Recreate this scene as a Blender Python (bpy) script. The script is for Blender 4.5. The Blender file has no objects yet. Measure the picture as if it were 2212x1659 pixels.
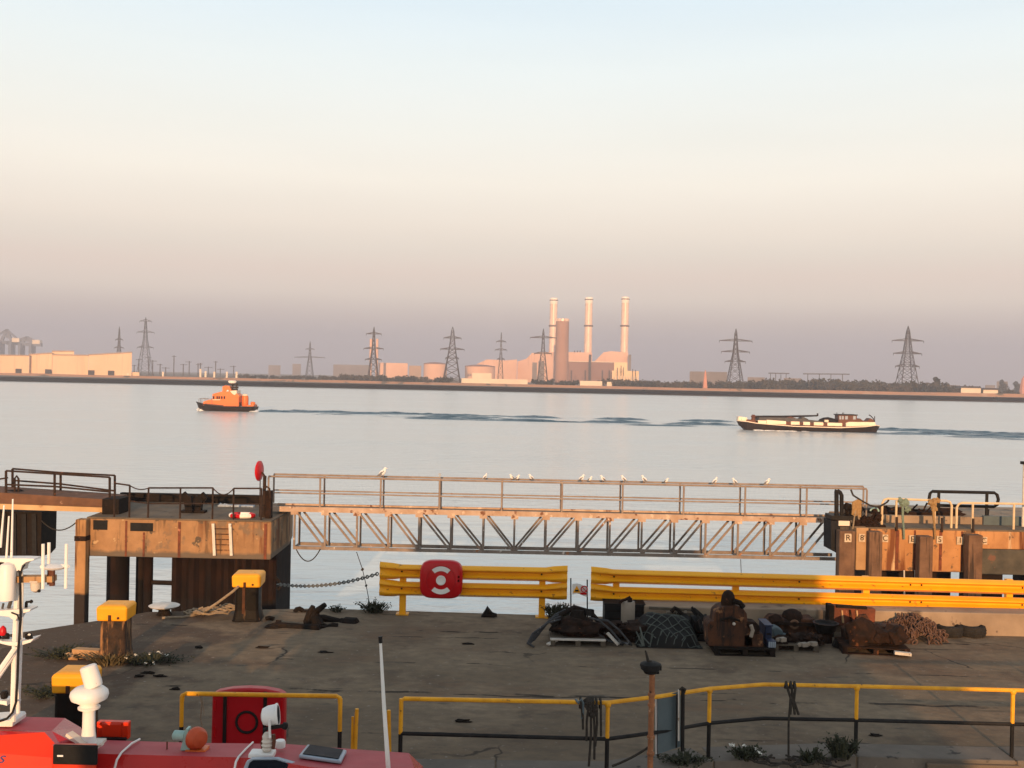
import bpy, bmesh, math, random
from mathutils import Vector, Matrix, Euler, noise as mnoise
random.seed(7)
R = math.radians
scene = bpy.context.scene
COL = scene.collection

# ------------------------------------------------------------------ camera
# photo measured on a 2212 x 1659 grid; focal length 2212 of those pixels
FPX, CX, CY, HZ = 2212.0, 1106.0, 829.5, 815.0
CAMZ, ROLL = 5.0, R(1.2)
cam_d = bpy.data.cameras.new("camera"); cam = bpy.data.objects.new("camera", cam_d); COL.objects.link(cam)
cam_d.sensor_fit = 'HORIZONTAL'; cam_d.sensor_width = 36.0; cam_d.lens = 36.0
cam_d.clip_start = 0.1; cam_d.clip_end = 9000
PITCH = math.atan((CY - HZ) / FPX)
CAMR = Matrix.Rotation(R(90) - PITCH, 3, 'X') @ Matrix.Rotation(ROLL, 3, 'Z')
cam.location = (0, 0, CAMZ); cam.rotation_euler = CAMR.to_euler()
scene.camera = cam
scene.render.resolution_x = 1024; scene.render.resolution_y = 768
scene.render.engine = 'CYCLES'
scene.cycles.use_denoising = True
scene.cycles.volume_bounces = 1
scene.cycles.max_bounces = 8
scene.view_settings.view_transform = 'Standard'; scene.view_settings.look = 'None'
scene.view_settings.exposure = 0.0; scene.view_settings.gamma = 1.0

def ray(x, y):
    return CAMR @ Vector(((x - CX) / FPX, (CY - y) / FPX, -1.0))
def P(x, y, d):                       # photo point at a known distance d
    r = ray(x, y); return Vector((0, 0, CAMZ)) + r * (d / r.y)
def G(x, y, z=0.0):                   # photo point on the level z
    r = ray(x, y); return Vector((0, 0, CAMZ)) + r * ((z - CAMZ) / r.z)
def px(d, n=1.0): return n * d / FPX  # size of n photo pixels at distance d

# ------------------------------------------------------------------ sky and sun
SUN_AZ, SUN_EL = R(1.5), R(11.0)         # behind the camera, a little to the left, just above the horizon
def srgb(r, g, b):
    f = lambda c: (c / 12.92 if c <= .04045 else ((c + .055) / 1.055) ** 2.4)
    return (f(r / 255), f(g / 255), f(b / 255), 1)
world = bpy.data.worlds.new("World"); scene.world = world; world.use_nodes = True
nt = world.node_tree; nt.nodes.clear()
n_out = nt.nodes.new('ShaderNodeOutputWorld'); n_bg = nt.nodes.new('ShaderNodeBackground')
n_sky = nt.nodes.new('ShaderNodeTexSky'); n_sky.sky_type = 'NISHITA'; n_sky.sun_disc = False
n_sky.sun_elevation = SUN_EL; n_sky.sun_rotation = math.pi + SUN_AZ
n_sky.air_density = 1.5; n_sky.dust_density = 3.0; n_sky.ozone_density = 1.0
n_tc = nt.nodes.new('ShaderNodeTexCoord'); n_sx = nt.nodes.new('ShaderNodeSeparateXYZ')
n_rp = nt.nodes.new('ShaderNodeValToRGB')
SKY = [(0.0000, (175, 171, 180)), (0.0321, (180, 176, 185)), (0.0542, (208, 195, 191)), (0.0766, (234, 219, 207)), (0.0990, (241, 222, 209)), (0.1207, (244, 231, 217)), (0.1427, (253, 240, 225)), (0.1857, (262, 254, 240)), (0.2276, (256, 255, 246)), (0.2883, (249, 257, 256)), (0.3420, (234, 250, 258)), (0.6000, (194, 206, 216)), (1.0000, (160, 176, 196))]
el = n_rp.color_ramp.elements
while len(el) < len(SKY): el.new(0.5)
for e, (p, c) in zip(el, SKY): e.position = p; e.color = srgb(*c)
n_add = nt.nodes.new('ShaderNodeMixRGB'); n_add.blend_type = 'ADD'; n_add.inputs[0].default_value = 1.0
n_mul = nt.nodes.new('ShaderNodeMixRGB'); n_mul.blend_type = 'MULTIPLY'; n_mul.inputs[0].default_value = 1.0
n_mul.inputs[2].default_value = (.1, .1, .1, 1)     # the physical sky at strength 0.1
n_mix = nt.nodes.new('ShaderNodeMixRGB'); n_mix.inputs[0].default_value = 0.06
L = nt.links.new
L(n_tc.outputs['Generated'], n_sx.inputs[0]); L(n_sx.outputs['Z'], n_rp.inputs[0])
L(n_sky.outputs[0], n_mul.inputs[1]); L(n_rp.outputs[0], n_mix.inputs[1]); L(n_mul.outputs[0], n_mix.inputs[2])
n_mp = nt.nodes.new('ShaderNodeMapping'); n_mp.inputs['Scale'].default_value = (2.2, 2.2, 16); L(n_tc.outputs['Generated'], n_mp.inputs[0])
n_nz = nt.nodes.new('ShaderNodeTexNoise'); n_nz.inputs['Scale'].default_value = 1.6; n_nz.inputs['Detail'].default_value = 6; L(n_mp.outputs[0], n_nz.inputs['Vector'])
n_mr = nt.nodes.new('ShaderNodeMapRange'); n_mr.inputs['From Min'].default_value = .3; n_mr.inputs['From Max'].default_value = .7; n_mr.inputs['To Min'].default_value = .987; n_mr.inputs['To Max'].default_value = 1.013; L(n_nz.outputs['Fac'], n_mr.inputs['Value'])
n_vm = nt.nodes.new('ShaderNodeVectorMath'); n_vm.operation = 'SCALE'; L(n_mix.outputs[0], n_vm.inputs[0]); L(n_mr.outputs[0], n_vm.inputs['Scale'])   # uneven high haze
L(n_vm.outputs[0], n_bg.inputs[0]); n_bg.inputs[1].default_value = 1.0; L(n_bg.outputs[0], n_out.inputs[0])

sun_d = bpy.data.lights.new("sun", 'SUN'); sun = bpy.data.objects.new("sun", sun_d); COL.objects.link(sun)
sun_d.energy = 5.0; sun_d.angle = R(0.5); sun_d.color = (1.0, .58, .28)
trav = Vector((math.sin(SUN_AZ) * math.cos(SUN_EL), math.cos(SUN_AZ) * math.cos(SUN_EL), -math.sin(SUN_EL)))
sun.rotation_euler = trav.to_track_quat('-Z', 'Y').to_euler(); sun.location = (-30, -200, 60)

# ------------------------------------------------------------------ helpers
class B:
    """collects shapes in world space, then links them as ONE mesh object"""
    def __init__(s): s.v = []; s.f = []; s.mi = []; s.m = 0
    def add(s, vs, fs):
        o = len(s.v); s.v += [Vector(v) for v in vs]
        for f in fs: s.f.append([o + i for i in f]); s.mi.append(s.m)
        return s
    def box(s, x0, x1, y0, y1, z0, z1):
        return s.add([(x0,y0,z0),(x1,y0,z0),(x1,y1,z0),(x0,y1,z0),(x0,y0,z1),(x1,y0,z1),(x1,y1,z1),(x0,y1,z1)],
                     [(0,3,2,1),(4,5,6,7),(0,1,5,4),(1,2,6,5),(2,3,7,6),(3,0,4,7)])
    def hexa(s, b, t):   # four bottom points, four top points
        return s.add(list(b) + list(t), [(0,3,2,1),(4,5,6,7),(0,1,5,4),(1,2,6,5),(2,3,7,6),(3,0,4,7)])
    def rbox(s, c, sx, sy, sz, rz=0, rx=0, ry=0):   # box centred in plan on c, base at c.z, turned
        m = Euler((rx, ry, rz)).to_matrix(); c = Vector(c); q = []
        for z in (0, sz):
            for (a, b) in ((-1,-1),(1,-1),(1,1),(-1,1)): q.append(c + m @ Vector((a*sx/2, b*sy/2, z)))
        return s.hexa(q[:4], q[4:])
    def bar(s, p, q, w, h=None):
        p, q = Vector(p), Vector(q); h = h or w; d = (q - p).normalized()
        u = d.cross(Vector((0, 0, 1)))
        if u.length < .05: u = Vector((1, 0, 0))
        u.normalize(); n = u.cross(d).normalized(); vs = []
        for e in (p, q):
            for (a, b) in ((-1,-1),(1,-1),(1,1),(-1,1)): vs.append(e + u*a*w/2 + n*b*h/2)
        return s.hexa(vs[:4], vs[4:])
    def tube(s, pts, r, n=8, closed=False):
        pts = [Vector(p) for p in pts]; k = len(pts); rs = r if isinstance(r, (list, tuple)) else [r]*k
        vs = []; up = None
        for i, p in enumerate(pts):
            if closed: d = pts[(i+1) % k] - pts[i-1]
            else: d = pts[min(i+1, k-1)] - pts[max(i-1, 0)]
            d.normalize()
            if up is None: up = d.orthogonal().normalized()
            up = (up - d*up.dot(d))
            if up.length < 1e-4: up = d.orthogonal()
            up.normalize(); w = d.cross(up)
            for j in range(n):
                a = 2*math.pi*j/n; vs.append(p + (up*math.cos(a) + w*math.sin(a))*rs[i])
        fs = []
        for i in range(k if closed else k-1):
            a, b = i*n, ((i+1) % k)*n
            for j in range(n): fs.append((a+j, a+(j+1) % n, b+(j+1) % n, b+j))
        if not closed: fs += [tuple(range(n-1, -1, -1)), tuple((k-1)*n + j for j in range(n))]
        return s.add(vs, fs)
    def lathe(s, c, prof, n=16, axis=None):      # prof: (radius, height along axis)
        c = Vector(c); z = Vector(axis).normalized() if axis else Vector((0,0,1))
        u = z.orthogonal().normalized() if axis else Vector((1,0,0)); w = z.cross(u); vs = []
        for (r, h) in prof:
            for j in range(n):
                a = 2*math.pi*j/n; vs.append(c + z*h + (u*math.cos(a) + w*math.sin(a))*r)
        fs = []
        for i in range(len(prof)-1):
            for j in range(n): fs.append((i*n+j, i*n+(j+1) % n, (i+1)*n+(j+1) % n, (i+1)*n+j))
        fs += [tuple(range(n-1, -1, -1)), tuple((len(prof)-1)*n + j for j in range(n))]
        return s.add(vs, fs)
    def prism(s, pts, off):                       # planar polygon swept by vector off
        pts = [Vector(p) for p in pts]; n = len(pts); off = Vector(off)
        return s.add(pts + [p + off for p in pts], [tuple(range(n-1, -1, -1)), tuple(range(n, 2*n))] +
                     [(i, (i+1) % n, n+(i+1) % n, n+i) for i in range(n)])
    def loft(s, secs, cap=True, ring=True):       # list of equal-length point rings
        n = len(secs[0]); vs = [p for sec in secs for p in sec]; fs = []
        for i in range(len(secs)-1):
            for j in range(n if ring else n-1): fs.append((i*n+j, i*n+(j+1) % n, (i+1)*n+(j+1) % n, (i+1)*n+j))
        if cap and ring: fs += [tuple(range(n-1, -1, -1)), tuple((len(secs)-1)*n + j for j in range(n))]
        return s.add(vs, fs)
    def blob(s, c, rad, rough=.2, sub=2, seed=0, freq=1.6):
        bm = bmesh.new(); bmesh.ops.create_icosphere(bm, subdivisions=sub, radius=1)
        c = Vector(c); rad = Vector(rad if isinstance(rad, (tuple, list, Vector)) else (rad,)*3); vs = []
        for v in bm.verts:
            k = 1 + rough*mnoise.noise(v.co*freq + Vector((seed*7.3, seed*3.1, 1))) * 2
            vs.append(c + Vector((v.co.x*rad.x, v.co.y*rad.y, v.co.z*rad.z))*k)
        fs = [[v.index for v in f.verts] for f in bm.faces]; bm.free()
        return s.add(vs, fs)
    def quad(s, a, b, c, d): return s.add([a, b, c, d], [(0, 1, 2, 3)])
    def build(s, name, mat, parent=None, origin=None, smooth=False, bevel=0, kind=None):
        o0 = Vector(origin) if origin is not None else Vector((0,0,0))
        if parent is not None:
            r = parent
            while r.parent: r = r.parent
            o0 = Vector(r.location)
        me = bpy.data.meshes.new(name); me.from_pydata([v - o0 for v in s.v], [], s.f)
        for m in (mat if isinstance(mat, (list, tuple)) else [mat]): me.materials.append(m)
        me.polygons.foreach_set('material_index', s.mi)
        bm = bmesh.new(); bm.from_mesh(me); bmesh.ops.recalc_face_normals(bm, faces=bm.faces); bm.to_mesh(me); bm.free()
        if smooth:
            me.polygons.foreach_set('use_smooth', [True]*len(me.polygons))
            me.set_sharp_from_angle(angle=R(40))
        me.update()
        o = bpy.data.objects.new(name, me); COL.objects.link(o)
        if parent is not None: o.parent = parent
        else: o.location = o0
        if bevel:
            md = o.modifiers.new('bevel', 'BEVEL'); md.width = bevel; md.segments = 2; md.limit_method = 'ANGLE'; md.angle_limit = R(40)
        if kind: o['kind'] = kind
        return o
    def thing(s, name, mat, label, cat, group=None, **kw):
        xs = [v.x for v in s.v]; ys = [v.y for v in s.v]; zs = [v.z for v in s.v]
        o = s.build(name, mat, origin=((min(xs)+max(xs))/2, (min(ys)+max(ys))/2, min(zs)), **kw)
        return tag(o, label, cat, group)
def tag(o, label, cat, group=None):
    o['label'] = label; o['category'] = cat
    if group: o['group'] = group
    return o
def thing(name, label, cat, loc=(0, 0, 0), group=None):
    o = bpy.data.objects.new(name, None); COL.objects.link(o); o.location = loc; o.empty_display_size = .2
    return tag(o, label, cat, group)
def copy_tree(root, loc, label=None, rz=None, sc=None):
    r = root.copy(); COL.objects.link(r); r.location = loc
    if rz is not None: r.rotation_euler.z = rz
    if sc is not None: r.scale = (sc, sc, sc)
    if label: r['label'] = label
    for ch in list(root.children):
        c = ch.copy(); COL.objects.link(c); c.parent = r
        for g in list(ch.children):
            q = g.copy(); COL.objects.link(q); q.parent = c
    return r
def sag(p, q, drop, n=10):
    p, q = Vector(p), Vector(q)
    return [p.lerp(q, i/n) - Vector((0, 0, drop*4*(i/n)*(1-i/n))) for i in range(n+1)]
def textmesh(body, size, depth=.004):
    cu = bpy.data.curves.new('t', 'FONT'); cu.body = body; cu.size = size; cu.extrude = depth; cu.align_x = 'CENTER'; cu.align_y = 'CENTER'
    ob = bpy.data.objects.new('t', cu); COL.objects.link(ob)
    bpy.context.view_layer.update()
    me = bpy.data.meshes.new_from_object(ob.evaluated_get(bpy.context.evaluated_depsgraph_get()))
    vs = [v.co.copy() for v in me.vertices]; fs = [list(p.vertices) for p in me.polygons]
    bpy.data.objects.remove(ob); bpy.data.curves.remove(cu); bpy.data.meshes.remove(me)
    return vs, fs
def put_text(b, body, size, c, face=(0, -1, 0), shear=0, depth=.004):
    """lettering standing upright at c, read from the side 'face'"""
    vs, fs = textmesh(body, size, depth); f = Vector(face).normalized(); z = Vector((0,0,1)); z = (z - f*z.dot(f)).normalized(); x = z.cross(f)
    b.add([Vector(c) + x*(v.x + shear*v.y) + z*v.y + f*v.z for v in vs], fs); return b

# ------------------------------------------------------------------ materials
def pm(name, c1, c2=None, scale=3.0, rough=.7, metal=0.0, bump=0.0, bscale=None, streak=None, spots=None, lo=.35, hi=.65, spec=.3, tide=None, coat=0):
    """procedural paint / stone / rust: two tones by noise, vertical run-down stains, spots, a tide stain, relief"""
    m = bpy.data.materials.new(name); m.use_nodes = True; t = m.node_tree; N = t.nodes.new; K = t.links.new
    bs = t.nodes['Principled BSDF']; bs.inputs['Roughness'].default_value = rough; bs.inputs['Metallic'].default_value = metal
    bs.inputs['Specular IOR Level'].default_value = spec; bs.inputs['Coat Weight'].default_value = coat
    tc = N('ShaderNodeTexCoord'); col4 = lambda c: (c[0], c[1], c[2], 1)
    def nz(sc, vec=None, det=6, ro=.6):
        n = N('ShaderNodeTexNoise'); n.inputs['Scale'].default_value = sc; n.inputs['Detail'].default_value = det; n.inputs['Roughness'].default_value = ro
        K(vec or tc.outputs['Object'], n.inputs['Vector']); return n
    def ramp(src, a, b):
        r = N('ShaderNodeMapRange'); r.inputs['From Min'].default_value = a; r.inputs['From Max'].default_value = b; r.clamp = True; K(src, r.inputs['Value']); return r.outputs[0]
    def mix(f, a, b):
        x = N('ShaderNodeMix'); x.data_type = 'RGBA'; K(f, x.inputs[0])
        for v, i in ((a, 6), (b, 7)):
            if isinstance(v, tuple): x.inputs[i].default_value = col4(v)
            else: K(v, x.inputs[i])
        return x.outputs[2]
    c2 = c2 or tuple(c*.8 for c in c1)
    col = mix(ramp(nz(scale).outputs['Fac'], lo, hi), tuple(c1), tuple(c2))
    if streak:                                     # (colour, threshold, across, down)
        for (sc, th, ax, dn) in (streak if isinstance(streak, list) else [streak]):
            mp = N('ShaderNodeMapping'); mp.inputs['Scale'].default_value = (ax, ax, dn); mp.inputs['Location'].default_value = (th*9, th*3, 0)
            K(tc.outputs['Object'], mp.inputs[0])
            col = mix(ramp(nz(1.0, mp.outputs[0], 5).outputs['Fac'], th, th+.09), col, tuple(sc))
    if spots:                                      # (colour, threshold, scale)
        for (sc, th, k) in (spots if isinstance(spots, list) else [spots]):
            col = mix(ramp(nz(k, None, 4).outputs['Fac'], th, th+.05), col, tuple(sc))
    if tide:                                       # (colour, object height of the wet, weedy line)
        sp = N('ShaderNodeSeparateXYZ'); K(tc.outputs['Object'], sp.inputs[0])
        a = N('ShaderNodeMath'); a.operation = 'MULTIPLY_ADD'; K(nz(1.5).outputs['Fac'], a.inputs[0]); a.inputs[1].default_value = .25; K(sp.outputs['Z'], a.inputs[2])
        f = ramp(a.outputs[0], tide[1]+.2, tide[1]+.1); col = mix(f, col, tuple(tide[0]))
    K(col, bs.inputs['Base Color'])
    rr = N('ShaderNodeMapRange'); rr.inputs['To Min'].default_value = max(.05, rough-.12); rr.inputs['To Max'].default_value = min(1, rough+.12)
    K(nz(scale*2.3).outputs['Fac'], rr.inputs['Value']); K(rr.outputs[0], bs.inputs['Roughness'])
    if bump:
        bp = N('ShaderNodeBump'); bp.inputs['Strength'].default_value = bump; bp.inputs['Distance'].default_value = .02
        K(nz(bscale or scale*6).outputs['Fac'], bp.inputs['Height']); K(bp.outputs[0], bs.inputs['Normal'])
    return m
RUST = (.13, .045, .018)
M = {}
M['yellow'] = pm('yellow_barrier_paint', (.90, .41, .010), (.82, .35, .008), 1.2, .40, bump=.04, spots=[((.34,.14,.02), .66, 7), ((.10,.045,.02), .67, 24)])
M['yellow_rail'] = pm('yellow_rail_paint', (.80, .38, .015), (.62, .27, .012), 6, .45, bump=.08, spots=((.16,.07,.02), .66, 16))
M['yellow_cap'] = pm('yellow_bollard_paint', (.84, .37, .010), (.74, .31, .008), 4, .45, bump=.08, spots=((.28,.12,.02), .68, 6))
M['black_paint'] = pm('black_paint', (.012, .011, .011), (.022, .02, .018), 5, .5, bump=.06, spec=.1)
M['black_rust'] = pm('blackened_iron', (.009, .008, .007), (.020, .013, .009), 7, .8, bump=.3, spots=((.05,.022,.011), .66, 9), spec=.1)
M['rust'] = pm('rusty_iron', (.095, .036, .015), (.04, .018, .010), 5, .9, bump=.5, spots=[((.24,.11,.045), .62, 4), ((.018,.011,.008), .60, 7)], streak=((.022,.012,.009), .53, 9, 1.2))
M['rust_dark'] = pm('dark_rust', (.032, .016, .010), (.013, .009, .007), 6, .9, bump=.5, spots=((.11,.042,.018), .63, 9), spec=.1)
M['rust_red'] = pm('red_rust', (.20, .055, .025), (.09, .03, .016), 5, .8, bump=.35, spots=((.4,.16,.09), .65, 7))
M['bollard_iron'] = pm('bollard_iron', (.005, .0045, .004), (.010, .007, .005), 4, .55, bump=.25, streak=[((.16,.085,.04), .59, 5, .7)], spec=.1)
M['bollard_rust'] = pm('flaking_bollard_iron', (.055, .030, .017), (.018, .012, .009), 5, .8, bump=.6, streak=[((.30,.15,.06), .52, 8, 1.3), ((.010,.009,.008), .54, 5, .6)])
M['conc_pier'] = pm('stained_pier_concrete', (.37, .205, .095), (.24, .13, .06), 1.1, .88, bump=.4, bscale=9, streak=[((.13,.075,.038), .53, 2.2, .4), ((.11,.03,.010), .575, 1.3, .10), ((.09,.055,.03), .59, 5, .25)], spots=[((.19,.125,.075), .545, 1.0), ((.10,.07,.045), .60, 2.6), ((.46,.30,.155), .63, 3.0)], tide=((.13,.095,.065), 4.42))
M['conc_right'] = pm('rust_streaked_pier_concrete', (.50, .25, .10), (.36, .17, .065), 1.3, .88, bump=.4, bscale=9, streak=[((.17,.06,.022), .52, 2.6, .25), ((.10,.025,.009), .57, 1.5, .08), ((.60,.40,.22), .60, 3.2, .25)], spots=[((.14,.085,.05), .58, 2.2)], tide=((.12,.085,.06), 4.30))
M['conc_top'] = pm('deck_concrete', (.16, .12, .08), (.10, .076, .052), 1.3, .9, bump=.3, bscale=14, spots=((.07,.06,.05), .63, 3))
M['conc_wall'] = pm('concrete_wall', (.34, .25, .17), (.24, .175, .12), 1.2, .9, bump=.3, bscale=12, streak=((.13,.09,.06), .58, 1.5, .8), spots=((.12,.085,.06), .64, 4))
M['conc_dark'] = pm('weedy_concrete', (.10, .085, .06), (.055, .05, .04), 1.6, .9, bump=.35, spots=((.16,.08,.05), .62, 1.8))
M['timber'] = pm('weathered_pile_timber', (.38, .20, .08), (.25, .125, .048), 1.5, .8, bump=.35, streak=[((.09,.038,.015), .54, 9, .4), ((.5,.3,.14), .64, 16, .6)], tide=((.022,.014,.010), 3.05))
M['timber_brown'] = pm('brown_fender_timber', (.18, .098, .055), (.10, .054, .031), 2, .85, bump=.35, streak=[((.045,.027,.017), .55, 9, .4), ((.33,.23,.16), .66, 14, .4)])
M['timber_tan'] = pm('tan_fender_timber', (.46, .28, .14), (.36, .21, .10), 2, .85, bump=.3, streak=[((.2,.11,.05), .6, 10, .6)])
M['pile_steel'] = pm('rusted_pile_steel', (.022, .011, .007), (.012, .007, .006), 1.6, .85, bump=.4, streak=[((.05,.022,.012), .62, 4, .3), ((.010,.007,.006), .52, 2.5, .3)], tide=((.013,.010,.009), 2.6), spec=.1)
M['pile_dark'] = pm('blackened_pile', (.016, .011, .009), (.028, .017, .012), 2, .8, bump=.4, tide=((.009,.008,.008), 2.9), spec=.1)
M['truss'] = pm('weathered_truss_steel', (.25, .19, .15), (.16, .12, .095), 2.0, .55, bump=.15, spots=[((.30,.13,.06), .62, 3.5), ((.6,.5,.42), .64, 5)])
M['truss_rust'] = pm('rusty_chord_steel', (.48, .35, .26), (.34, .21, .13), 1.7, .6, bump=.2, spots=[((.16,.06,.025), .6, 3), ((.58,.42,.3), .6, 4.5)])
M['rail_grey'] = pm('galvanised_rail', (.30, .235, .19), (.21, .15, .115), 3, .5, bump=.1, spots=((.25,.11,.055), .64, 6))
M['rail_dark'] = pm('dark_rail', (.022, .016, .014), (.05, .03, .02), 5, .6, bump=.15, spots=((.16,.065,.035), .66, 6), spec=.1)
M['beam_light'] = pm('ochre_beam', (.56, .36, .18), (.46, .28, .13), 1.6, .7, bump=.2, spots=((.3,.14,.06), .66, 3))
M['beam_brown'] = pm('rusty_beam', (.16, .075, .04), (.10, .048, .027), 1.8, .8, bump=.3, spots=((.35,.2,.12), .65, 2.4))
M['cream_rail'] = pm('cream_rail_paint', (.68, .52, .32), (.58, .42, .25), 5, .5, bump=.08, spots=((.4,.25,.1), .68, 9))
M['white'] = pm('white_paint', (.78, .76, .72), (.70, .68, .64), 3, .35, bump=.03, spots=((.5,.42,.34), .70, 9))
M['white_worn'] = pm('worn_white_paint', (.66, .60, .52), (.52, .46, .39), 4, .5, bump=.1, spots=((.3,.2,.13), .66, 9))
M['red_pod'] = pm('red_moulded_plastic', (.50, .006, .010), (.44, .005, .008), 3, .32, bump=.02)
M['red_cab'] = pm('red_cabinet_plastic', (.45, .01, .016), (.38, .009, .014), 2.5, .35, bump=.03, spots=((.3,.03,.03), .68, 6))
M['boat_red'] = pm('red_boat_paint', (.46, .014, .014), (.39, .011, .012), 1.5, .28, bump=.02, spots=((.42,.06,.05), .66, 5), coat=.3)
M['boat_roof'] = pm('skylit_red_roof', (.42, .06, .07), (.35, .048, .056), 2, .6, bump=.12, bscale=60)  # roof tinted pinkish for the sky light falling on top
M['boat_orange_lit'] = pm('orange_sunlit_boat_paint', (.64, .038, .008), (.57, .032, .007), 2, .35, bump=.02)  # sunlight on the lettered side put into a brighter orange; raft box shares it
M['navy'] = pm('navy_paint', (.02, .03, .12), (.016, .024, .10), 3, .4)
M['teal'] = pm('pale_teal_enamel', (.33, .48, .43), (.26, .40, .36), 6, .45, bump=.05)
M['horn'] = pm('orange_horn_paint', (.50, .075, .02), (.40, .06, .018), 6, .5, bump=.08)
M['glass_dark'] = pm('dark_tinted_glass', (.008, .012, .018), (.010, .015, .022), 3, .45, spec=.03)
M['frame_grey'] = pm('grey_window_frame', (.33, .38, .44), (.28, .33, .38), 4, .4)
M['board'] = pm('blue_grey_board', (.085, .115, .125), (.07, .095, .105), 4, .5, bump=.03)
M['hose'] = pm('grey_hose', (.05, .05, .052), (.025, .025, .026), 8, .6, spots=((.16,.16,.16), .62, 6))
M['plate_old'] = pm('grimy_number_plate', (.60, .48, .34), (.46, .34, .22), 12, .7, spots=((.2,.12,.06), .60, 14))
M['rubber'] = pm('black_rubber', (.014, .014, .015), (.022, .021, .021), 8, .7, bump=.2, spec=.1)
M['rope'] = pm('old_rope', (.30, .23, .15), (.2, .15, .1), 20, .95, bump=.5, bscale=60)
M['rope_green'] = pm('green_rope', (.20, .26, .19), (.13, .17, .13), 20, .95, bump=.5, bscale=60)
M['rope_dark'] = pm('tarry_rope', (.05, .042, .034), (.03, .026, .022), 20, .95, bump=.5, bscale=60, spec=.1)
M['rope_tan'] = pm('tan_rope', (.36, .22, .09), (.26, .15, .06), 20, .95, bump=.5, bscale=60)
M['net'] = pm('grey_green_net', (.10, .112, .098), (.06, .07, .06), 12, .9, bump=.4)
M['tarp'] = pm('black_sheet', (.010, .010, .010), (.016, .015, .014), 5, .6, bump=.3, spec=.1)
M['pallet'] = pm('pallet_wood', (.12, .095, .066), (.07, .055, .04), 6, .85, bump=.3, spots=((.08,.06,.04), .62, 9))
M['pallet_white'] = pm('bleached_wood', (.60, .55, .48), (.45, .40, .34), 9, .7, bump=.3, spots=((.2,.16,.12), .63, 14))
M['drum'] = pm('grey_white_drum', (.30, .25, .20), (.25, .21, .165), 5, .7, bump=.15)
M['crate_blue'] = pm('blue_plastic', (.012, .022, .06), (.01, .018, .045), 5, .5)
M['chain'] = pm('rusty_chain_iron', (.15, .082, .056), (.07, .04, .028), 18, .8, bump=.4, spots=((.34,.2,.13), .63, 25))
M['chain_grey'] = pm('grey_chain_iron', (.15, .15, .14), (.10, .10, .09), 18, .6, metal=.3)
M['lamp_black'] = pm('black_lamp_iron', (.010, .010, .010), (.018, .017, .016), 8, .6, bump=.2, spec=.1)
M['post_rust'] = pm('rusty_painted_post', (.36, .145, .06), (.20, .08, .035), 7, .75, bump=.3, spots=[((.5,.3,.17), .60, 9), ((.06,.03,.02), .66, 14)])
M['gull_white'] = pm('white_feathers', (.80, .78, .74), (.74, .72, .69), 12, .9)
M['gull_grey'] = pm('grey_feathers', (.22, .22, .23), (.17, .17, .18), 12, .9)
M['gull_leg'] = pm('gull_leg_skin', (.35, .2, .1), (.3, .17, .09), 12, .7)
M['leaf'] = pm('weed_leaf', (.020, .025, .011), (.038, .038, .019), 9, .8)
M['leaf_dry'] = pm('dry_weed', (.16, .12, .06), (.10, .08, .04), 9, .9)
M['petal'] = pm('white_petals', (.7, .68, .6), (.6, .58, .5), 9, .8)
M['tyre'] = pm('tyre_rubber', (.02, .019, .018), (.03, .027, .024), 7, .75, bump=.25, spec=.1)
# far bank
M['wh_clad'] = pm('cream_cladding', (.80, .56, .37), (.74, .51, .33), .05, .7, streak=((.70,.47,.31), .55, .35, .02))
M['wh_roof'] = pm('grey_roof_sheet', (.42, .30, .24), (.36, .26, .2), .05, .7)
M['ps_clad'] = pm('pale_pink_cladding', (.72, .46, .35), (.64, .40, .31), .03, .8, streak=((.58,.36,.28), .57, .12, .02))
M['ps_dark'] = pm('mauve_shade', (.30, .175, .15), (.26, .15, .13), .03, .85, streak=((.23,.13,.115), .56, .15, .03))  # shade on the turbine hall put into a darker mauve; tank roofs share it
M['ps_bright'] = pm('glossy_cream_panels', (.85, .60, .36), (.80, .55, .33), .05, .5)
M['silo'] = pm('brown_silo_concrete', (.40, .225, .165), (.35, .195, .145), .04, .85, streak=((.30,.165,.12), .57, .25, .02))
M['chimney'] = pm('pale_chimney_concrete', (.86, .64, .52), (.74, .52, .41), .05, .27, spec=.6, streak=((.60,.36,.25), .58, .4, .02))
M['cap_white'] = pm('white_chimney_cap', (.9, .82, .74), (.84, .76, .68), .1, .3)
M['soot'] = pm('soot_band', (.16, .11, .10), (.12, .085, .08), .1, .8)
M['pylon'] = pm('pylon_steel', (.08, .068, .068), (.06, .05, .05), .2, .7)
M['far_grey'] = pm('far_grey_sheet', (.22, .19, .19), (.17, .15, .15), .05, .8)
M['far_white'] = pm('far_white_wall', (.78, .66, .52), (.7, .58, .46), .08, .7)
M['far_dark'] = pm('far_dark_steel', (.06, .055, .06), (.045, .04, .045), .1, .8)
M['crane'] = pm('crane_blue_steel', (.12, .14, .2), (.1, .12, .17), .05, .6)
M['bush'] = pm('bush_leaves', (.042, .042, .026), (.085, .066, .045), .25, .9)
M['bush_dark'] = pm('dark_bush_leaves', (.022, .026, .02), (.045, .042, .03), .25, .9)
M['spire'] = pm('pink_marker_paint', (.62, .28, .2), (.55, .24, .17), .2, .7)
# boats
M['b_orange'] = pm('cutter_orange', (.72, .17, .035), (.66, .145, .03), .3, .4)
M['b_black'] = pm('hull_black', (.014, .011, .011), (.03, .02, .016), .5, .5, spec=.1)
M['b_cream'] = pm('barge_cream', (.86, .74, .58), (.78, .64, .48), .6, .5, streak=((.5,.3,.16), .62, 2, .4))
M['b_brown'] = pm('barge_brown', (.14, .05, .025), (.09, .033, .02), .8, .6)
M['b_grey'] = pm('barge_grey', (.09, .085, .085), (.06, .056, .056), .8, .7)
M['foam'] = pm('bow_foam', (.85, .85, .83), (.7, .72, .72), 2, .9, bump=.5)
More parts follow.
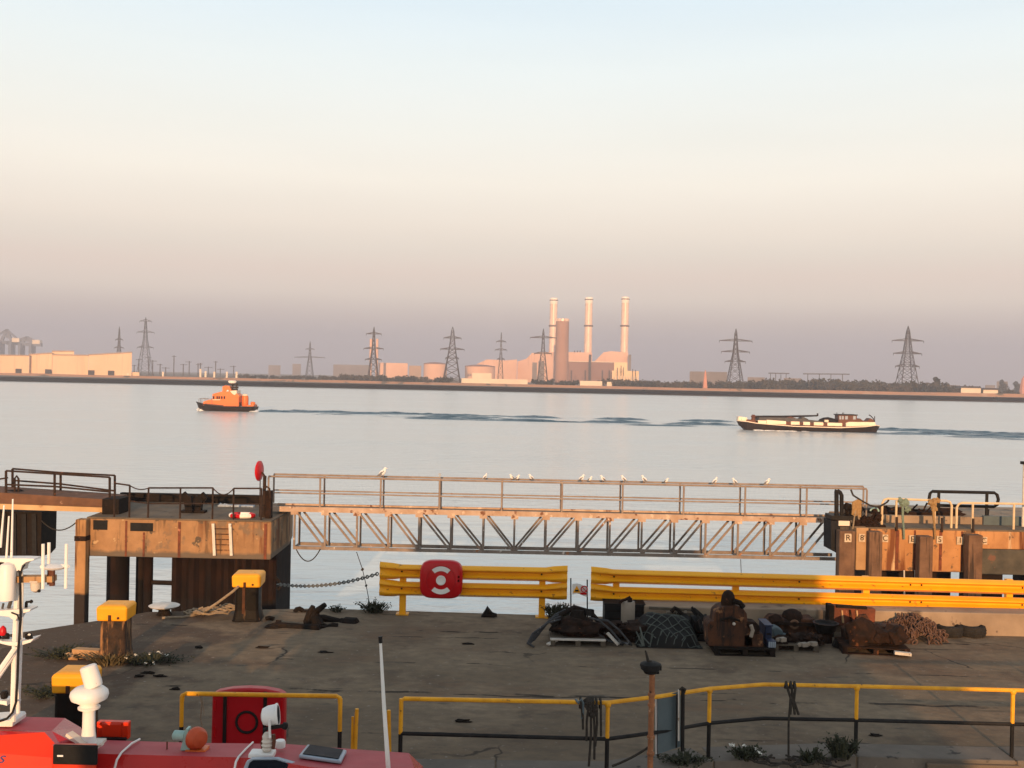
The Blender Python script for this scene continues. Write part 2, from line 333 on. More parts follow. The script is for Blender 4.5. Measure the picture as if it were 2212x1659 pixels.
# ------------------------------------------------------------------ the setting
WZ = -5.0                                            # river level (the quay is level 0)
def water_mat():
    m = bpy.data.materials.new('river_water'); m.use_nodes = True; t = m.node_tree; N = t.nodes.new; K = t.links.new
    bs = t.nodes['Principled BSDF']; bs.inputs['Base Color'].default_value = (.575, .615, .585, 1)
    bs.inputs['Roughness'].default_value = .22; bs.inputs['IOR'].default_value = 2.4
    tc = N('ShaderNodeTexCoord')
    def nz(sx, sy, det, rot=0):
        mp = N('ShaderNodeMapping'); mp.inputs['Scale'].default_value = (sx, sy, 1); mp.inputs['Rotation'].default_value = (0, 0, R(rot))
        K(tc.outputs['Object'], mp.inputs[0]); n = N('ShaderNodeTexNoise'); n.inputs['Scale'].default_value = 1; n.inputs['Detail'].default_value = det
        K(mp.outputs[0], n.inputs['Vector']); return n.outputs['Fac']
    patch = N('ShaderNodeMapRange'); patch.inputs['From Min'].default_value = .48; patch.inputs['From Max'].default_value = .70
    patch.inputs['To Min'].default_value = .2; patch.inputs['To Max'].default_value = 1.25; K(nz(.012, .05, 4, 4), patch.inputs['Value'])
    a = N('ShaderNodeMath'); a.operation = 'MULTIPLY_ADD'; K(nz(1.6, 3.2, 3), a.inputs[0]); a.inputs[1].default_value = .25; K(nz(.30, .8, 3, -5), a.inputs[2])
    bp = N('ShaderNodeBump'); bp.inputs['Distance'].default_value = .35; K(patch.outputs[0], bp.inputs['Strength']); K(a.outputs[0], bp.inputs['Height'])
    K(bp.outputs[0], bs.inputs['Normal'])
    return m
M['water'] = water_mat()
EDGE = [G(-900, 802, WZ), G(0, 820, WZ), G(741, 837.5, WZ), G(1481, 854, WZ), G(2212, 869.5, WZ), G(3300, 894, WZ)]
def edge_y(x):
    for a, b in zip(EDGE, EDGE[1:]):
        if x <= b.x or b is EDGE[-1]: return a.y + (b.y - a.y)*(x - a.x)/(b.x - a.x)
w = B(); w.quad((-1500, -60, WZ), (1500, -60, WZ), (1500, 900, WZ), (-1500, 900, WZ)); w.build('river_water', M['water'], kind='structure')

# the two boats' wakes: low swells, the darker sky they would mirror put in as dark blue, their edges dipping under the river sheet
M['wake_reflection'] = pm('wake_dark_reflection', (.02, .075, .115), (.01, .04, .07), .25, .3, spec=.2, bump=.5, bscale=1.2)
def wake(a, b, width, amp, seed, nu, nv, thr, crests):
    a, b = Vector(a), Vector(b); d = (b - a); ln = d.length; d.normalize(); n = Vector((-d.y, d.x, 0)); k = B(); vs = []
    cr = [(G((x0+x1)/2, y, WZ), (G(x1, y, WZ).x - G(x0, y, WZ).x)/2) for x0, x1, y in crests]
    for i in range(nu+1):
        for j in range(nv+1):
            u, v = i/nu, j/nv*2 - 1; p = a + d*ln*u + n*width*v*(.45 + .75*u)
            env = max(0, 1 - abs(v)**2.5)*min(1, u*8 + .4)*min(1, (1-u)*10)
            g = mnoise.noise(Vector((p.x/17 + seed*9, p.y/4.0, seed))) + .35*mnoise.noise(Vector((p.x/6, p.y/1.9, seed+2)))
            z = amp*(g*env - thr - (1-env)*.6)
            for c, hw in cr:
                q = abs(p.x - c.x)/(hw*1.25)
                if q < 1.6: z = max(z, .62*math.exp(-q**4)*math.exp(-((p.y - c.y + 1.2*mnoise.noise(Vector((p.x/9, c.x, 1))))/2.2)**2) - .12)
            z += max(0, z)*.4*mnoise.noise(Vector((p.x/2.2, p.y/1.1, seed+4)))
            vs.append((p.x, p.y, WZ + max(z, -.35)))
    fs = [(i*(nv+1)+j, (i+1)*(nv+1)+j, (i+1)*(nv+1)+j+1, i*(nv+1)+j+1) for i in range(nu) for j in range(nv)]
    fs = [f for f in fs if max(vs[q][2] for q in f) > WZ - .04]
    k.add(vs, fs); return k.build('wake_water', M['wake_reflection'], smooth=True, kind='structure')
wake(G(552, 890, WZ), G(1610, 922, WZ), 22, .8, 1.0, 460, 110, .20, [(556+i*62, 556+i*62+84, 889 + i*1.36 + (.9 if i % 3 == 0 else -.6)) for i in range(17)] + [(700+i*190, 810+i*190, 901 + i*4) for i in range(1, 5)])
wake(G(1570, 921, WZ), G(2340, 950, WZ), 22, .8, 2.0, 360, 110, .10, [(1895+i*50, 1895+i*50+70, 929 + i*1.9) for i in range(8)] + [(1952, 2045, 924.5), (2088, 2165, 927.5), (1990, 2080, 938), (2100, 2220, 944)])

# far bank: mud, stone toe, dry grass slope, crest, land behind
def bank_mat():
    m = pm('river_bank', (.34, .20, .14), (.24, .15, .10), .05, .95, spots=[((.15, .10, .075), .56, .12), ((.40, .25, .17), .62, .06)]); return m
M['mud'] = pm('river_mud', (.17, .09, .07), (.12, .068, .055), .08, .8, spots=((.20,.13,.10), .6, .15))
M['grass_bank'] = pm('dry_grass_bank', (.46, .24, .14), (.34, .19, .115), .035, .95, spots=[((.13, .10, .07), .60, .07), ((.42,.26,.17), .63, .05)])
M['land'] = pm('far_land', (.16, .12, .085), (.11, .09, .065), .01, .95)
XS = [-1400 + 20*i for i in range(141)]
def strip(name, rows, mat):
    k = B(); n = len(XS)
    vs = []
    for (dy, z, amp) in rows:
        for x in XS: vs.append((x, edge_y(x) + dy + amp*6*mnoise.noise(Vector((x/60, dy, 1))), z(x) if callable(z) else z + amp*mnoise.noise(Vector((x/35, dy, 3)))))
    k.add(vs, [(r*n+i, r*n+i+1, (r+1)*n+i+1, (r+1)*n+i) for r in range(len(rows)-1) for i in range(n-1)])
    return k.build(name, mat, kind='structure')
crest = lambda x: .05 + .25*mnoise.noise(Vector((x/50, 0, 5))) + (max(0, x-120)/200)*.55
strip('mud_foreshore', [(-6, -5.6, 0), (0, -5.0, .15), (9, -4.5, .2), (11, -3.4, .2), (16, -3.2, .15)], M['mud'])
strip('grass_bank', [(15.2, -3.3, .15), (19, -2.0, .3), (20.5, -1.95, .2), (24, crest, 0), (27, crest, 0), (40, -1.7, 0)], M['grass_bank'])
k = B(); k.quad((-3200, 700, -1.75), (3200, 700, -1.75), (3200, 3950, -1.75), (-3200, 3950, -1.75))
k.build('far_land', M['land'], kind='structure')

# the quay: one concrete block between the river and the boat basin
def quay_mat():
    m = bpy.data.materials.new('quay_concrete'); m.use_nodes = True; t = m.node_tree; N = t.nodes.new; K = t.links.new
    bs = t.nodes['Principled BSDF']; bs.inputs['Roughness'].default_value = .92; bs.inputs['Specular IOR Level'].default_value = .08
    tc = N('ShaderNodeTexCoord'); sp = N('ShaderNodeSeparateXYZ'); K(tc.outputs['Object'], sp.inputs[0])
    def nz(sc, sx=1, sy=1, det=7, loc=0):
        mp = N('ShaderNodeMapping'); mp.inputs['Scale'].default_value = (sx, sy, 1); mp.inputs['Location'].default_value = (loc, loc*.7, 0)
        K(tc.outputs['Object'], mp.inputs[0]); n = N('ShaderNodeTexNoise'); n.inputs['Scale'].default_value = sc; n.inputs['Detail'].default_value = det; n.inputs['Roughness'].default_value = .62
        K(mp.outputs[0], n.inputs['Vector']); return n.outputs['Fac']
    def rg(src, a, b, lo=0, hi=1):
        r = N('ShaderNodeMapRange'); r.inputs['From Min'].default_value = a; r.inputs['From Max'].default_value = b
        r.inputs['To Min'].default_value = lo; r.inputs['To Max'].default_value = hi; K(src, r.inputs['Value']); return r.outputs[0]
    def mix(f, a, b, mode='MIX'):
        x = N('ShaderNodeMix'); x.data_type = 'RGBA'; x.blend_type = mode
        if isinstance(f, float): x.inputs[0].default_value = f
        else: K(f, x.inputs[0])
        for v, i in ((a, 6), (b, 7)):
            if isinstance(v, tuple): x.inputs[i].default_value = v + (1,)
            else: K(v, x.inputs[i])
        return x.outputs[2]
    def mth(op, a, b=None, c=None):
        x = N('ShaderNodeMath'); x.operation = op
        for i, v in enumerate((a, b, c)):
            if v is None: continue
            if isinstance(v, (int, float)): x.inputs[i].default_value = v
            else: K(v, x.inputs[i])
        return x.outputs[0]
    col = mix(rg(nz(.55), .36, .64), (.235, .175, .115), (.150, .110, .072))
    col = mix(rg(nz(.3, 1, 2.2, loc=4), .52, .66), col, (.155, .100, .064))           # brown silt
    left = mth('ADD', rg(sp.outputs['X'], -4.5, -7.0), rg(nz(.8, loc=9), .35, .65, -.6, .6)); col = mix(rg(left, .3, .8), col, (.095, .066, .047))   # dirt round the bollards
    col = mix(rg(nz(2.4, .5, 1.6, loc=2), .62, .70), col, (.085, .070, .056))         # oil and damp
    col = mix(rg(nz(5, .8, 1.2, 8, 6), .40, .62), col, mix(.5, col, (.10, .082, .062)), )
    col = mix(rg(nz(11, 1, 1, 3), .64, .70), col, (.24, .20, .16))                   # aggregate
    for k_, (pitch, off, wd) in enumerate(((1.75, .35, .016), (3.9, 1.2, .03))):       # broken slab joints along the quay
        yy = mth('MULTIPLY_ADD', nz(.5, 1, .1, 3, k_*5), .5, sp.outputs['Y']); yy = mth('MULTIPLY_ADD', sp.outputs['X'], .012, yy)
        fr = mth('ABSOLUTE', mth('SUBTRACT', mth('FRACT', mth('DIVIDE', mth('ADD', yy, off), pitch)), .5))
        ln = rg(fr, wd/pitch*2, wd/pitch, 0, 1); brk = rg(nz(.9, 1, .2, 4, 3+k_), .52, .58)
        col = mix(mth('MULTIPLY', ln, brk), col, (.040, .032, .025))
    vo = N('ShaderNodeTexVoronoi'); vo.feature = 'DISTANCE_TO_EDGE'; vo.inputs['Scale'].default_value = .42; wv = N('ShaderNodeVectorMath'); wv.operation = 'MULTIPLY_ADD'
    nn_ = N('ShaderNodeTexNoise'); nn_.inputs['Scale'].default_value = 1.3; nn_.inputs['Detail'].default_value = 5; K(tc.outputs['Object'], nn_.inputs['Vector'])
    K(nn_.outputs['Color'], wv.inputs[0]); wv.inputs[1].default_value = (.9, .9, 0); K(tc.outputs['Object'], wv.inputs[2]); K(wv.outputs[0], vo.inputs['Vector'])
    col = mix(mth('MULTIPLY', rg(vo.outputs['Distance'], .014, .004), rg(nz(.35, loc=12), .53, .60)), col, (.055, .044, .034))     # wandering cracks
    col = mix(mth('MULTIPLY', rg(nz(1.1, .3, 1.6, 5, 20), .60, .70), .5), col, (.07, .056, .043))                            # scuffs drawn along the quay
    col = mix(mth('MULTIPLY', rg(sp.outputs['Y'], 15.4, 15.3), .22), col, (.06, .05, .042))                                    # older darker slab along the basin
    K(col, bs.inputs['Base Color'])
    bp = N('ShaderNodeBump'); bp.inputs['Strength'].default_value = .5; bp.inputs['Distance'].default_value = .03
    K(nz(7), bp.inputs['Height']); K(bp.outputs[0], bs.inputs['Normal'])
    return m
M['quay'] = quay_mat()
near = [Vector((-16, 12.75, 0)), Vector((-3, 12.75, 0)), G(1320, 1680) , G(1540, 1645), G(1850, 1635), G(2195, 1645), Vector((45, 14.2, 0))]
far_ = [Vector((45, 20.8, 0)), Vector((16, 21.3, 0)), G(2212, 1355), Vector((1.2, 21.55, 0)), Vector((-4, 21.75, 0)), G(320, 1322), G(216, 1340), G(47, 1366), G(-260, 1412)]
poly = [(p.x, p.y, 0) for p in near] + [(p.x, p.y, 0) for p in far_]
k = B(); k.prism([(x, y, -6.5) for x, y, z in poly], (0, 0, 6.5)); k.build('quay_ground', M['quay'], kind='structure')
# worn coping stones along the basin edge
M['coping'] = pm('coping_stone', (.15, .125, .10), (.10, .085, .07), 1.4, .9, bump=.35, bscale=14, spots=[((.04,.035,.03), .62, 3), ((.2,.17,.14), .66, 12)])
k = B(); cop = near[1:]
for a, b in zip(cop, cop[1:]):
    n = max(1, int((b - a).length/1.25)); d = (b - a)/n
    for i in range(n):
        p, q = a + d*(i + .008), a + d*(i + .992); s = Vector((-d.y, d.x, 0)).normalized()
        h = .012 + .014*random.random(); o1 = s*(-.02); o2 = s*(.5 + .03*random.random())
        k.hexa([p+o1+Vector((0,0,-.4)), q+o1+Vector((0,0,-.4)), q+o2+Vector((0,0,-.4)), p+o2+Vector((0,0,-.4))],
               [p+o1+Vector((0,0,h)), q+o1+Vector((0,0,h+.006)), q+o2+Vector((0,0,h)), p+o2+Vector((0,0,h-.004))])
k.build('coping_pavement', M['coping'], bevel=.012, kind='structure')

# the boathouse behind the viewpoint that keeps the low sun off the middle of the quay
t = thing('boathouse', 'plain concrete boathouse standing behind the viewpoint across the basin', 'building', (0, -12, -5))
k = B(); k.box(-4.5, 5.4, -18, -8, -5.5, 8.1); k.build('wall', M['conc_wall'], t)
k = B(); k.box(-4.6, 5.5, -18.1, -7.9, 8.1, 8.35); k.build('roof', M['far_grey'], t)
for x in (-2.6, .4, 3.4): k = B(); k.box(x-.7, x+.7, -8.0, -7.96, 3.6, 5.4); k.build('window', M['glass_dark'], t)

# ------------------------------------------------------------------ far bank buildings
LZ = -1.75
def slab(b, x0, y0, x1, y1, d, depth, ybase=None):
    """a block whose front shows between two photo points at distance d"""
    a, c = P(x0, y0, d), P(x1, y1, d); xm = (x0+x1)/2
    zt = P(xm, min(y0, y1), d).z; s = (c.x if c.x < 0 else a.x if a.x > 0 else 0)/d*depth; zb = LZ-.5
    b.hexa([(a.x, d, zb), (c.x, d, zb), (c.x+s, d+depth, zb), (a.x+s, d+depth, zb)], [(a.x, d, zt), (c.x, d, zt), (c.x+s, d+depth, zt), (a.x+s, d+depth, zt)]); return a.x, c.x, zt
def front(b, pts, d, depth):
    """a block with the given front outline (photo points, the foot is added)"""
    q = [P(x, y, d) for x, y in pts]; q = [Vector((p.x, d, p.z)) for p in q]
    q = [Vector((q[0].x, d, LZ-.5))] + q + [Vector((q[-1].x, d, LZ-.5))]
    e = q[-1].x if q[-1].x < 0 else q[0].x if q[0].x > 0 else 0
    b.prism(q, (e/d*depth, depth, 0)); return b
# warehouse on the left
D0 = 900
t = thing('warehouse', 'long cream warehouse on the far bank at the left edge', 'warehouse', (P(140, 800, D0).x, D0, LZ))
for pts, dd in (([(-160, 765), (63.5, 769)], 0), ([(64, 766.5), (113, 763.5)], 4), ([(113, 759.5), (160, 759.5)], 22), ([(113.5, 767), (191, 768.5)], 0), ([(191.5, 767.5), (285, 762)], -3)):
    k = B(); front(k, pts, D0+dd, 60 if dd < 20 else 40); w_ = k.build('wall', M['wh_clad'], t)
    r_ = B(); q0, q1 = P(pts[0][0]-.5, pts[0][1], D0+dd), P(pts[1][0]+.5, pts[1][1], D0+dd)
    r_.hexa([(q0.x, D0+dd-.6, q0.z), (q1.x, D0+dd-.6, q1.z), (q1.x+q1.x/15, D0+dd+60, q1.z), (q0.x+q1.x/15, D0+dd+60, q0.z)],
            [(q0.x, D0+dd-.6, q0.z+.9), (q1.x, D0+dd-.6, q1.z+.9), (q1.x+q1.x/15, D0+dd+60, q1.z+.9), (q0.x+q1.x/15, D0+dd+60, q0.z+.9)])
    r_.build('roof', M['wh_roof'], w_)
k = B(); slab(k, 285.3, 804, 301, 804, D0-1, 20); k.build('annex', M['wh_clad'], t)
for x in (36, 100, 197, 240):
    k = B(); a = P(x, 808, D0-3.6); k.box(a.x-2.6, a.x+2.6, D0-4.2 if x > 190 else D0-.5, D0-3.2 if x > 190 else D0+.4, LZ, LZ+5.2); k.build('loading_door', M['far_dark'], t)
# three chimneys
DP = 1500
for nm, xb, xt, yt, lb in (('l', 1189, 1196.5, 644, 'left of the three pale power station chimneys, half hidden by the brown silo'),
                           ('m', 1269.5, 1272.5, 642.5, 'middle of the three tall pale power station chimneys'),
                           ('r', 1347.5, 1351, 641.5, 'right of the three tall pale power station chimneys')):
    zt = P(xt, yt, DP).z; x = P(xt, yt, DP).x; r = 6.0
    t = thing('chimney', lb, 'chimney', (x, DP, LZ), 'power station chimneys')
    k = B(); k.lathe((x, DP, LZ), [(r*1.0, 0), (r*.97, (zt-LZ)*.35), (r*.92, zt-LZ-9)], 24); sh = k.build('shaft', M['chimney'], t, smooth=True)
    k = B(); k.lathe((x, DP, zt-9), [(r*.92, 0), (r*1.0, 1), (r*1.0, 7.5), (r*.93, 9), (r*.7, 9), (r*.7, 7)], 24); k.build('cap', M['cap_white'], t, smooth=True)
    k = B(); k.lathe((x, DP, zt-4.2), [(r*.98, 0), (r*1.06, .4), (r*1.06, 1.3), (r*.98, 1.7)], 24); k.build('soot_ring', M['soot'], t, smooth=True)
    zg = P(xt, 706, DP).z
    k = B(); k.lathe((x, DP, zg), [(r*.93, 0), (r*1.13, .5), (r*1.13, 2.3), (r*.93, 2.6)], 24); k.build('gallery', M['soot'], t, smooth=True)
# silo tower
DS = 1340; a, c = P(1200.5, 700, DS), P(1229.5, 700, DS); x = (a.x+c.x)/2; r = (c.x-a.x)/2; zt = P(1215, 694, DS).z
t = thing('silo', 'tall brown cylindrical silo with a notched rim in front of the left chimney', 'silo', (x, DS, LZ))
k = B(); k.lathe((x, DS, LZ), [(r*1.04, 0), (r, (zt-LZ)*.5), (r*.985, zt-LZ)], 28); k.build('shaft', M['silo'], t, smooth=True)
for i in range(14):
    an = 2*math.pi*(i+.5)/14; k = B(); k.rbox((x+math.cos(an)*r*.93, DS+math.sin(an)*r*.93, zt-.3), 1.3, 2.6, 3.6, an); k.build('rim_block', M['chimney'], t)
# power station blocks
t = thing('power_station', 'pale pink power station hall with sloping roofs under the chimneys', 'power station', (P(1260, 815, 1480).x, 1480, LZ))
k = B(); front(k, [(1118, 781), (1137, 775), (1149, 762.5), (1200, 760), (1279, 761.5)], 1480, 60); k.build('boiler_house', M['ps_clad'], t)
k = B(); front(k, [(1280, 785), (1290, 775), (1304, 761), (1320, 758.5), (1357, 761.5)], 1470, 60); k.build('boiler_house', M['ps_clad'], t)
k = B(); slab(k, 1228, 782, 1326.5, 782, 1400, 50); k.build('turbine_hall', M['ps_dark'], t)
k = B(); slab(k, 1229, 780.7, 1326, 780.7, 1401, 48); k.build('hall_roof', M['far_white'], t)
k = B(); slab(k, 1327, 782.5, 1355.5, 782.5, 1395, 45); k.build('glossy_annex', M['ps_bright'], t)
k = B(); slab(k, 1322, 801, 1380, 801, 1380, 12); k.build('low_annex', M['ps_bright'], t)
k = B(); slab(k, 1357.5, 766, 1363.5, 766, 1455, 8); k.build('duct', M['far_grey'], t)
k = B(); slab(k, 1272, 766, 1277.5, 766, 1395, 6); k.build('roof_plant', M['far_dark'], t)
for x in (1240, 1246, 1252): k = B(); slab(k, x, 757.5, x+2.5, 757.5, 1482, 4); k.build('roof_vent', M['far_dark'], t)
for x in (1300, 1233, 1263, 1315): k = B(); slab(k, x, 800, x+3, 800, 1399.2, .6); k.build('doorway', M['far_dark'], t)
for x, h in ((1333, 794), (1341, 790), (1346, 793), (1366, 797), (1372, 799)): k = B(); slab(k, x, h, x+1.6, h, 1378, 1); k.build('pipe_stack', M['far_dark'], t)
for i in range(9): k = B(); slab(k, 1328+i*6, 812, 1330+i*6, 812, 1372, 2); k.build('column', M['far_white'], t)
# low halls, tanks
k = B(); front(k, [(1028, 789), (1034, 784.5), (1052, 776.5), (1068, 777), (1092, 778.5), (1117, 776.5)], 1460, 50); k.thing('turbine_building', M['ps_clad'], 'low pink hall left of the silo, its roof rising in a gentle arc', 'building')
k = B(); slab(k, 1150, 783, 1160, 783, 1385, 20); slab(k, 1163, 780, 1176, 780, 1390, 20); k.thing('switch_house', M['far_grey'], 'narrow grey block beside the foot of the brown silo', 'building')
for nm, x0, x1, y, d, lb in (('a', 913, 964, 786.5, 1250, 'round pink storage tank left of the wide lattice pylon'), ('b', 1003, 1069, 792, 1180, 'wide pale storage tank right of the wide lattice pylon')):
    a, c = P(x0, y, d), P(x1, y, d); x = (a.x+c.x)/2; r = (c.x-a.x)/2; z = P((x0+x1)/2, y, d).z
    t = thing('storage_tank', lb, 'tank', (x, d+r, LZ)); k = B(); k.lathe((x, d+r, LZ), [(r, 0), (r, z-LZ)], 32); k.build('shell', M['ps_clad'], t, smooth=True)
    k = B(); k.lathe((x, d+r, z), [(r*1.01, 0), (r*1.01, .8), (r*.5, 2.2), (r*.05, 2.6)], 32); k.build('roof', M['ps_dark'], t, smooth=True)
k = B(); slab(k, 818, 784, 881, 784, 1420, 30); k.thing('stores_building', M['ps_clad'], 'pale pink flat roofed building behind the pylon with two white flues', 'building')
k = B(); slab(k, 884, 790, 910, 790, 1425, 25); k.thing('stores_building', M['wh_roof'], 'small pinkish grey building left of the round tank', 'building')
k = B(); slab(k, 720, 788, 800, 788, 2200, 40); k.thing('distant_block', M['far_grey'], 'faint grey industrial block deep in the haze behind the flues', 'building')
k = B(); slab(k, 580, 789, 606, 789, 2300, 30); k.thing('distant_block', M['far_grey'], 'small faint grey block far behind the orange cutter', 'building')
k = B(); slab(k, 632, 786, 650, 786, 2300, 30); k.thing('distant_block', M['far_grey'], 'tiny faint grey block beside the lone thin pylon', 'building')
k = B(); slab(k, 997, 818.5, 1140, 818.5, 905, 6); k.thing('bank_wall', M['far_white'], 'low pale wall on the far bank below the pink halls', 'wall')
k = B(); slab(k, 1020, 806, 1062, 806, 960, 14); k.thing('open_shed', M['far_white'], 'low white shed at the foot of the narrow pylon', 'shed')
k = B(); slab(k, 1253, 823, 1301, 823, 842, 4); k.thing('bank_wall', M['far_white'], 'low white wall on the far bank below the mauve hall', 'wall')
k = B(); slab(k, 1311, 825, 1322, 825, 838, 4); k.thing('bank_wall', M['far_white'], 'short white wall on the far bank below the glossy annex', 'wall')
k = B(); slab(k, 1490, 803, 1571, 804, 1150, 40); k.thing('long_shed', M['far_grey'], 'long low grey shed behind the pink channel marker', 'shed')
k = B(); slab(k, 1615, 815, 1652, 815, 1050, 20); k.thing('grey_shed', M['far_grey'], 'grey shed with pale gable right of the tall riverside pylon', 'shed')
k = B(); slab(k, 1693, 817, 1731, 817, 1100, 20); k.thing('grey_shed', M['far_grey'], 'low dark grey shed behind the bushes in mid bank', 'shed')
for x0, x1, y, lb in ((2076, 2119, 838, 'left of two low sunlit cream sheds among bushes on the right bank'), (2124, 2156, 842, 'right of two low sunlit cream sheds among bushes on the right bank')):
    t = thing('riverside_shed', lb, 'shed', (P(x0, y, 760).x, 760, LZ)); k = B(); xa, xb, z = slab(k, x0, y, x1, y, 760, 10); k.build('wall', M['far_white'], t)
    k = B(); k.prism([(xa-.5, 759.3, z), (xb+.5, 759.3, z), (xb-1.5, 759.3, z+1.3), (xa+1.5, 759.3, z+1.3)], (0, 11, 0)); k.build('roof', M['far_dark'], t)
for x0, x1, y, lb in ((2050, 2074, 832, 'hazy grey roof behind the cream riverside sheds'), (2153, 2177, 824, 'blocky hazy grey building at the right, nearest the frame edge'), (2128, 2150, 832, 'small hazy mauve roof between two bushes at the right')):
    k = B(); slab(k, x0, y, x1, y, 1500, 30); k.thing('distant_house', M['far_grey'], lb, 'building')
k = B(); a = P(1523, 838, 765); k.lathe((a.x, 765, LZ), [(2.0, 0), (1.5, 6), (.8, 12), (.15, P(1523, 799, 765).z-LZ)], 8); k.thing('channel_marker', M['spire'], 'slender pink pointed marker standing on the far bank', 'marker')
k = B(); a = P(2211, 850, 1200); k.lathe((a.x, 1200, LZ), [(5, 0), (4, 10), (2.5, 17), (.3, 21)], 8); k.thing('channel_marker', M['spire'], 'pale pink cone at the extreme right edge of the far bank', 'marker')
# gantry frames above the bushes
for i, (x0, x1, y, lb) in enumerate(((1660, 1705, 806, 'left of two thin grey busbar gantries above the bushes'), (1735, 1835, 807.5, 'right and longer of two thin grey busbar gantries above the bushes'))):
    t = thing('busbar_gantry', lb, 'gantry', (P((x0+x1)/2, y, 1200).x, 1200, LZ)); a, c = P(x0, y, 1200), P(x1, y+1, 1200)
    k = B(); k.bar(a, c, .9, 1.2); k.build('beam', M['pylon'], t)
    for j in range(4):
        p = a.lerp(c, (j+.4)/4); k = B(); k.bar((p.x, p.y, LZ), p, .7); k.build('post', M['pylon'], t)
# substation posts on the left, behind the warehouse
for i, (x, y) in enumerate(((290, 788), (300, 775), (322, 770), (330, 778), (346, 786), (358, 793), (376, 768), (396, 786), (409, 780), (428, 786), (433, 784), (450, 792), (466, 780), (476, 796), (505, 790))):
    a = P(x, y, 1150); k = B(); k.bar((a.x, 1150, LZ), a, .8); k.bar(a + Vector((-2.5-(i % 3), 0, -1)), a + Vector((2.5+(i % 2)*2, 0, -1)), .5)
    k.thing('substation_post', M['pylon'], 'thin dark substation post in the haze right of the cream warehouse', 'post', 'substation posts')
for x, y in ((352, 803), (433, 797), (444, 802), (463, 803), (490, 803), (511, 803), (276, 806)):
    k = B(); slab(k, x-2, y, x+2, y, 880, 3); k.thing('kiosk', M['far_white'], 'tiny pale kiosk standing along the far bank', 'kiosk', 'pale kiosks along the bank')

# pylons
def pylon(x, yt, yb, d, arms, wb, lab, waist=.26, wt=.07, thin=1.0):
    top = P(x, yt, d); H = top.z - LZ; X = top.x - (yb-yt)*px(d)*.0; r = max(.2, d*.00030)*thin
    t = thing('lattice_pylon', lab, 'pylon', (X, d, LZ), 'power line pylons'); wb = px(d, wb)/2*.92
    def hw(f):   # half width of the body at height fraction f
        return wb*(1-f/.62) + wb*waist*(f/.62) if f < .62 else wb*waist*(1-(f-.62)/.38) + wb*wt*(f-.62)/.38
    k = B(); lv = [0, .12, .24, .36, .46, .54, .62, .70, .78, .86, .93]
    C4 = ((-1,-1),(1,-1),(1,1),(-1,1)); pt = lambda f, c: Vector((X + c[0]*hw(f), d + c[1]*hw(f), LZ + H*f))
    for a, b in zip(lv, lv[1:]):
        for i in range(4):
            k.bar(pt(a, C4[i]), pt(b, C4[i]), 2*r); n = C4[(i+1) % 4]
            k.bar(pt(a, C4[i]), pt(b, n), r*1.1); k.bar(pt(a, n), pt(b, C4[i]), r*1.1); k.bar(pt(b, C4[i]), pt(b, n), r)
    for c in C4: k.bar(pt(.93, c), (X, d, LZ+H), 1.6*r)
    k.build('tower', M['pylon'], t)
    for f, w in arms:
        w = px(d, w)/2*1.18; z = LZ + H*f; k = B(); k.bar((X - w, d, z), (X + w, d, z), 1.8*r)
        for sgn in (-1, 1):
            tip = Vector((X + sgn*w, d, z)); 
            for yy in (-1, 1):
                bb = Vector((X + sgn*hw(f), d + yy*hw(f), z)); tb = Vector((X + sgn*hw(f+.04)*.7, d + yy*hw(f+.04), z + H*.03))
                k.bar(bb, tip, 2.4*r); k.bar(tb, tip, 2.2*r)
                for s_ in (.33, .66): k.bar(bb.lerp(tip, s_), tb.lerp(tip, s_), r)
            k.bar(tip, tip - Vector((0, 0, H*.03)), 1.2*r)
        k.build('cross_arm', M['pylon'], t)
    return t
pylon(258, 705, 800, 1350, [(.55, 18), (.72, 14)], 16, 'slim hazy pylon rising behind the cream warehouse', thin=.6)
pylon(315, 685, 812, 1150, [(.48, 30), (.74, 32), (.93, 22)], 30, 'tallest hazy pylon just right of the cream warehouse', thin=.5)
pylon(670, 737, 812, 1600, [(.55, 56), (.78, 16)], 17, 'small faint pylon alone between the cutter and the flues', thin=.6)
pylon(808, 706, 818, 1000, [(.40, 30), (.60, 36), (.87, 28)], 24, 'pylon standing in front of two white flues')
pylon(978, 706, 822, 1000, [(.44, 24), (.60, 44), (.80, 32)], 40, 'wide based pylon between the two storage tanks', .34, .08)
pylon(1083, 718, 822, 980, [(.48, 14), (.66, 22), (.82, 18)], 14, 'narrow pylon in front of the low pink hall', thin=.75)
pylon(1174, 710, 824, 960, [(.84, 48), (.56, 32)], 26, 'pylon with one broad top arm left of the brown silo')
pylon(1590, 710, 838, 900, [(.46, 38), (.62, 52), (.80, 60)], 38, 'three armed pylon right of the pink channel marker', .26, .06)
pylon(1962, 704, 840, 880, [(.40, 44), (.59, 52), (.78, 58)], 46, 'rightmost pylon, wide based, above the bushes', .34, .06)
for x, lb in ((801.5, 'left of two thin white flues behind a pylon'), (815, 'right of two thin white flues behind a pylon')):
    a = P(x, 732, 1350); k = B(); k.lathe((a.x, 1350, LZ), [(1.7, 0), (1.7, a.z-LZ)], 12); k.thing('white_flue', M['ps_clad'], lb, 'flue', smooth=True)
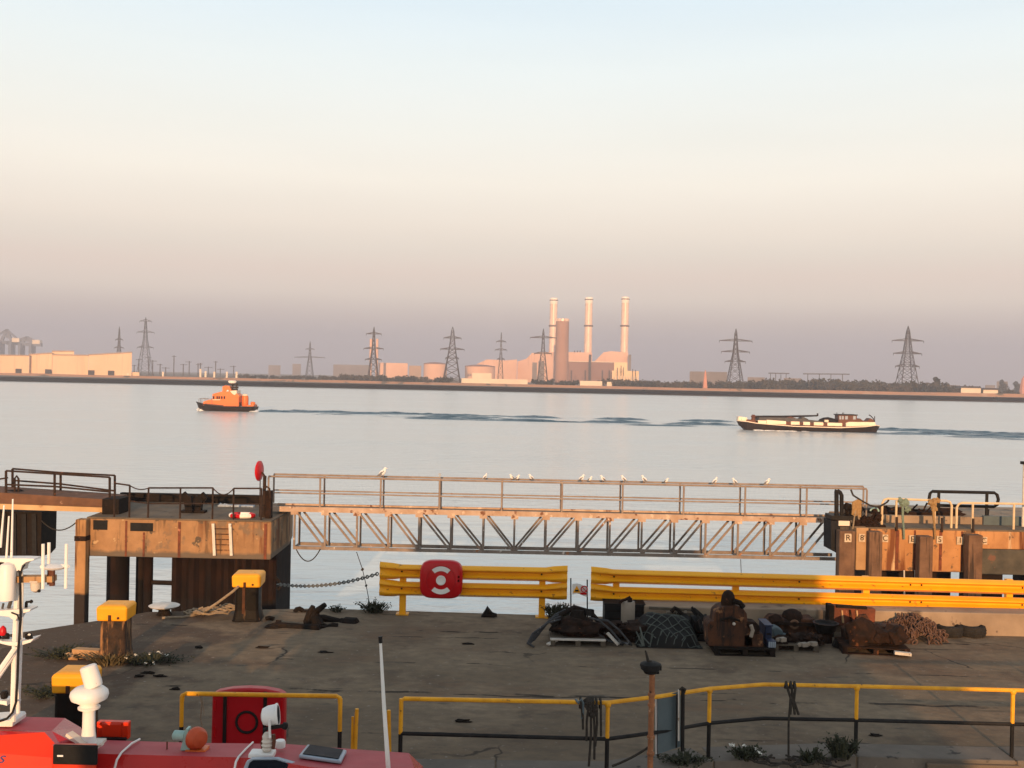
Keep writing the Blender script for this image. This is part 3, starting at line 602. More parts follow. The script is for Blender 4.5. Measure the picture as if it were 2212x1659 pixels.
# ship cranes far off at the left edge
for i, (x, yt, sg, lb) in enumerate(((14, 712, 1, 'hazy blue dock crane at the left edge, the taller one'), (58, 728, 1, 'hazy blue dock crane with a lowered boom, right of the taller one'))):
    d = 2500; t = thing('dock_crane', lb, 'crane', (P(x, 760, d).x, d, LZ)); z1 = P(x, 738 + i*4, d).z; zt = P(x, yt, d).z; X = P(x, 760, d).x
    k = B()
    for dx in (-13, 13):
        for dy in (-9, 9): k.bar((X+dx, d+dy, LZ), (X+dx, d+dy, z1), 6)
        k.bar((X+dx, d-9, z1*.45), (X+dx, d+9, z1*.45), 3)
    k.bar((X-13, d-9, z1*.5), (X+13, d-9, z1*.5), 3.4); k.bar((X-13, d-9, LZ), (X+13, d-9, z1*.5), 1.8); k.build('portal', M['crane'], t)
    k = B(); k.bar((X-48, d, z1), (X+36, d, z1-3), 9, 8); k.build('boom', M['crane'], t)
    k = B(); k.bar((X-13, d, z1), (X, d, zt), 6); k.bar((X+13, d, z1), (X, d, zt), 6); k.bar((X, d, zt), (X+34, d, z1), 4); k.bar((X, d, zt), (X-46, d, z1), 4); k.bar((X-6, d, (z1+zt)/2), (X+20, d, z1+4), 5); k.build('gantry_frame', M['crane'], t)
    k = B(); k.box(X+16, X+34, d-7, d+7, z1-1, z1+9); k.build('machinery_house', M['far_white'], t)

# bushes and trees: many leaf sized faces spread through uneven crowns
def bush_mesh(seed, w, h, n, tall=False):
    rnd = random.Random(seed); k = B(); lobes = []
    for i in range(9 if not tall else 7):
        if tall: lobes.append((Vector((rnd.uniform(-.2, .2)*w, rnd.uniform(-.3, .3)*w, h*(.12+.80*i/6))), w*(.52-.055*i)*rnd.uniform(.8, 1.1)))
        else: lobes.append((Vector((rnd.uniform(-.5, .5)*w, rnd.uniform(-.3, .3)*w, h*rnd.uniform(.12, .62))), h*rnd.uniform(.22, .42)))
    for i in range(n):
        c, r = rnd.choice(lobes); v = Vector((rnd.gauss(0, 1), rnd.gauss(0, 1), rnd.gauss(0, 1))).normalized()*r*rnd.uniform(.35, 1.08)
        p = c + v; p.z = max(.05, p.z); s = rnd.uniform(.16, .42)*h*.16 + .12
        a = Vector((rnd.gauss(0, 1), rnd.gauss(0, 1), rnd.gauss(0, 1))).normalized(); b = a.orthogonal().normalized()*s; a = a.cross(b).normalized()*s*.7
        k.quad(p-a-b, p+a-b*.6, p+a*.8+b, p-a+b*.7)
    return k
PROT = []
for i, (w_, h_, n_, mt) in enumerate(((11, 4.6, 900, 'bush'), (8, 5.6, 800, 'bush_dark'), (14, 4.0, 1000, 'bush'), (7, 3.4, 600, 'bush_dark'))):
    o = bush_mesh(20+i, w_, h_, n_).build('bush', M[mt]); PROT.append(o)
    tag(o, 'dark leafy bush in the scrub along the far bank', 'bush', 'bushes along the far bank')
rnd = random.Random(3); used = set()
def bush_at(x, ytop, d, i):
    h0 = (4.6, 5.6, 4.0, 3.4)[i]; z = P(x, ytop, d).z; s = max(.35, (z - LZ)/h0/.95); src = PROT[i]
    o = src if i not in used else src.copy()
    if i in used: COL.objects.link(o)
    used.add(i); o.location = (P(x, ytop, d).x, d, LZ-.2); o.rotation_euler.z = rnd.uniform(0, 6.28); o.scale = (s*rnd.uniform(.8, 1.1), s*rnd.uniform(.8, 1.1), s)
yt_at = [(740, 806), (800, 808), (1106, 818), (1330, 818), (1480, 824), (1600, 821), (1750, 818), (1900, 824), (2000, 826), (2060, 832), (2150, 842), (2230, 846)]
def ytop(x):
    for (a, b), (c, e) in zip(yt_at, yt_at[1:]):
        if x <= c: return b + (e-b)*(x-a)/(c-a)
    return 846
x = 1322.0
while x < 2200:
    dens = 6 if x < 1500 else 7.5
    bush_at(x, ytop(x) + rnd.uniform(-4, 7), rnd.uniform(808, 880), rnd.randrange(4)); x += dens + rnd.uniform(-2, 5)
for x in (878, 868, 888, 950, 962, 1176, 1186, 1170, 1215, 1222, 1230): bush_at(x, ytop(x) - rnd.uniform(-2, 4) + (0 if x < 1000 else 2), 850, rnd.choice((1, 3)))
for i in range(22): x = 735 + i*9 + rnd.uniform(-3, 3); bush_at(x, ytop(x) + rnd.uniform(0, 6) + (4 if x > 900 else 0), rnd.uniform(890, 950), rnd.randrange(4))
for i in range(16): x = 525 + i*13 + rnd.uniform(-4, 4); bush_at(x, 806 + i*.25 + rnd.uniform(0, 4), 1000, rnd.randrange(4))
for x in (2085, 2100, 2141, 2146, 2122, 2160): bush_at(x, 849 + rnd.uniform(-2, 3), 742, rnd.choice((1, 3)))
for j, (x, yt, yb, d, w_, lb) in enumerate(((2020.5, 816, 842, 850, 8.5, 'tall dark conifer standing above the bushes on the right bank'), (2197, 825, 850, 1300, 11, 'hazy pointed tree near the right edge of the far bank'),
                                       (2165, 822, 850, 1320, 12, 'hazy round tree in front of the blocky grey building'), (2147, 855, 870, 718, 4.5, 'dark rounded tree at the water edge on the right'))):
    p = P(x, yt, d); h = p.z - (LZ if d > 730 else -4.6); base = LZ if d > 730 else -4.6; t = thing('tree', lb, 'tree', (p.x, d, base))
    k = bush_mesh(50+j, w_, h, 900, tall=(j != 3)); k.v = [v + Vector((p.x, d, base)) for v in k.v]; k.build('crown', M['bush_dark'], t)
    k = B(); k.tube([(p.x, d, base), (p.x+.2, d, base+h*.4), (p.x, d, base+h*.8)], [.45, .3, .1], 6); k.build('trunk', M['far_dark'], t)

# the hazy evening air
hz = bpy.data.materials.new('haze_air'); hz.use_nodes = True; t_ = hz.node_tree; t_.nodes.clear()
o_ = t_.nodes.new('ShaderNodeOutputMaterial'); v_ = t_.nodes.new('ShaderNodeVolumePrincipled'); t_.links.new(v_.outputs[0], o_.inputs['Volume'])
v_.inputs['Color'].default_value = (.92, .86, .88, 1); v_.inputs['Density'].default_value = .00031; v_.inputs['Anisotropy'].default_value = .35
k = B(); k.box(-3300, 3300, -80, 4000, -7.6, 140); k.build('haze', hz, kind='stuff')
# ------------------------------------------------------------------ the two boats on the river
d = G(490, 888, WZ).y                                   # orange cutter, bow to the left
def K1(x, y): return P(384.0 + x*.0992, 795.5 + y*.0992, d)
t = thing('pilot_cutter', 'orange cutter with black hull heading left across the river', 'boat', (K1(1070, 930).x, d, WZ))
hs = [(412, 735, .12, 880), (470, 748, .9, 905), (580, 778, 1.7, 930), (740, 805, 2.2, 950), (1050, 832, 2.4, 955), (1440, 838, 2.4, 955), (1640, 838, 2.3, 950), (1722, 838, 2.1, 905)]
k = B(); secs = []
for x, yd, w, yb in hs:
    p = K1(x, yd); q = K1(x + (45 if x < 500 else -30 if x > 1700 else 0), yb); secs.append([(p.x, d-w, p.z), (p.x, d+w, p.z), (q.x, d+w*.6, min(q.z, WZ-.1) if x > 480 else q.z), (q.x, d-w*.6, min(q.z, WZ-.1) if x > 480 else q.z)])
k.loft(secs); k.build('hull', M['b_black'], t)
k = B(); k.tube([K1(x, yd) + Vector((0, -w, .0)) for x, yd, w, yb in hs], .16, 6); k.build('rubbing_strake', M['rubber'], t)
def side(k, pts, w, dy=0): q = [K1(*p) for p in pts]; k.prism([(p.x, d-w+dy, p.z) for p in q], (0, 2*w, 0)); return k
side(B(), [(590, 800), (600, 725), (700, 690), (800, 672), (1060, 690), (1060, 830)], 1.75).build('foredeck_cabin', M['b_orange'], t)
cab = side(B(), [(800, 690), (800, 560), (860, 540), (1000, 505), (1190, 500), (1330, 545), (1385, 600), (1380, 828), (1050, 828), (1050, 690)], 1.85).build('cabin', M['b_orange'], t, bevel=.08)
side(B(), [(1000, 510), (1000, 400), (1060, 375), (1150, 385), (1200, 500)], 1.2).build('flying_bridge', M['b_orange'], t)
side(B(), [(1180, 490), (1325, 478), (1325, 545), (1285, 580), (1240, 560)], 1.9).build('roof_screen', M['far_white'], t)
side(B(), [(1368, 825), (1368, 620), (1382, 620), (1382, 825)], 1.88).build('door_gap', M['b_brown'], cab)
side(B(), [(640, 790), (640, 760), (1040, 800), (1040, 828)], 1.8).build('toe_board', M['b_brown'], t)
for x in (830, 905, 950, 1005, 1062): side(B(), [(x-18, 665), (x-18, 605), (x+16, 605), (x+16, 665)], 1.87).build('window', M['glass_dark'], cab)
side(B(), [(800, 690), (800, 676), (970, 676), (970, 690)], 1.9).build('white_band', M['far_white'], t)
c = K1(1465, 830); k = B(); k.lathe((c.x, d, c.z), [(.8, 0), (.85, .3), (.85, 2.2), (.7, 2.7)], 14); k.build('aft_drum', M['b_orange'], t, smooth=True)
k = B(); k.lathe((c.x, d, c.z+2.7), [(.75, 0), (.65, .3), (.3, .45)], 14); k.build('drum_cover', M['far_white'], t, smooth=True)
side(B(), [(1540, 838), (1540, 800), (1690, 790), (1690, 838)], 1.9).build('stern_bulwark', M['b_orange'], t)
k = B(); c = K1(1655, 770); k.lathe((c.x, d-.8, c.z-.5), [(.3, 0), (.62, .2), (.62, .8), (.3, 1)], 10); k.build('stern_float', M['b_orange'], t)
k = B(); a, b = K1(1180, 500), K1(1200, 350); k.tube([a, b], .2, 6); k.tube([K1(1280, 500), K1(1285, 330)], .16, 6); k.bar(K1(1070, 420), K1(1320, 420), .5, .5); k.bar(K1(1110, 465), K1(1310, 470), .3, .5); k.bar(K1(1170, 355), K1(1310, 355), .4); k.build('mast', M['b_black'], t)
k = B(); a = K1(1190, 340); k.lathe((a.x, d, a.z), [(.3, 0), (.95, .25), (1.1, .7), (.9, .85)], 12); k.build('radar_dome', M['cap_white'], t, smooth=True)
k = B(); k.tube([K1(1270, 350), K1(1275, 255)], .06, 5); k.build('aerial', M['b_black'], t)
k = B(); c = K1(1120, 505); k.lathe((c.x, d-1.3, c.z-.4), [(.35, 0), (.4, .5), (.1, .8)], 10); k.build('searchlight', M['cap_white'], t)
k = B()
for w in (-1, 1):
    pr = [(478, 665, .7), (560, 655, 1.3), (680, 672, 1.7), (790, 660, 1.9)]; k.tube([K1(x, y) + Vector((0, w*s, 0)) for x, y, s in pr], .06, 5)
    for x, y, s in pr: k.tube([K1(x, y) + Vector((0, w*s, 0)), K1(x, y+110) + Vector((0, w*s, 0))], .06, 5)
k.bar(K1(478, 665) + Vector((0, -.7, 0)), K1(478, 665) + Vector((0, .7, 0)), .1); k.build('bow_rail', M['far_grey'], t)
k = B(); k.blob(K1(490, 905), (.9, 1.3, .5), .35, 2, 3); k.blob(K1(560, 925), (1.4, 1.6, .28), .35, 2, 6); k.thing('bow_wave', M['foam'], 'white bow wave foaming at the stem of the orange cutter', 'foam')
k = B(); k.blob(K1(1660, 938), (1.2, 2.2, .4), .35, 2, 4); k.blob(K1(1740, 955), (1.0, 1.8, .2), .35, 2, 5); k.thing('stern_wash', M['foam'], 'white wash behind the stern of the orange cutter', 'foam')

d = G(1745, 931, WZ).y                                  # Dutch style barge, bow to the left
def K2(x, y): return P(1563.5 + x*.1612, 866.8 + y*.1612, d)
t = thing('river_barge', 'long low cream and black river barge heading left', 'barge', (K2(1120, 390).x, d, WZ))
hs = [(172, 262, .25, 322), (215, 266, 1.1, 350), (290, 272, 1.9, 380), (400, 292, 2.4, 400), (900, 333, 2.5, 410), (1500, 352, 2.5, 415), (1850, 338, 2.4, 415), (2010, 322, 1.6, 410), (2078, 335, .5, 352)]
k = B(); secs = []
for x, yd, w, yb in hs:
    p = K2(x, yd); q = K2(x + (30 if x < 250 else -25 if x > 2040 else 0), yb); zz = q.z if (x < 250 or x > 2040) else min(q.z, WZ-.15)
    secs.append([(p.x, d-w, p.z), (p.x, d+w, p.z), (q.x, d+w*.8, zz), (q.x, d-w*.8, zz)])
k.loft(secs); k.build('hull', M['b_black'], t)
k = B(); k.loft([[K2(x, yd+e) + Vector((0, s*w*1.02, 0)) for s, e in ((-1, 0), (1, 0), (1, -11), (-1, -11))] for x, yd, w, yb in hs]); k.build('white_sheer_strake', M['far_white'], t)
def side2(k, pts, w): q = [K2(*p) for p in pts]; k.prism([(p.x, d-w, p.z) for p in q], (0, 2*w, 0)); return k
side2(B(), [(178, 255), (185, 200), (300, 215), (310, 262)], .9).build('bow_bulwark', M['b_cream'], t, bevel=.1)
side2(B(), [(285, 275), (290, 240), (400, 250), (420, 285)], 1.3).build('foredeck_cover', M['b_brown'], t)
side2(B(), [(425, 292), (425, 258), (1540, 292), (1540, 340)], 1.95).build('cargo_coaming', M['b_brown'], t)
for x0, x1 in ((430, 540), (545, 800), (865, 980), (1030, 1118), (1170, 1295), (1350, 1545)):
    y0 = 250 + (x0-430)*.033; y1 = 250 + (x1-430)*.033; side2(B(), [(x0, y0+42), (x0, y0-(10 if 540 < x0 < 600 else 0)), (x1, y1), (x1, y1+42)], 2.02).build('coaming_panel', M['b_cream'], t)
side2(B(), [(440, 258), (450, 212), (820, 215), (1000, 232), (1300, 265), (1300, 290)], 1.6).build('hatch_cover', M['b_grey'], t)
side2(B(), [(990, 255), (1040, 205), (1110, 235), (1100, 262)], 1.2).build('hatch_board', M['b_grey'], t)
side2(B(), [(820, 250), (830, 212), (880, 205), (950, 225), (970, 255)], 1.0).build('deck_locker', M['b_brown'], t)
k = B(); k.tube([K2(400, 208), K2(800, 206), K2(1255, 193)], [.26, .24, .16], 8); k.build('lowered_mast', M['b_black'], t)
k = B(); k.lathe(K2(395, 262) - Vector((0, 0, .2)), [(.5, 0), (.4, .9), (.55, 1.1), (.3, 1.5)], 10); k.build('windlass', M['b_brown'], t)
k = B(); k.rbox(K2(1256, 200), .25, .4, .6); k.build('mast_head', M['b_black'], t)
k = B(); k.blob(K2(1395, 272) , (2.2, 1.1, .95), .08, 2, 2); k.build('covered_dinghy', M['b_black'], t)
side2(B(), [(1328, 276), (1328, 246), (1380, 246), (1380, 276)], 1.2).build('dinghy_patch', M['far_white'], t)
wh = side2(B(), [(1512, 335), (1512, 180), (1755, 180), (1755, 300), (1600, 335)], 1.3).build('wheelhouse', M['b_brown'], t)
side2(B(), [(1500, 182), (1500, 170), (1765, 175), (1765, 188)], 1.5).build('wheelhouse_roof', M['b_black'], t)
for x0, x1 in ((1522, 1545), (1556, 1580), (1600, 1635), (1705, 1740)): side2(B(), [(x0, 240), (x0, 195), (x1, 195), (x1, 240)], 1.33).build('window', M['frame_grey'], wh)
side2(B(), [(1755, 300), (1755, 235), (1800, 228), (1850, 262), (1900, 262), (1940, 225), (1985, 250), (1990, 300)], 1.2).build('aft_cabin', M['b_brown'], t)
side2(B(), [(1600, 330), (1600, 285), (1640, 272), (1985, 275), (1990, 318)], 1.9).build('aft_bulwark', M['b_cream'], t)
k = B(); k.tube([K2(2015, 300), K2(2005, 235), K2(1975, 200), K2(1945, 182)], .1, 6); k.tube([K2(2020, 300), K2(2022, 200)], .08, 6); k.build('stern_davit', M['b_black'], t)
k = B()
for x, h in ((1515, 150), (1590, 152), (1607, 150)): k.tube([K2(x, 185), K2(x, h)], .07, 5)
k.bar(K2(1510, 182), K2(1612, 182), .15); k.build('aerials', M['b_black'], t)
k = B()
for i, x in enumerate((560, 700, 860, 1040, 430, 620, 780)): k.blob(K2(x, 385 + (x-560)*.03) + Vector((0, -2.5, 0)), (1.1, .6, .12), .4, 2, i)
k.bar(K2(430, 386) + Vector((0, -2.5, -.03)), K2(1050, 402) + Vector((0, -2.5, -.03)), .3, .1)
k.thing('side_wash', M['foam'], 'thin broken white wash along the side of the barge', 'foam')

# ------------------------------------------------------------------ the jetty: left pier
DJ, DF, DBK = 35.7, 34.0, 38.6
def rail_tube(b, pts, r=.028): b.tube(pts, r, 6)
t = thing('concrete_pier', 'stained concrete jetty pier on rusty steel piles at the left', 'pier', (P(390, 1200, DF).x, DF, WZ-.5))
tl, tr, bl, br = P(187, 1122, DF), P(586, 1126, DF), P(187, 1200, DF), P(586, 1211, DF)
zt, zb = (tl.z+tr.z)/2, (bl.z+br.z)/2
x0, x1 = tl.x, tr.x
k = B()
k.hexa([(x0, DF, zb), (x1, DF, zb), (x1+.35, DF+.6, zb+.18), (x0-.2, DBK, zb)], [(x0, DF, zt), (x1, DF, zt), (x1+.6, DF+.5, zt), (x0-.2, DBK, zt)])
k.v = []; k.f = []; k.mi = []
plan = [(x0, DF), (x1, DF), (x1+.03, DF+2.8), (x1-.25, DBK), (x0-.1, DBK)]
low = [(x0, DF, zb), (x1, DF, zb), (x1+.02, DF+2.8, zb+.05), (x1-.25, DBK, zb+.05), (x0-.1, DBK, zb)]
k.loft([[Vector(p) for p in low], [Vector((a, b, zt)) for a, b in plan]])
body = k.build('pier_block', M['conc_pier'], t, bevel=.04)
k = B(); k.loft([[Vector((a, b, zt+.002)) for a, b in plan], [Vector((a*.999+.0, b, zt+.05)) for a, b in plan]]); k.build('deck', M['conc_top'], t)
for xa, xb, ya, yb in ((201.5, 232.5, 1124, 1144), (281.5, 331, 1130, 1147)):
    a, b = P(xa, yb, DF), P(xb, ya, DF); k = B(); k.box(a.x, b.x, DF-.012, DF+.25, a.z, b.z); k.build('recess_shade', M['tarp'], body)  # raised black boxes; the shade inside the recesses is put in as colour
for xc, w in ((273, 4), (388, 5.5), (311.5, 4), (574, 6)):      # rusted steel straps let into the face
    a = P(xc, 1135, DF); w_ = px(DF, w); k = B(); k.box(a.x-w_/2, a.x+w_/2, DF-.022, DF+.05, zb+.02, zt-.05 if xc != 311.5 else P(xc, 1150, DF).z); k.build('steel_strap', M['rust_red'], body)
k = B()
for a_, b_, w in ((460.5, 463.5, 4.6), (497, 500, 4.6)):
    k.bar(P(a_, 1131, DF-.1), P(b_, 1200, DF-.1), px(DF, w), .09)
lad = k.build('ladder', M['white_worn'], t)
for i in range(5): y = 1142 + i*11.5; k = B(); k.bar(P(463, y, DF-.1), P(496, y+.6, DF-.1), .028); k.build('rung', M['rust'], lad)
for xc, w, yy, mt, dd in ((175.5, 23.5, 1122, 'timber', 33.7),):
    a = P(xc, yy, dd); w_ = px(dd, w); k = B(); k.box(a.x-w_/2, a.x+w_/2, dd-.05, dd+.32, WZ-1, a.z+.0); k.build('timber_pile', M[mt], t, bevel=.03)
    k = B(); z_ = P(xc, 1163, dd).z; k.box(a.x-w_/2-.01, a.x+w_/2+.01, dd-.07, dd+.34, z_-.08, z_+.08); k.build('iron_band', M['rust_dark'], t)
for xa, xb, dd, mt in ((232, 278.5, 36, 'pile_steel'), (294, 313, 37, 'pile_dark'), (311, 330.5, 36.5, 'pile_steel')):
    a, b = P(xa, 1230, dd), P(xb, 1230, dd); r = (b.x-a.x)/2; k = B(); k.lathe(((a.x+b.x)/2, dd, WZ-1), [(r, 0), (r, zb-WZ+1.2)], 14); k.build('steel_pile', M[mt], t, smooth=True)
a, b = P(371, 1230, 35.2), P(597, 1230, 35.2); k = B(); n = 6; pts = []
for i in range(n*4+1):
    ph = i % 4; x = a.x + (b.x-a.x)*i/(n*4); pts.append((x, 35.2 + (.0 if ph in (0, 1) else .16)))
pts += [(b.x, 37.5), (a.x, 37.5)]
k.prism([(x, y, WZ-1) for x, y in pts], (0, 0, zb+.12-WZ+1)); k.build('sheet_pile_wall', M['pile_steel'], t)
k = B(); k.bar(P(328, 1258, 36.4), P(372, 1259.5, 36.4), .14, .14); k.build('strut', M['pile_dark'], t)
k = B(); k.tube([P(596, 1248, 35.0), P(604, 1256, 34.9), P(607, 1266, 34.9), P(603, 1273, 34.9), P(598, 1268, 34.9)], .06, 6); k.build('mooring_hook', M['black_rust'], t)
# rail round the pier
t = thing('pier_railing', 'thin dark railing along the front of the left concrete pier', 'railing', (P(420, 1122, DF).x, DF+.1, zt))
posts = [(248, 1103, 1044), (280.5, 1124, 1048.5), (321, 1125, 1054), (390, 1125, 1054), (460, 1126, 1054), (505, 1126, 1055), (565, 1127, 1055)]
k_ = .12; tops = [P(x, y1, DF+k_) for x, y0, y1 in posts]
for p in tops: k = B(); k.tube([(p.x, p.y, zt+.045), p], .034, 6); k.build('post', M['rail_dark'], t)
for seg in (((0, 1),), ((2, 3), (3, 4)), ((5, 6),)):
    k = B(); pts = [tops[seg[0][0]]] + [tops[j] for i, j in seg]; rail_tube(k, pts, .03); k.build('top_rail', M['rail_dark'], t)
for i, j in ((1, 2), (4, 5)): k = B(); k.tube(sag(tops[i], tops[j], .22 if i == 4 else .09), .02, 5); k.build('slack_chain', M['rail_dark'], t)
for i, j in ((1, 2), (2, 3), (3, 4), (5, 6)):
    k = B(); rail_tube(k, [tops[i] - Vector((0, 0, .52)), tops[j] - Vector((0, 0, .52))], .024); k.build('mid_rail', M['rail_dark'], t)
# back parapet beam and kerb of the pier deck
k = B(); a, b = P(262, 1088, DBK-.2), P(572, 1090, DBK-.2); k.box(a.x, b.x, DBK-.35, DBK-.1, zt+.05, zt+.36); k.thing('pier_kerb', M['black_rust'], 'dark timber kerb along the back of the left pier deck', 'kerb')
c = P(418, 1112, 35.6); t = thing('mooring_bitts', 'dark V shaped mooring bitts on the left pier deck', 'bitts', (c.x, c.y, zt+.05))
k = B(); k.box(c.x-.42, c.x+.42, c.y-.2, c.y+.2, zt+.05, zt+.13); k.build('base_plate', M['black_rust'], t)
for s_ in (-1, 1):
    k = B(); k.bar((c.x+s_*.14, c.y, zt+.1), (c.x+s_*.2, c.y, zt+.62), .2, .26); k.bar((c.x+s_*.2, c.y, zt+.5), (c.x+s_*.4, c.y, zt+.68), .16, .24); k.build('horn', M['black_rust'], t)
c = G(523, 1119, zt+.06); c = P(523, 1121, 34.6); k = B(); k.tube([(c.x+.38*math.cos(a_*.314), c.y+.25*math.sin(a_*.314), zt+.13) for a_ in range(20)], .075, 8, True)
k.mi = [0 if (i//(8*3)) % 2 else 1 for i in range(len(k.f))]; k.thing('lifebuoy', [M['cap_white'], M['red_pod']], 'red and white lifebuoy lying flat on the left pier deck', 'lifebuoy')
k = B(); rnd = random.Random(5)
for i in range(26): k.blob(P(rnd.uniform(475, 545), rnd.uniform(1093, 1101), 37.4) , (rnd.uniform(.1, .25), .15, rnd.uniform(.05, .12)), .3, 1, i)
a, b = P(472, 1101, 37.4), P(548, 1102, 37.4); k.box(a.x, b.x, 37.3, 37.6, zt+.05, zt+.1); k.thing('rope_heap', M['frame_grey'], 'pale grey heap of old rope at the back of the left pier deck', 'rope')
# lifebuoy pod seen edge on, its post, and the dark post cluster beside the bridge end
t = thing('lifebuoy_housing', 'red oval lifebuoy housing seen edge on, on a post at the bridge end', 'lifebuoy housing', (P(570, 1110, 34.8).x, 34.8, zt+.05))
k = B(); a = P(562.5, 1017, 34.8); k.lathe((a.x-.1, a.y, a.z), [(.08, -.02), (.27, 0), (.345, .04), (.345, .09), (.27, .13), (.1, .145)], 20, axis=(1, -.12, 0)); k.build('housing', M['red_pod'], t, smooth=True)
k = B(); k.tube([(P(571, 1040, 34.8).x, 34.8, zt+.05), P(572, 1028, 34.8)], .06, 8); k.build('post', M['rail_dark'], t)
k = B(); k.bar(P(566, 1020, 34.8), P(573, 1030, 34.8), .05); k.tube([(P(562, 1040, 34.8).x, 34.8, zt+.05), P(562, 1038, 34.8)], .02, 6); k.build('bracket', M['rail_dark'], t)
t = thing('gate_post', 'stout dark gate post at the left end of the bridge railing', 'post', (P(582, 1110, 34.6).x, 34.6, zt+.05))
k = B(); a = P(581, 1060, 34.6); k.box(a.x-.1, a.x+.1, 34.5, 34.75, zt+.05, a.z); k.build('post', M['rust_dark'], t)
k = B(); k.tube([P(571, 1058, 34.5), P(576, 1051, 34.5), P(582, 1055, 34.5), P(584, 1075, 34.5)], .035, 6); k.build('hoop', M['rail_dark'], t)

# left gangway beam, its double rail, and the dark fender panel below
t = thing('gangway', 'rusty gangway beam on an ochre girder at the far left', 'gangway', (P(120, 1080, 35).x, 35.5, 0))
a0, a1, b0, b1 = P(-60, 1060, 35), P(237, 1079.5, 35), P(-60, 1085, 35), P(237, 1096, 35)
k = B(); k.hexa([b0, b1, b1+Vector((0, 1.6, 0)), b0+Vector((0, 1.6, 0))], [a0, a1, a1+Vector((0, 1.6, 0)), a0+Vector((0, 1.6, 0))]); k.build('walkway', M['beam_brown'], t)
c0, c1 = P(-60, 1097, 35.02), P(232, 1106, 35.02)
k = B(); q = Vector((0, 1.4, 0)); e = Vector((0, -.05, -.01)); k.hexa([c0+e, c1+e, c1+q, c0+q], [b0+e, b1+e, b1+q+e, b0+q+e]); k.build('girder', M['beam_light'], t)
k = B(); a = P(244, 1090, 35); k.box(a.x-.25, a.x+.32, 34.7, 35.6, zt+.05, P(244, 1076, 35).z); k.build('hinge_block', M['black_rust'], t)
for dd, off, xs in ((35.1, 0, (13, 118, 237)), (36.5, 0, (27, 131, 248))):
    ys = {13: (1017, 1080), 118: (1023.5, 1082), 237: (1031, 1098), 27: (1012.5, 1066), 131: (1021, 1073), 248: (1027, 1098)}
    tp = [P(x, ys[x][0], dd) for x in xs]; bt = [P(x, ys[x][1], dd) for x in xs]
    for p, q_ in zip(tp, bt): k = B(); k.tube([q_, p], .045, 6); k.build('post', M['rail_dark'], t)
    for f in (0, .46):
        pts = [p.lerp(q_, f if f == 0 else .47) for p, q_ in zip(tp, bt)]
        k = B(); k.tube(pts, .035, 6); k.build('rail', M['rail_dark'], t)
k = B(); k.tube([P(-40, 1040, 35.2), P(5, 1034, 35.2), P(17, 1032, 35.2)], .03, 6); k.build('end_rail', M['rail_dark'], t)
k = B(); k.tube([P(32, 1068, 35.4), P(32, 1033, 35.4), P(36, 1028, 35.4), P(40, 1034, 35.4), P(40, 1068, 35.4)], .035, 6); k.build('hoop', M['rail_dark'], t)
k = B(); k.blob(P(30, 1071, 35.5), (.55, .4, .2), .3, 2, 5); k.build('rope_pile', M['black_rust'], t)
t = thing('fender_panel', 'tall black fender panel hanging under the gangway at the far left', 'fender', (P(40, 1200, 36).x, 36, -1.5))
q = [P(-80, 1104, 36), P(90, 1106, 36), P(88, 1196, 36), P(78, 1207, 36), P(55, 1216, 36), P(20, 1221, 36), P(-80, 1220, 36)]
k = B(); k.prism(q, (0, 1.2, 0)); k.build('panel', M['black_rust'], t)
for x in (8, 30, 52, 74): k = B(); a, b = P(x, 1110, 35.97), P(x+1, 1198, 35.97); k.bar(a, b, .16, .06); k.build('rubbing_timber', M['rubber'], t)
k = B(); k.tube(sag(P(90, 1125, 36), P(165, 1128, 34.2), .3), .022, 5); k.thing('slack_line', M['rope_dark'], 'thin slack line between the black fender panel and the left pier', 'rope')

# ------------------------------------------------------------------ footbridge between the piers
WB = .85
xs_ = [636, 702, 771, 839, 905, 974, 1043.5, 1111, 1179, 1248.5, 1317, 1386, 1456, 1524, 1594, 1664, 1734, 1801]
ztop = P(1106, 1109.5, DJ).z; zbot = P(1106, 1193, DJ).z
X = [P(x, 1150, DJ).x for x in xs_]; xl = P(588, 1105, DJ).x; xr = P(1812, 1130, DJ).x
t = thing('footbridge', 'lattice girder footbridge spanning between the two jetty piers', 'footbridge', ((xl+xr)/2, DJ, zbot))
hT = px(DJ, 11)
for y in (DJ, DJ+WB):
    k = B(); k.box(xl, xr, y-.05, y+.05, ztop-hT/2, ztop+hT/2); k.build('top_chord', M['truss_rust'], t)
    k = B(); k.box(X[0]-.03, xr+.05, y-.045, y+.045, zbot-.05, zbot+.06); k.build('bottom_chord', M['truss'], t)
    for i, x in enumerate(X[:-1]):
        k = B(); zz = ztop-hT/2
        k.bar((x, y, zbot+.04), (x, y, zz), .068, .06)
        k.build('upright', M['truss'], t)
        k = B(); k.box(x-.13, x+.13, y-.06, y+.06, zz-.10, zz+.01); k.build('gusset', M['truss_rust'], t)
        nx = X[i+1]; k = B()
        if i < 7: k.bar((x+.06, y, zz), (nx-.05, y, zbot+.05), .048, .07)
        else: k.bar((x+.06, y, zbot+.05), (nx-.06, y, zz), .048, .07)
        k.build('diagonal', M['truss'], t)
k = B(); k.box(xl, xr, DJ+.06, DJ+WB-.06, ztop-.02, ztop+.03); k.build('deck', M['conc_top'], t)
for i in range(0, len(X), 2): k = B(); k.bar((X[i], DJ+.05, zbot), (X[i], DJ+WB-.05, zbot), .06); k.build('cross_brace', M['truss'], t)
zr = P(1106, 1040, DJ).z; zm = P(1106, 1075, DJ).z
px_ = [691, 822, 949, 1084, 1214, 1345, 1477, 1610, 1743]
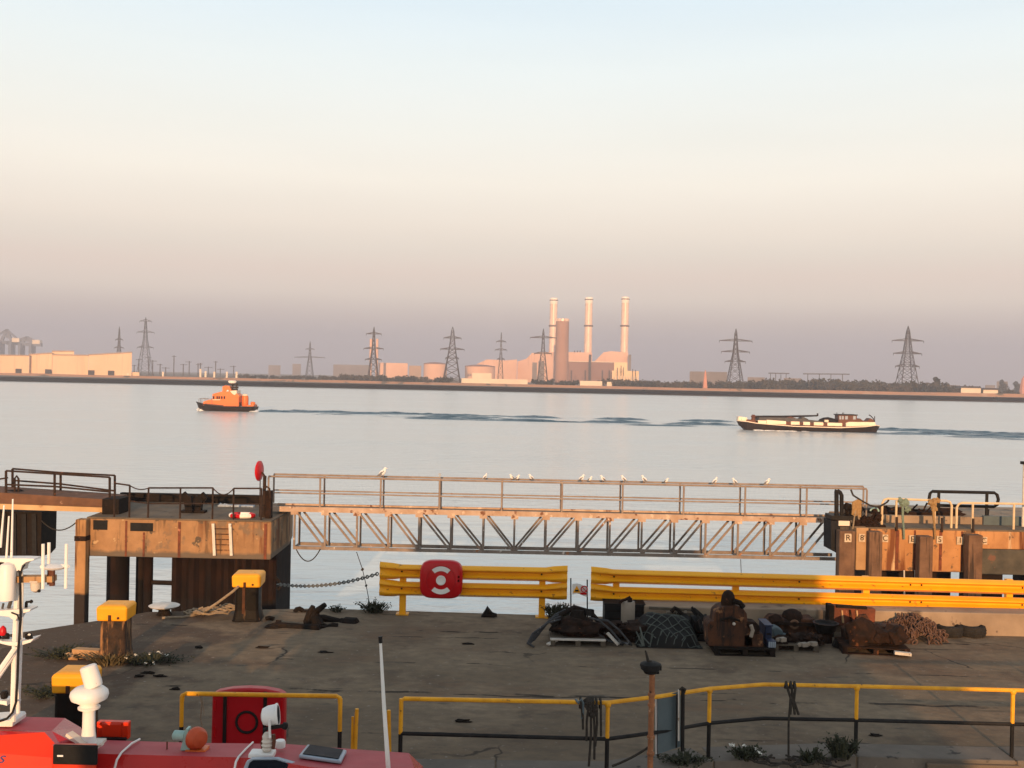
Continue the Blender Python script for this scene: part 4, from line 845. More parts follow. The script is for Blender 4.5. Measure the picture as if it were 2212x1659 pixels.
for y, mt in ((DJ+.02, 'rail_grey'), (DJ+WB-.02, 'rail_grey')):
    x_a = P(580, 1035, DJ).x; x_b = P(1872 if y < DJ+.5 else 1882, 1055, DJ).x
    for z, nm in ((zr, 'hand_rail'), (zm, 'mid_rail')):
        k = B(); pts = [(x_a, y, z), ((x_a+x_b)/2, y, z-.01), (x_b, y, z)]
        if nm == 'hand_rail': pts += [(x_b+.02, y, z-.05), (x_b+.02, y, ztop-.3)]; pts = [(x_a, y, ztop+.1), (x_a, y, z-.04)] + pts
        k.tube(pts, .034 if nm == 'hand_rail' else .026, 7); k.build(nm, M[mt], t)
    for x in px_: X_ = P(x, 1075, DJ).x; k = B(); k.tube([(X_, y, ztop+.02), (X_, y, zr)], .034, 7); k.build('rail_post', M['rail_grey'], t)
k = B(); k.tube(sag(P(640, 1187, DJ-.1), P(692, 1186, DJ-.1), .42), .02, 5); k.thing('rope_loop', M['rope_dark'], 'slack rope loop hanging under the left end of the footbridge', 'rope')
pts = [P(770, 1192, DJ-.1), P(783, 1230, DJ-.1), P(791, 1265, DJ-.1), P(801, 1318, DJ-.1), P(803, 1345, DJ-.1)]
k = B(); k.tube(pts, .014, 5); k.blob(pts[1], .06, .2, 1); k.blob(pts[2], .05, .2, 1); k.thing('knotted_line', M['rope_dark'], 'thin knotted line hanging from the footbridge left of the yellow barrier', 'rope')
k = B(); k.tube([P(1600, 1208, DJ-.1), P(1602, 1262, DJ-.1)], .012, 5); k.thing('thin_line', M['rope_dark'], 'thin straight line hanging from the footbridge behind the long barrier', 'rope')
k = B(); a = P(950, 1029, DJ); k.rbox((a.x, DJ+.02, a.z+.02), .09, .09, .09); k.rbox((a.x, DJ+.02, a.z-.02), .04, .04, .05); k.thing('rail_lamp', M['frame_grey'], 'tiny grey lamp box fixed on the bridge handrail', 'lamp')

# gulls along the handrail
def make_gull(sc):
    k = B(); k.tube([(-.17, 0, .07), (-.12, 0, .11), (-.06, 0, .15), (.0, 0, .19), (.035, 0, .235), (.05, 0, .275), (.06, 0, .31), (.085, 0, .325), (.11, 0, .318), (.15, 0, .308)],
                    [.012, .042, .082, .09, .074, .05, .045, .043, .022, .005], 8); return k
gl = [(827, 1, 1.3, 'large white gull alone near the left end of the bridge handrail'), (1048, 1, .8, 'small gull second from the left on the bridge handrail'),
      (1105, -1, .8, 'left of three gulls close together on the bridge handrail'), (1118, 1, .75, 'middle of three gulls close together on the bridge handrail'), (1147, -1, .85, 'right of three gulls close together on the bridge handrail'),
      (1257, 1, .95, 'left of the middle four gulls, tail pointing left'), (1275, 1, .75, 'smallest of the middle four gulls, low on the handrail'), (1302, -1, .9, 'upright gull third of the middle four gulls'),
      (1347, -1, .95, 'gull above a handrail post, last of the middle four'), (1391, -1, 1.0, 'plump gull fifth from the right on the handrail'), (1440, 1, .75, 'small gull fourth from the right on the handrail'),
      (1545, 1, .95, 'gull third from the right on the handrail'), (1587, -1, .9, 'gull second from the right on the handrail'), (1658, 1, .95, 'last gull on the right of the bridge handrail')]
g0 = None
for i, (x, f, s_, lb) in enumerate(gl):
    p = Vector((P(x, 1040, DJ).x, DJ+.02, zr+.03))
    if g0 is None:
        g0 = thing('gull', lb, 'gull', (0, 0, 0), 'gulls on the bridge handrail')
        make_gull(1).build('body', M['gull_white'], g0, smooth=True)
        for sgn in (-1, 1):
            k = B(); k.loft([[(-.2, sgn*.03, .075), (-.2, sgn*.038, .06), (-.19, sgn*.03, .05)], [(-.08, sgn*.07, .2), (-.09, sgn*.098, .15), (-.07, sgn*.07, .1)], [(.02, sgn*.06, .26), (.02, sgn*.088, .22), (.035, sgn*.062, .17)]]); k.build('wing', M['gull_grey'], g0)
            k = B(); k.tube([(.01, sgn*.03, .12), (.0, sgn*.03, .05), (.02, sgn*.03, 0)], .009, 5); k.build('leg', M['gull_leg'], g0)
        g = g0
    else: g = copy_tree(g0, p, lb)
    g.location = p; g.rotation_euler = (0, 0, (0 if f > 0 else math.pi) + random.uniform(-.6, .6)); g.scale = (s_*.8,)*3

# ------------------------------------------------------------------ the jetty: right pier
DR = 34.0
t = thing('concrete_pier', 'right jetty pier of orange lit concrete with brown timber fenders and number plates', 'pier', (P(2050, 1230, DR).x, DR, WZ-.5))
a, b = P(1880, 1143, DR), P(3000, 1165, DR); zt2 = P(2050, 1146, DR).z; zb2 = P(2050, 1236, DR).z; xA, xB = a.x, b.x
xS = P(2104, 1200, DR).x
k = B(); k.loft([[Vector(p) for p in ((xA, DR, zb2), (xS, DR, zb2), (xS, DR+4.5, zb2), (xA, DR+4.5, zb2))], [Vector(p) for p in ((xA, DR, zt2), (xS, DR, zt2), (xS, DR+4.5, zt2), (xA, DR+4.5, zt2))]]); face = k.build('pier_block', M['conc_right'], t, bevel=.03)
zs = P(2150, 1186, DR).z
k = B(); k.box(xS+.002, xB, DR-.02, DR+4.5, zs, zt2); k.build('pier_block', M['conc_right'], t, bevel=.03)
k = B(); k.box(xS+.002, xB, DR-.05, DR+4.5, P(2150, 1241, DR).z, zs-.003); k.build('stained_base', M['conc_dark'], t, bevel=.05)
k = B(); zt3 = P(2050, 1117, 35.5).z; k.box(P(1885, 1120, 35.3).x, xB, DR+1.3, DR+4.4, zt2-.2, zt2+.30); k.build('raised_kerb', M['conc_wall'], t)
k = B(); k.box(xA-.1, xB, DR+.02, DR+1.28, zt2+.002, zt2+.05); k.build('deck', M['conc_top'], t)
k = B(); a = P(2125, 1110, 35.2); k.box(a.x, xB, DR+1.2, DR+1.32, zt2+.05, zt2+.36); k.build('dark_tarpaulin', M['board'], t)
for xc, w in ((1938, 7), (1976, 4), (2032, 6), (2078, 4)):
    a = P(xc, 1160, DR); w_ = px(DR, w); k = B(); k.box(a.x-w_/2, a.x+w_/2, DR-.02, DR+.03, zb2+.05, zt2-.02); k.build('rust_strap', M['rust_red'], face)
for xa, xb, yt, yb, dd, mt in ((1812, 1846.5, 1146, 1320, 33.5, 'timber_brown'), (1876, 1905, 1148, 1320, 33.4, 'timber_brown'), (1985, 2014, 1158, 1320, 33.5, 'timber_brown'), (2090.5, 2121, 1155, 1320, 33.5, 'timber_brown'), (1848, 1875.5, 1139, 1231, 33.7, 'timber_tan')):
    a, b, c = P(xa, yt, dd), P(xb, yt, dd), P(xb, yb, dd); k = B(); k.box(a.x, b.x, dd-.1, dd+.28, c.z if yb < 1300 else WZ-1, a.z); k.build('fender_timber', M[mt], t, bevel=.03)
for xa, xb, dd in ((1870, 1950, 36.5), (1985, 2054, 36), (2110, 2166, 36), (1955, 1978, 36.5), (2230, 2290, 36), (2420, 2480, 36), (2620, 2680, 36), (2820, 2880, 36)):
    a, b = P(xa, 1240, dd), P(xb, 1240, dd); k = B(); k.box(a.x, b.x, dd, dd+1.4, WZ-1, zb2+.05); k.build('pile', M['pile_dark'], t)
for x in (1953, 1977): k = B(); k.tube([P(x, 1232, 33.9), P(x+1, 1300, 33.9)], .025, 6); k.build('white_pipe', M['white_worn'], t)
for x, y, ch, dd, sz in ((1832, 1162, 'R', 33.36, 17), (1862, 1162, '8', 33.56, 16), (1912, 1163, 'C', 33.93, 15), (1971, 1165, 'E', 33.93, 16), (2030, 1166, 'S', 33.93, 15), (2074, 1168, '1', 33.93, 16), (2126, 1168, 'C', 33.90, 15)):
    c = P(x, y, dd); s_ = px(dd, sz)*.92; pl = B(); pl.box(c.x-s_*.48, c.x+s_*.48, dd, dd+.03, c.z-s_*.58, c.z+s_*.58); plate = pl.build('number_plate', M['plate_old'], t)
    k = B(); put_text(k, ch, s_*1.15, (c.x, dd-.006, c.z)); k.build('painted_mark', M['rust_dark'], plate)
k = B(); q = [P(1795, 1125, 33.9), P(1815, 1125, 33.9), P(1815, 1190, 33.9), P(1806, 1194, 33.9), P(1795, 1188, 33.9)]; k.prism(q, (0, .8, 0)); k.thing('rubber_fender', M['rubber'], 'black fender hanging at the right end of the footbridge', 'fender')
# hand rails on the right pier: cream hooped rail, black hoop rail
t = thing('cream_railing', 'cream hooped pipe railing along the right jetty pier', 'railing', (P(2060, 1100, 34.8).x, 34.8, zt2))
dd = 34.25; zr2 = P(2050, 1080, dd).z
def hoop(xa, xb, ya, yb, r, mt, nm='hoop_rail'):
    a, b = P(xa, ya, dd), P(xb, yb, dd); k = B(); k.tube([(a.x, dd, zt2+.05), (a.x, dd, a.z-.16), (a.x+.06, dd, a.z-.04), (a.x+.18, dd, a.z), (b.x-.18, dd, b.z), (b.x-.06, dd, b.z-.04), (b.x, dd, b.z-.16), (b.x, dd, zt2+.05)], r, 8); return k.build(nm, M[mt], t)
hoop(1906, 2056, 1077, 1082, .04, 'cream_rail'); hoop(2067, 2290, 1086, 1090, .04, 'cream_rail'); hoop(2305, 2540, 1091, 1096, .04, 'cream_rail'); hoop(2555, 2790, 1097, 1102, .04, 'cream_rail')
for x in (1936, 2019, 2101, 2190): p = P(x, 1080 + (x-1906)*.03, dd); k = B(); k.tube([(p.x, dd-.02, zt2-.02), (p.x, dd-.02, p.z)], .038, 8); k.build('post', M['cream_rail'], t)
for x in (1936, 2034, 2101): p = P(x, 1130, 34.0); k = B(); k.tube([(p.x, DR-.04, zt2-.05), (p.x, DR-.04, zt2+.42)], .04, 6); k.build('socket', M['rail_dark'], t)
t = thing('black_railing', 'black round ended pipe railing above the right jetty pier', 'railing', (P(2080, 1090, 35.6).x, 35.6, zt2+.3))
dd = 35.6; A = lambda x, y: P(x, y, dd); k = B()
k.tube([A(2014, 1061.5), A(2081, 1063), A(2148, 1064.5), A(2154, 1069), A(2156.5, 1079), A(2154, 1090), A(2147, 1094.5), A(2081, 1093), A(2016, 1091), A(2009, 1087), A(2007, 1077), A(2009, 1066)], .055, 8, True); k.build('hoop', M['black_paint'], t, smooth=True)
for x in (2028, 2132): p = A(x, 1063); k = B(); k.tube([(p.x, dd, zt2+.28), p], .055, 8); k.build('post', M['black_paint'], t)
k = B(); a, b = A(2068, 1117), A(2134, 1118.5); k.tube([a + Vector((0, 0, .2)), a, b, b + Vector((0, 0, .3))], .045, 6); k.build('low_rail', M['black_paint'], t)
# ropes tied on the cream rail
for x, mt, lb in ((1953, 'rope_green', 'pale green rope knotted on the cream railing and hanging down the pier'), (2020, 'rope_tan', 'tan rope knotted on the cream railing and hanging down the pier')):
    k = B(); a = P(x - (5 if mt == 'rope_tan' else 3), 1086, 34.18); rnd = random.Random(x)
    for j in range(6): k.blob(a + Vector((rnd.uniform(-.17, .17), rnd.uniform(-.05, .03), rnd.uniform(-.22, .10))), (.10, .07, .10), .4, 2, j)
    k.tube([a, P(x-3, 1120, 34.12), P(x-1, 1142, 33.9), P(x, 1165, 33.9)], [.045, .04, .035, .03], 6); k.thing('hanging_rope', M[mt], lb, 'rope')
t = thing('winch_post', 'rusty bollard hung with tan ropes beside a black crank at the bridge end', 'winch', (P(1840, 1120, 34.2).x, 34.2, zt2))
k = B(); a = P(1851, 1105, 34.2); k.lathe((a.x, 34.2, zt2), [(.16, 0), (.14, .1), (.14, .72), (.18, .8), (.1, .84)], 10); k.build('bollard', M['rust_dark'], t, smooth=True)
for j in range(6): x = 1843 + j*3.2; k = B(); k.tube([P(x, 1079+abs(j-3)*1.5, 34.0), P(x-.5, 1098, 33.95), P(x-1.5, 1112 + (j*7) % 10, 33.95)], .04, 6); k.build('rope_strand', M['rope_tan'], t)
k = B(); k.tube([P(1856, 1122, 33.9), P(1848, 1100, 33.95), P(1842, 1143, 33.85)], .03, 6); k.build('rope_tail', M['rope'], t)
k = B(); k.tube([P(1807, 1118, 34), P(1807, 1062, 34), P(1808, 1058, 34)], .075, 8); k.tube([P(1818, 1118, 34), P(1818, 1070, 34), P(1815, 1064, 34), P(1809, 1060, 34)], .07, 8); k.build('black_crank', M['black_paint'], t)
k = B(); a, b = P(1794, 1122, 34), P(1850, 1114, 34); k.box(a.x, b.x, 33.9, 34.6, a.z, b.z); k.build('platform', M['black_paint'], t)
k = B()
for j in range(9): k.blob(P(1830 + (j*37) % 26, 1095 + (j*13) % 18, 34.1), .13, .4, 2, j)
k.build('gear_pile', M['black_rust'], t)
k = B(); a = P(1823, 1131, 33.85); k.rbox((a.x, 33.85, a.z-.07), .36, .05, .16); k.build('white_plate', M['far_white'], t)
k = B(); k.box(P(1806, 1126, 33.95).x, P(1836, 1126, 33.95).x, 33.92, 34.3, P(1806, 1137, 33.95).z, P(1806, 1121, 33.95).z); k.build('rusty_bracket', M['rust_dark'], t)
k = B(); k.tube([P(1838, 1058, 34), P(1843, 1070, 34), P(1862, 1082, 34), P(1880, 1092, 34), P(1893, 1095, 34), P(1903, 1093, 34), P(1916, 1085, 34.2), P(1920, 1080, 34.2)], .03, 6); k.thing('slack_cable', M['rope_dark'], 'dark slack cable from the winch post to the cream railing', 'cable')
k = B(); rnd = random.Random(8)
for j in range(26): k.blob(P(rnd.uniform(1880, 2058), rnd.uniform(1102, 1117), rnd.uniform(35.6, 36.4)), (rnd.uniform(.15, .5), rnd.uniform(.1, .3), rnd.uniform(.06, .17)), .35, 2, j)
for j in range(8): a = P(rnd.uniform(1890, 2000), 1112, 35.8); k.tube([a, a + Vector((rnd.uniform(-.4, .4), 0, rnd.uniform(.1, .45)))], .03, 5)
a, b = P(1880, 1116, 35.6), P(2060, 1118, 35.6); k.box(a.x, b.x, 35.5, 36.4, zt2+.3, zt2+.4); k.thing('scrap_heap', M['rust_dark'], 'dark heap of scrap and rope on the right jetty pier', 'scrap')
k = B(); rnd = random.Random(18)
for j in range(14): k.blob(P(rnd.uniform(1860, 1895), rnd.uniform(1112, 1136), 34.3), rnd.uniform(.08, .2), .45, 2, j)
a = P(1878, 1139, 34.2); k.rbox((a.x, 34.3, zt2), 1.0, .5, .12); k.thing('old_winch', M['rust_dark'], 'corroded purple brown winch at the corner of the right pier', 'winch')
k = B(); k.tube([P(1889 + 9*math.cos(a_*.33), 1105 - 8*math.sin(a_*.33), 34.9) for a_ in range(10)], .03, 6); k.thing('blue_hose', M['teal'], 'pale blue hose arching over the corner of the right pier', 'hose')
t = thing('white_mast', 'white pole with a dark cap at the right edge of the frame', 'pole', (P(2211, 1100, 35).x, 35, zt2))
k = B(); p = P(2213, 1003, 35); k.tube([(p.x, 35, zt2), p], .05, 8); k.build('pole', M['white_worn'], t)
k = B(); k.rbox((p.x, 35, p.z), .2, .2, .1); k.build('cap', M['black_paint'], t)
# ------------------------------------------------------------------ on the quay: crash barriers and the wall
DB = 21.28
def wbeam(k, xa, xb, zc, flare_l, flare_r, d, slope=0):
    prof = [(.145, .03), (.134, .0), (.088, -.085), (.066, -.088), (.016, .01), (-.016, .01), (-.066, -.088), (-.088, -.085), (-.134, 0), (-.145, .03)]
    xs = [xa]; L_ = xb - xa
    if flare_l: xs += [xa+.04, xa+.12, xa+.3, xa+.46]
    n = max(4, int(L_/1.2)); a = xs[-1]; e = xb - (.46 if flare_r else 0)
    xs += [a + (e-a)*i/n for i in range(1, n+1)]
    if flare_r: xs += [xb-.3, xb-.12, xb-.04, xb]
    secs = []
    for x in xs:
        u = 0
        if flare_l: u = max(u, 1 - (x-xa)/.46)
        if flare_r: u = max(u, 1 - (xb-x)/.46)
        u = max(0, min(1, u)); g = 1 + .22*min(1, u*2.2); dp = 1 - .45*u; bk = .10*u*u
        wob = .006*mnoise.noise(Vector((x*1.3, zc, 2)))
        fr = [Vector((x, d + y*dp + bk + wob, zc + z*g + slope*(x-xa))) for z, y in prof]
        secs.append(fr + [p + Vector((0, .012, 0)) for p in reversed(fr)])
    k.loft(secs)
def zat(x, y, d): return P(x, y, d).z
zu, zl = .912, .556
t = thing('crash_barrier', 'short yellow double rail crash barrier carrying the red lifebuoy housing', 'barrier', (P(1020, 1325, DB).x, DB, 0))
for z in (zu, zl): k = B(); wbeam(k, P(819, 1250, DB).x, P(1226, 1250, DB).x, z, True, True, DB-.02); k.build('rail_beam', M['yellow'], t, smooth=True)
for x in (869, 1171):
    a = P(x, 1300, DB); k = B(); k.box(a.x-.065, a.x+.065, DB+.02, DB+.04, 0, zu+.1); k.box(a.x-.065, a.x+.065, DB+.12, DB+.14, 0, zu+.1); k.box(a.x-.012, a.x+.012, DB+.04, DB+.12, 0, zu+.1); k.build('post', M['yellow'], t)
    k = B(); k.box(a.x-.13, a.x+.13, DB-.02, DB+.2, .002, .025); k.build('base_plate', M['yellow_rail'], t)
for x in (868, 1170):
    for z in (zu, zl): k = B(); k.lathe(P(x, 1250, DB-.02) * 1, [(.02, 0), (.012, .014)], 8, axis=(0, -1, 0)); k.v = [Vector((v.x, v.y, v.z - P(x, 1250, DB).z + z)) for v in k.v]; k.build('bolt', M['rust_dark'], t)
t = thing('crash_barrier', 'long yellow double rail crash barrier running off to the right', 'barrier', (P(1800, 1325, DB).x, DB, 0))
zu2, zl2 = .905, .548
for z in (zu2, zl2): k = B(); wbeam(k, P(1277, 1250, DB).x, P(3300, 1250, DB).x, z, True, False, DB-.03, -.0065); k.build('rail_beam', M['yellow'], t, smooth=True)
for x in (1331, 1590, 1872, 2182, 2470, 2760, 3050):
    a = P(x, 1300, DB); k = B(); k.box(a.x-.065, a.x+.065, DB+.02, DB+.14, 0, zu2+.1); k.build('post', M['yellow'], t)
for x in (1326, 1726, 1966, 2208, 1990):
    for z in (zu2+.0, zl2): k = B(); p = P(x, 1250, DB); k.lathe((p.x, DB-.03, z - .0065*(p.x-P(1277, 1250, DB).x)), [(.02, 0), (.012, .014)], 8, axis=(0, -1, 0)); k.build('bolt', M['rust_dark'], t)
# red lifebuoy housing on the short barrier
t = thing('lifebuoy_housing', 'red rounded square lifebuoy housing with white arcs hung on the yellow barrier', 'lifebuoy housing', (P(952, 1290, DB).x, DB-.2, P(952, 1296, DB).z))
def squircle(w, h, n=40, e=4.0):
    return [(math.copysign(abs(math.cos(a))**(2/e), math.cos(a))*w, math.copysign(abs(math.sin(a))**(2/e), math.sin(a))*h) for a in [2*math.pi*i/n for i in range(n)]]
dh = DB - .12; c = P(952.5, 1253.5, dh-.22); w, h = px(dh-.22, 46.5), px(dh-.22, 41.5)
k = B(); secs = []
for s_, y in ((.93, 0), (1, -.03), (1, -.14), (.965, -.19), (.88, -.215)): secs.append([Vector((c.x + a*s_, dh + y, c.z + b*s_)) for a, b in squircle(w, h)])
k.loft(secs); k.build('cover', M['red_pod'], t, smooth=True)
yf = dh - .217
def arc_piece(k, r0, r1, a0, a1, y0, y1, n=14):
    secs = []
    for i in range(n+1):
        a = a0 + (a1-a0)*i/n; ca, sa = math.cos(a), math.sin(a)
        secs.append([Vector((c.x+ca*r0, y0, c.z+sa*r0)), Vector((c.x+ca*r1, y0, c.z+sa*r1)), Vector((c.x+ca*r1, y1, c.z+sa*r1)), Vector((c.x+ca*r0, y1, c.z+sa*r0))])
    k.loft(secs); return k
R_ = w*.40
for a0 in (R(48), R(228)): arc_piece(B(), R_*1.08, R_*1.62, a0, a0 + R(84), yf, yf-.012).build('white_arc', M['white'], t)
k = B(); k.lathe((c.x, yf, c.z), [(R_*.56, 0), (R_*.56, .03), (R_*.42, .035), (R_*.40, .02), (R_*.1, .018)], 24, axis=(0, -1, 0)); k.build('centre_boss', M['white'], t, smooth=True)
k = B(); arc_piece(k, R_*1.66, R_*1.72, 0, 2*math.pi, yf+.006, yf-.006, 40); k.build('ring_groove', M['red_cab'], t)
for dz in (.05, -.03): k = B(); k.rbox((c.x + w*.82, yf+.012, c.z + dz), .035, .02, .05); k.build('latch', M['white_worn'], t)
# warning sign between two rods
t = thing('warning_banner', 'small white warning banner strung between two dark rods in the barrier gap', 'sign', (P(1252, 1330, 21.0).x, 21.0, 0))
for x, y0, y1 in ((1233.5, 1249, 1334), (1269, 1252, 1336)): k = B(); p, q = P(x, y1, 21.0), P(x-.5, y0, 21.0); k.tube([(p.x, 21, 0), q], .014, 6); k.build('rod', M['black_paint'], t)
k = B(); n = 8; secs = []
for i in range(n+1):
    u = i/n; x = 1236 + 34*u; y_ = 1262 + 3*u - 3*math.sin(u*5); p, q = P(x, y_ + 22, 20.98), P(x, y_, 20.98); o = Vector((0, -.02*math.sin(u*6), 0)); secs.append([p+o, q+o, q+o+Vector((0, .006, 0)), p+o+Vector((0, .006, 0))])
k.loft(secs); k.build('banner', M['white'], t)
yb_ = 20.95
k = B(); c = P(1246, 1274, yb_); k.prism([(c.x-.08, yb_, c.z-.06), (c.x+.08, yb_, c.z-.06), (c.x, yb_, c.z+.085)], (0, .006, 0)); tri = k.build('warning_triangle', M['yellow_cap'], t)
k = B(); k.box(c.x-.035, c.x+.035, yb_-.004, yb_, c.z-.035, c.z+.0); k.build('pictogram', M['tarp'], tri)
cc = P(1262, 1272.5, yb_); k = B(); k.tube([(cc.x+.062*math.cos(a_*.393), yb_, cc.z+.062*math.sin(a_*.393)) for a_ in range(16)], .012, 5, True); k.tube([(cc.x-.042, yb_, cc.z+.042), (cc.x+.042, yb_, cc.z-.042)], .01, 5); k.build('prohibition_ring', M['red_pod'], t)
k = B(); k.box(cc.x-.08, cc.x+.05, yb_, yb_+.004, cc.z-.115, cc.z-.075); k.build('red_strip', M['red_pod'], t)
# low concrete wall along the river edge on the right
k = B(); xw0, xw1 = P(1392, 1370, 20.6).x, P(3300, 1370, 20.6).x
k.hexa([(xw0, 20.62, -.3), (xw1, 20.5, -.3), (xw1, 21.1, -.3), (xw0, 21.1, -.3)], [(xw0, 20.64, .44), (xw1, 20.53, .47), (xw1, 21.1, .47), (xw0, 21.1, .44)])
k.thing('parapet_wall', M['conc_wall'], 'low concrete parapet wall under the long yellow barrier', 'wall', bevel=.025)

# ------------------------------------------------------------------ mooring bollards
def bollard(lb, x, yb, hgt, capw, stem_w, rot, stem_mat, seed, dd=None):
    g = G(x, yb) if dd is None else Vector((P(x, 1500, dd).x, dd, 0)); t = thing('mooring_bollard', lb, 'bollard', (g.x, g.y, 0), 'yellow capped mooring bollards')
    k = B(); secs = []; hs = stem_w/2
    for z, s_ in ((0, 1.22), (.06, 1.12), (.22, 1.0), (hgt-.22, .97)):
        ring = [(hs*a, hs*b) for a, b in ((-1, -.82), (-.82, -1), (.82, -1), (1, -.82), (1, .82), (.82, 1), (-.82, 1), (-1, .82))]
        secs.append([Vector((g.x + (u*math.cos(rot) - v*math.sin(rot))*s_, g.y + (u*math.sin(rot) + v*math.cos(rot))*s_, z)) for u, v in ring])
    k.loft(secs); k.build('stem', stem_mat, t, bevel=.02)
    k = B(); secs = []; hc = capw/2
    for z, s_ in ((hgt-.26, .97), (hgt-.05, 1.0), (hgt-.005, .93), (hgt+.012, .6)):
        secs.append([Vector((g.x + (u*math.cos(rot) - v*math.sin(rot))*s_, g.y + (u*math.sin(rot) + v*math.cos(rot))*s_, z)) for u, v in ((-hc, -hc), (hc, -hc), (hc, hc), (-hc, hc))])
    k.loft(secs); cap = k.build('cap', M['yellow_cap'], t, bevel=.03)
    k = B(); o = Vector((math.sin(rot), -math.cos(rot), 0))*hc; e = Vector((math.cos(rot), math.sin(rot), 0))
    k.rbox(Vector((g.x, g.y, hgt-.25)) + o - e*.05*capw, .05, .02, .10, rot); k.lathe(Vector((g.x, g.y, hgt-.2)) + o + e*.22*capw, [(.025, -.01), (.02, .014)], 8, axis=tuple(o)); k.build('rust_lug', M['rust'], cap)
    return g
b1 = bollard('yellow capped bollard with flaking rusty stem and dry grass at its foot', 250, 1424, .97, .52, .43, R(2), M['bollard_rust'], 1)
b2 = bollard('yellow capped bollard with a mooring rope tied to it near the left pier', 536, 1337, .95, .58, .47, R(4), M['bollard_iron'], 2)
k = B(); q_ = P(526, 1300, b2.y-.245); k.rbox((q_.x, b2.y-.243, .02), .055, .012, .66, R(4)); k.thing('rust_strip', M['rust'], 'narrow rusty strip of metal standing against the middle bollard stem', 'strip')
b3 = bollard('nearest yellow capped bollard, partly hidden by the boat searchlight', 166, 1590, .95, .50, .45, R(2), M['bollard_iron'], 3, 13.75)
# flat topped cleat
c = P(355, 1304, 20.9); t = thing('mushroom_cleat', 'low flat topped mooring cleat with a worn white top near the left pier', 'cleat', (c.x, 20.9, 0))
k = B(); k.lathe((c.x, 20.9, 0), [(.16, 0), (.13, .04), (.11, .1), (.2, .14)], 14); k.build('stem', M['black_rust'], t, smooth=True)
k = B(); k.lathe((c.x, 20.9, .14), [(.2, 0), (.29, .03), (.31, .05), (.27, .065), (.05, .07)], 20); k.build('flat_top', M['white_worn'], t, smooth=True)
# ropes and chains of the middle bollard
p0 = P(516, 1266, b2.y-.3); k = B(); pts = [p0, P(500, 1280, b2.y-.35), P(470, 1302, b2.y-.4), P(446, 1318, b2.y-.45)] + [G(x, y, .02) for x, y in ((436, 1325), (420, 1329), (395, 1333), (365, 1334), (350, 1335))]
k.tube(pts, .026, 7); k.thing('mooring_rope', M['rope'], 'mooring rope running down from the middle bollard to the ground', 'rope')
k = B(); rnd = random.Random(4)
for j in range(7):
    cx, cy = 420 + j*13, 1326 + rnd.uniform(-3, 4); g = G(cx, cy, .04); r0 = rnd.uniform(.12, .24)
    k.tube([(g.x + r0*1.6*math.cos(a_*.42+j), g.y + r0*.9*math.sin(a_*.42+j), .03 + .02*j + .05*abs(math.sin(a_*.9+j))) for a_ in range(16)], .022, 5)
k.thing('rope_heap', M['rope'], 'pale heap of old rope on the quay beside the middle bollard', 'rope')
def chain(a, b, drop, n, r, wire):
    pts = sag(a, b, drop, n); k = B()
    for i in range(n):
        p, q = pts[i], pts[i+1]; d = (q-p).normalized(); u = (Vector((0, 0, 1)) if i % 2 else Vector((0, 1, 0))); u = (u - d*u.dot(d)).normalized(); m = (p+q)/2; h = (q-p).length*.62
        k.tube([m + d*h*math.cos(a_*math.pi/4) + u*r*math.sin(a_*math.pi/4) for a_ in range(8)], wire, 4, True)
    return k
chain(P(600, 1262, 24), P(817, 1239, DB+.05), .13, 46, .03, .014).thing('barrier_chain', M['chain_grey'], 'grey chain sagging from the left pier to the short yellow barrier', 'chain')
# anchor lying on the quay
A7 = lambda x, y, d: P(521.2 + x*.1364, 1234.4 + y*.1364, d)
t = thing('old_anchor', 'old black iron anchor lying on the quay between bollard and barrier', 'anchor', (G(678, 1352).x, G(678, 1352).y, 0)); d = G(678, 1352).y
k = B(); k.tube([A7(1150, 760, d+.3), A7(1300, 740, d+.4), A7(1560, 800, d+.4)], [.09, .075, .07], 8); k.build('shank', M['black_rust'], t)
k = B(); k.tube([A7(1590, 770, d+.42), A7(1600, 870, d+.3), A7(1640, 880, d+.25)], .07, 8); k.lathe(A7(1610, 835, d+.4), [(.12, 0), (.15, .05), (.15, .28), (.1, .32)], 10, axis=(1, -.2, 0)); k.build('stock_end', M['black_rust'], t)
k = B(); k.tube([A7(1090, 900, d-.05), A7(1070, 760, d+.05), A7(1095, 650, d+.1), A7(1140, 545, d+.1)], [.11, .10, .08, .045], 8); k.build('fluke_arm', M['black_rust'], t)
k = B(); k.tube([A7(1230, 880, d-.1), A7(1170, 720, d), A7(1190, 630, d), A7(1330, 525, d-.05)], [.12, .10, .07, .05], 8); k.build('fluke_arm', M['black_rust'], t)
k = B(); k.blob(A7(1190, 890, d-.1), (.2, .16, .1), .3, 2, 3); k.blob(A7(1080, 850, d), (.12, .12, .13), .3, 2, 4); k.build('crown', M['black_rust'], t)
k = B(); k.tube([A7(440, 885, d-.2), A7(560, 870, d-.15), A7(800, 875, d-.15), A7(1000, 895, d-.2), A7(1250, 905, d-.25)], [.06, .09, .075, .08, .09], 8); k.blob(A7(500, 890, d-.2), (.16, .12, .06), .3, 2, 6); k.build('lower_arm', M['black_rust'], t)
k = B(); k.tube([A7(1290, 850, d+.1), A7(1370, 880, d), A7(1450, 850, d), A7(1530, 860, d)], .05, 7); k.build('shackle', M['black_rust'], t)
k = B(); k.tube([A7(390, 750, d+.4), A7(440, 735, d+.4), A7(520, 755, d+.4)], .05, 6); k.tube([A7(550, 800, d+.2), A7(630, 805, d+.2)], .045, 6); k.thing('iron_scrap', M['black_rust'], 'small bits of black iron on the quay left of the anchor', 'scrap')
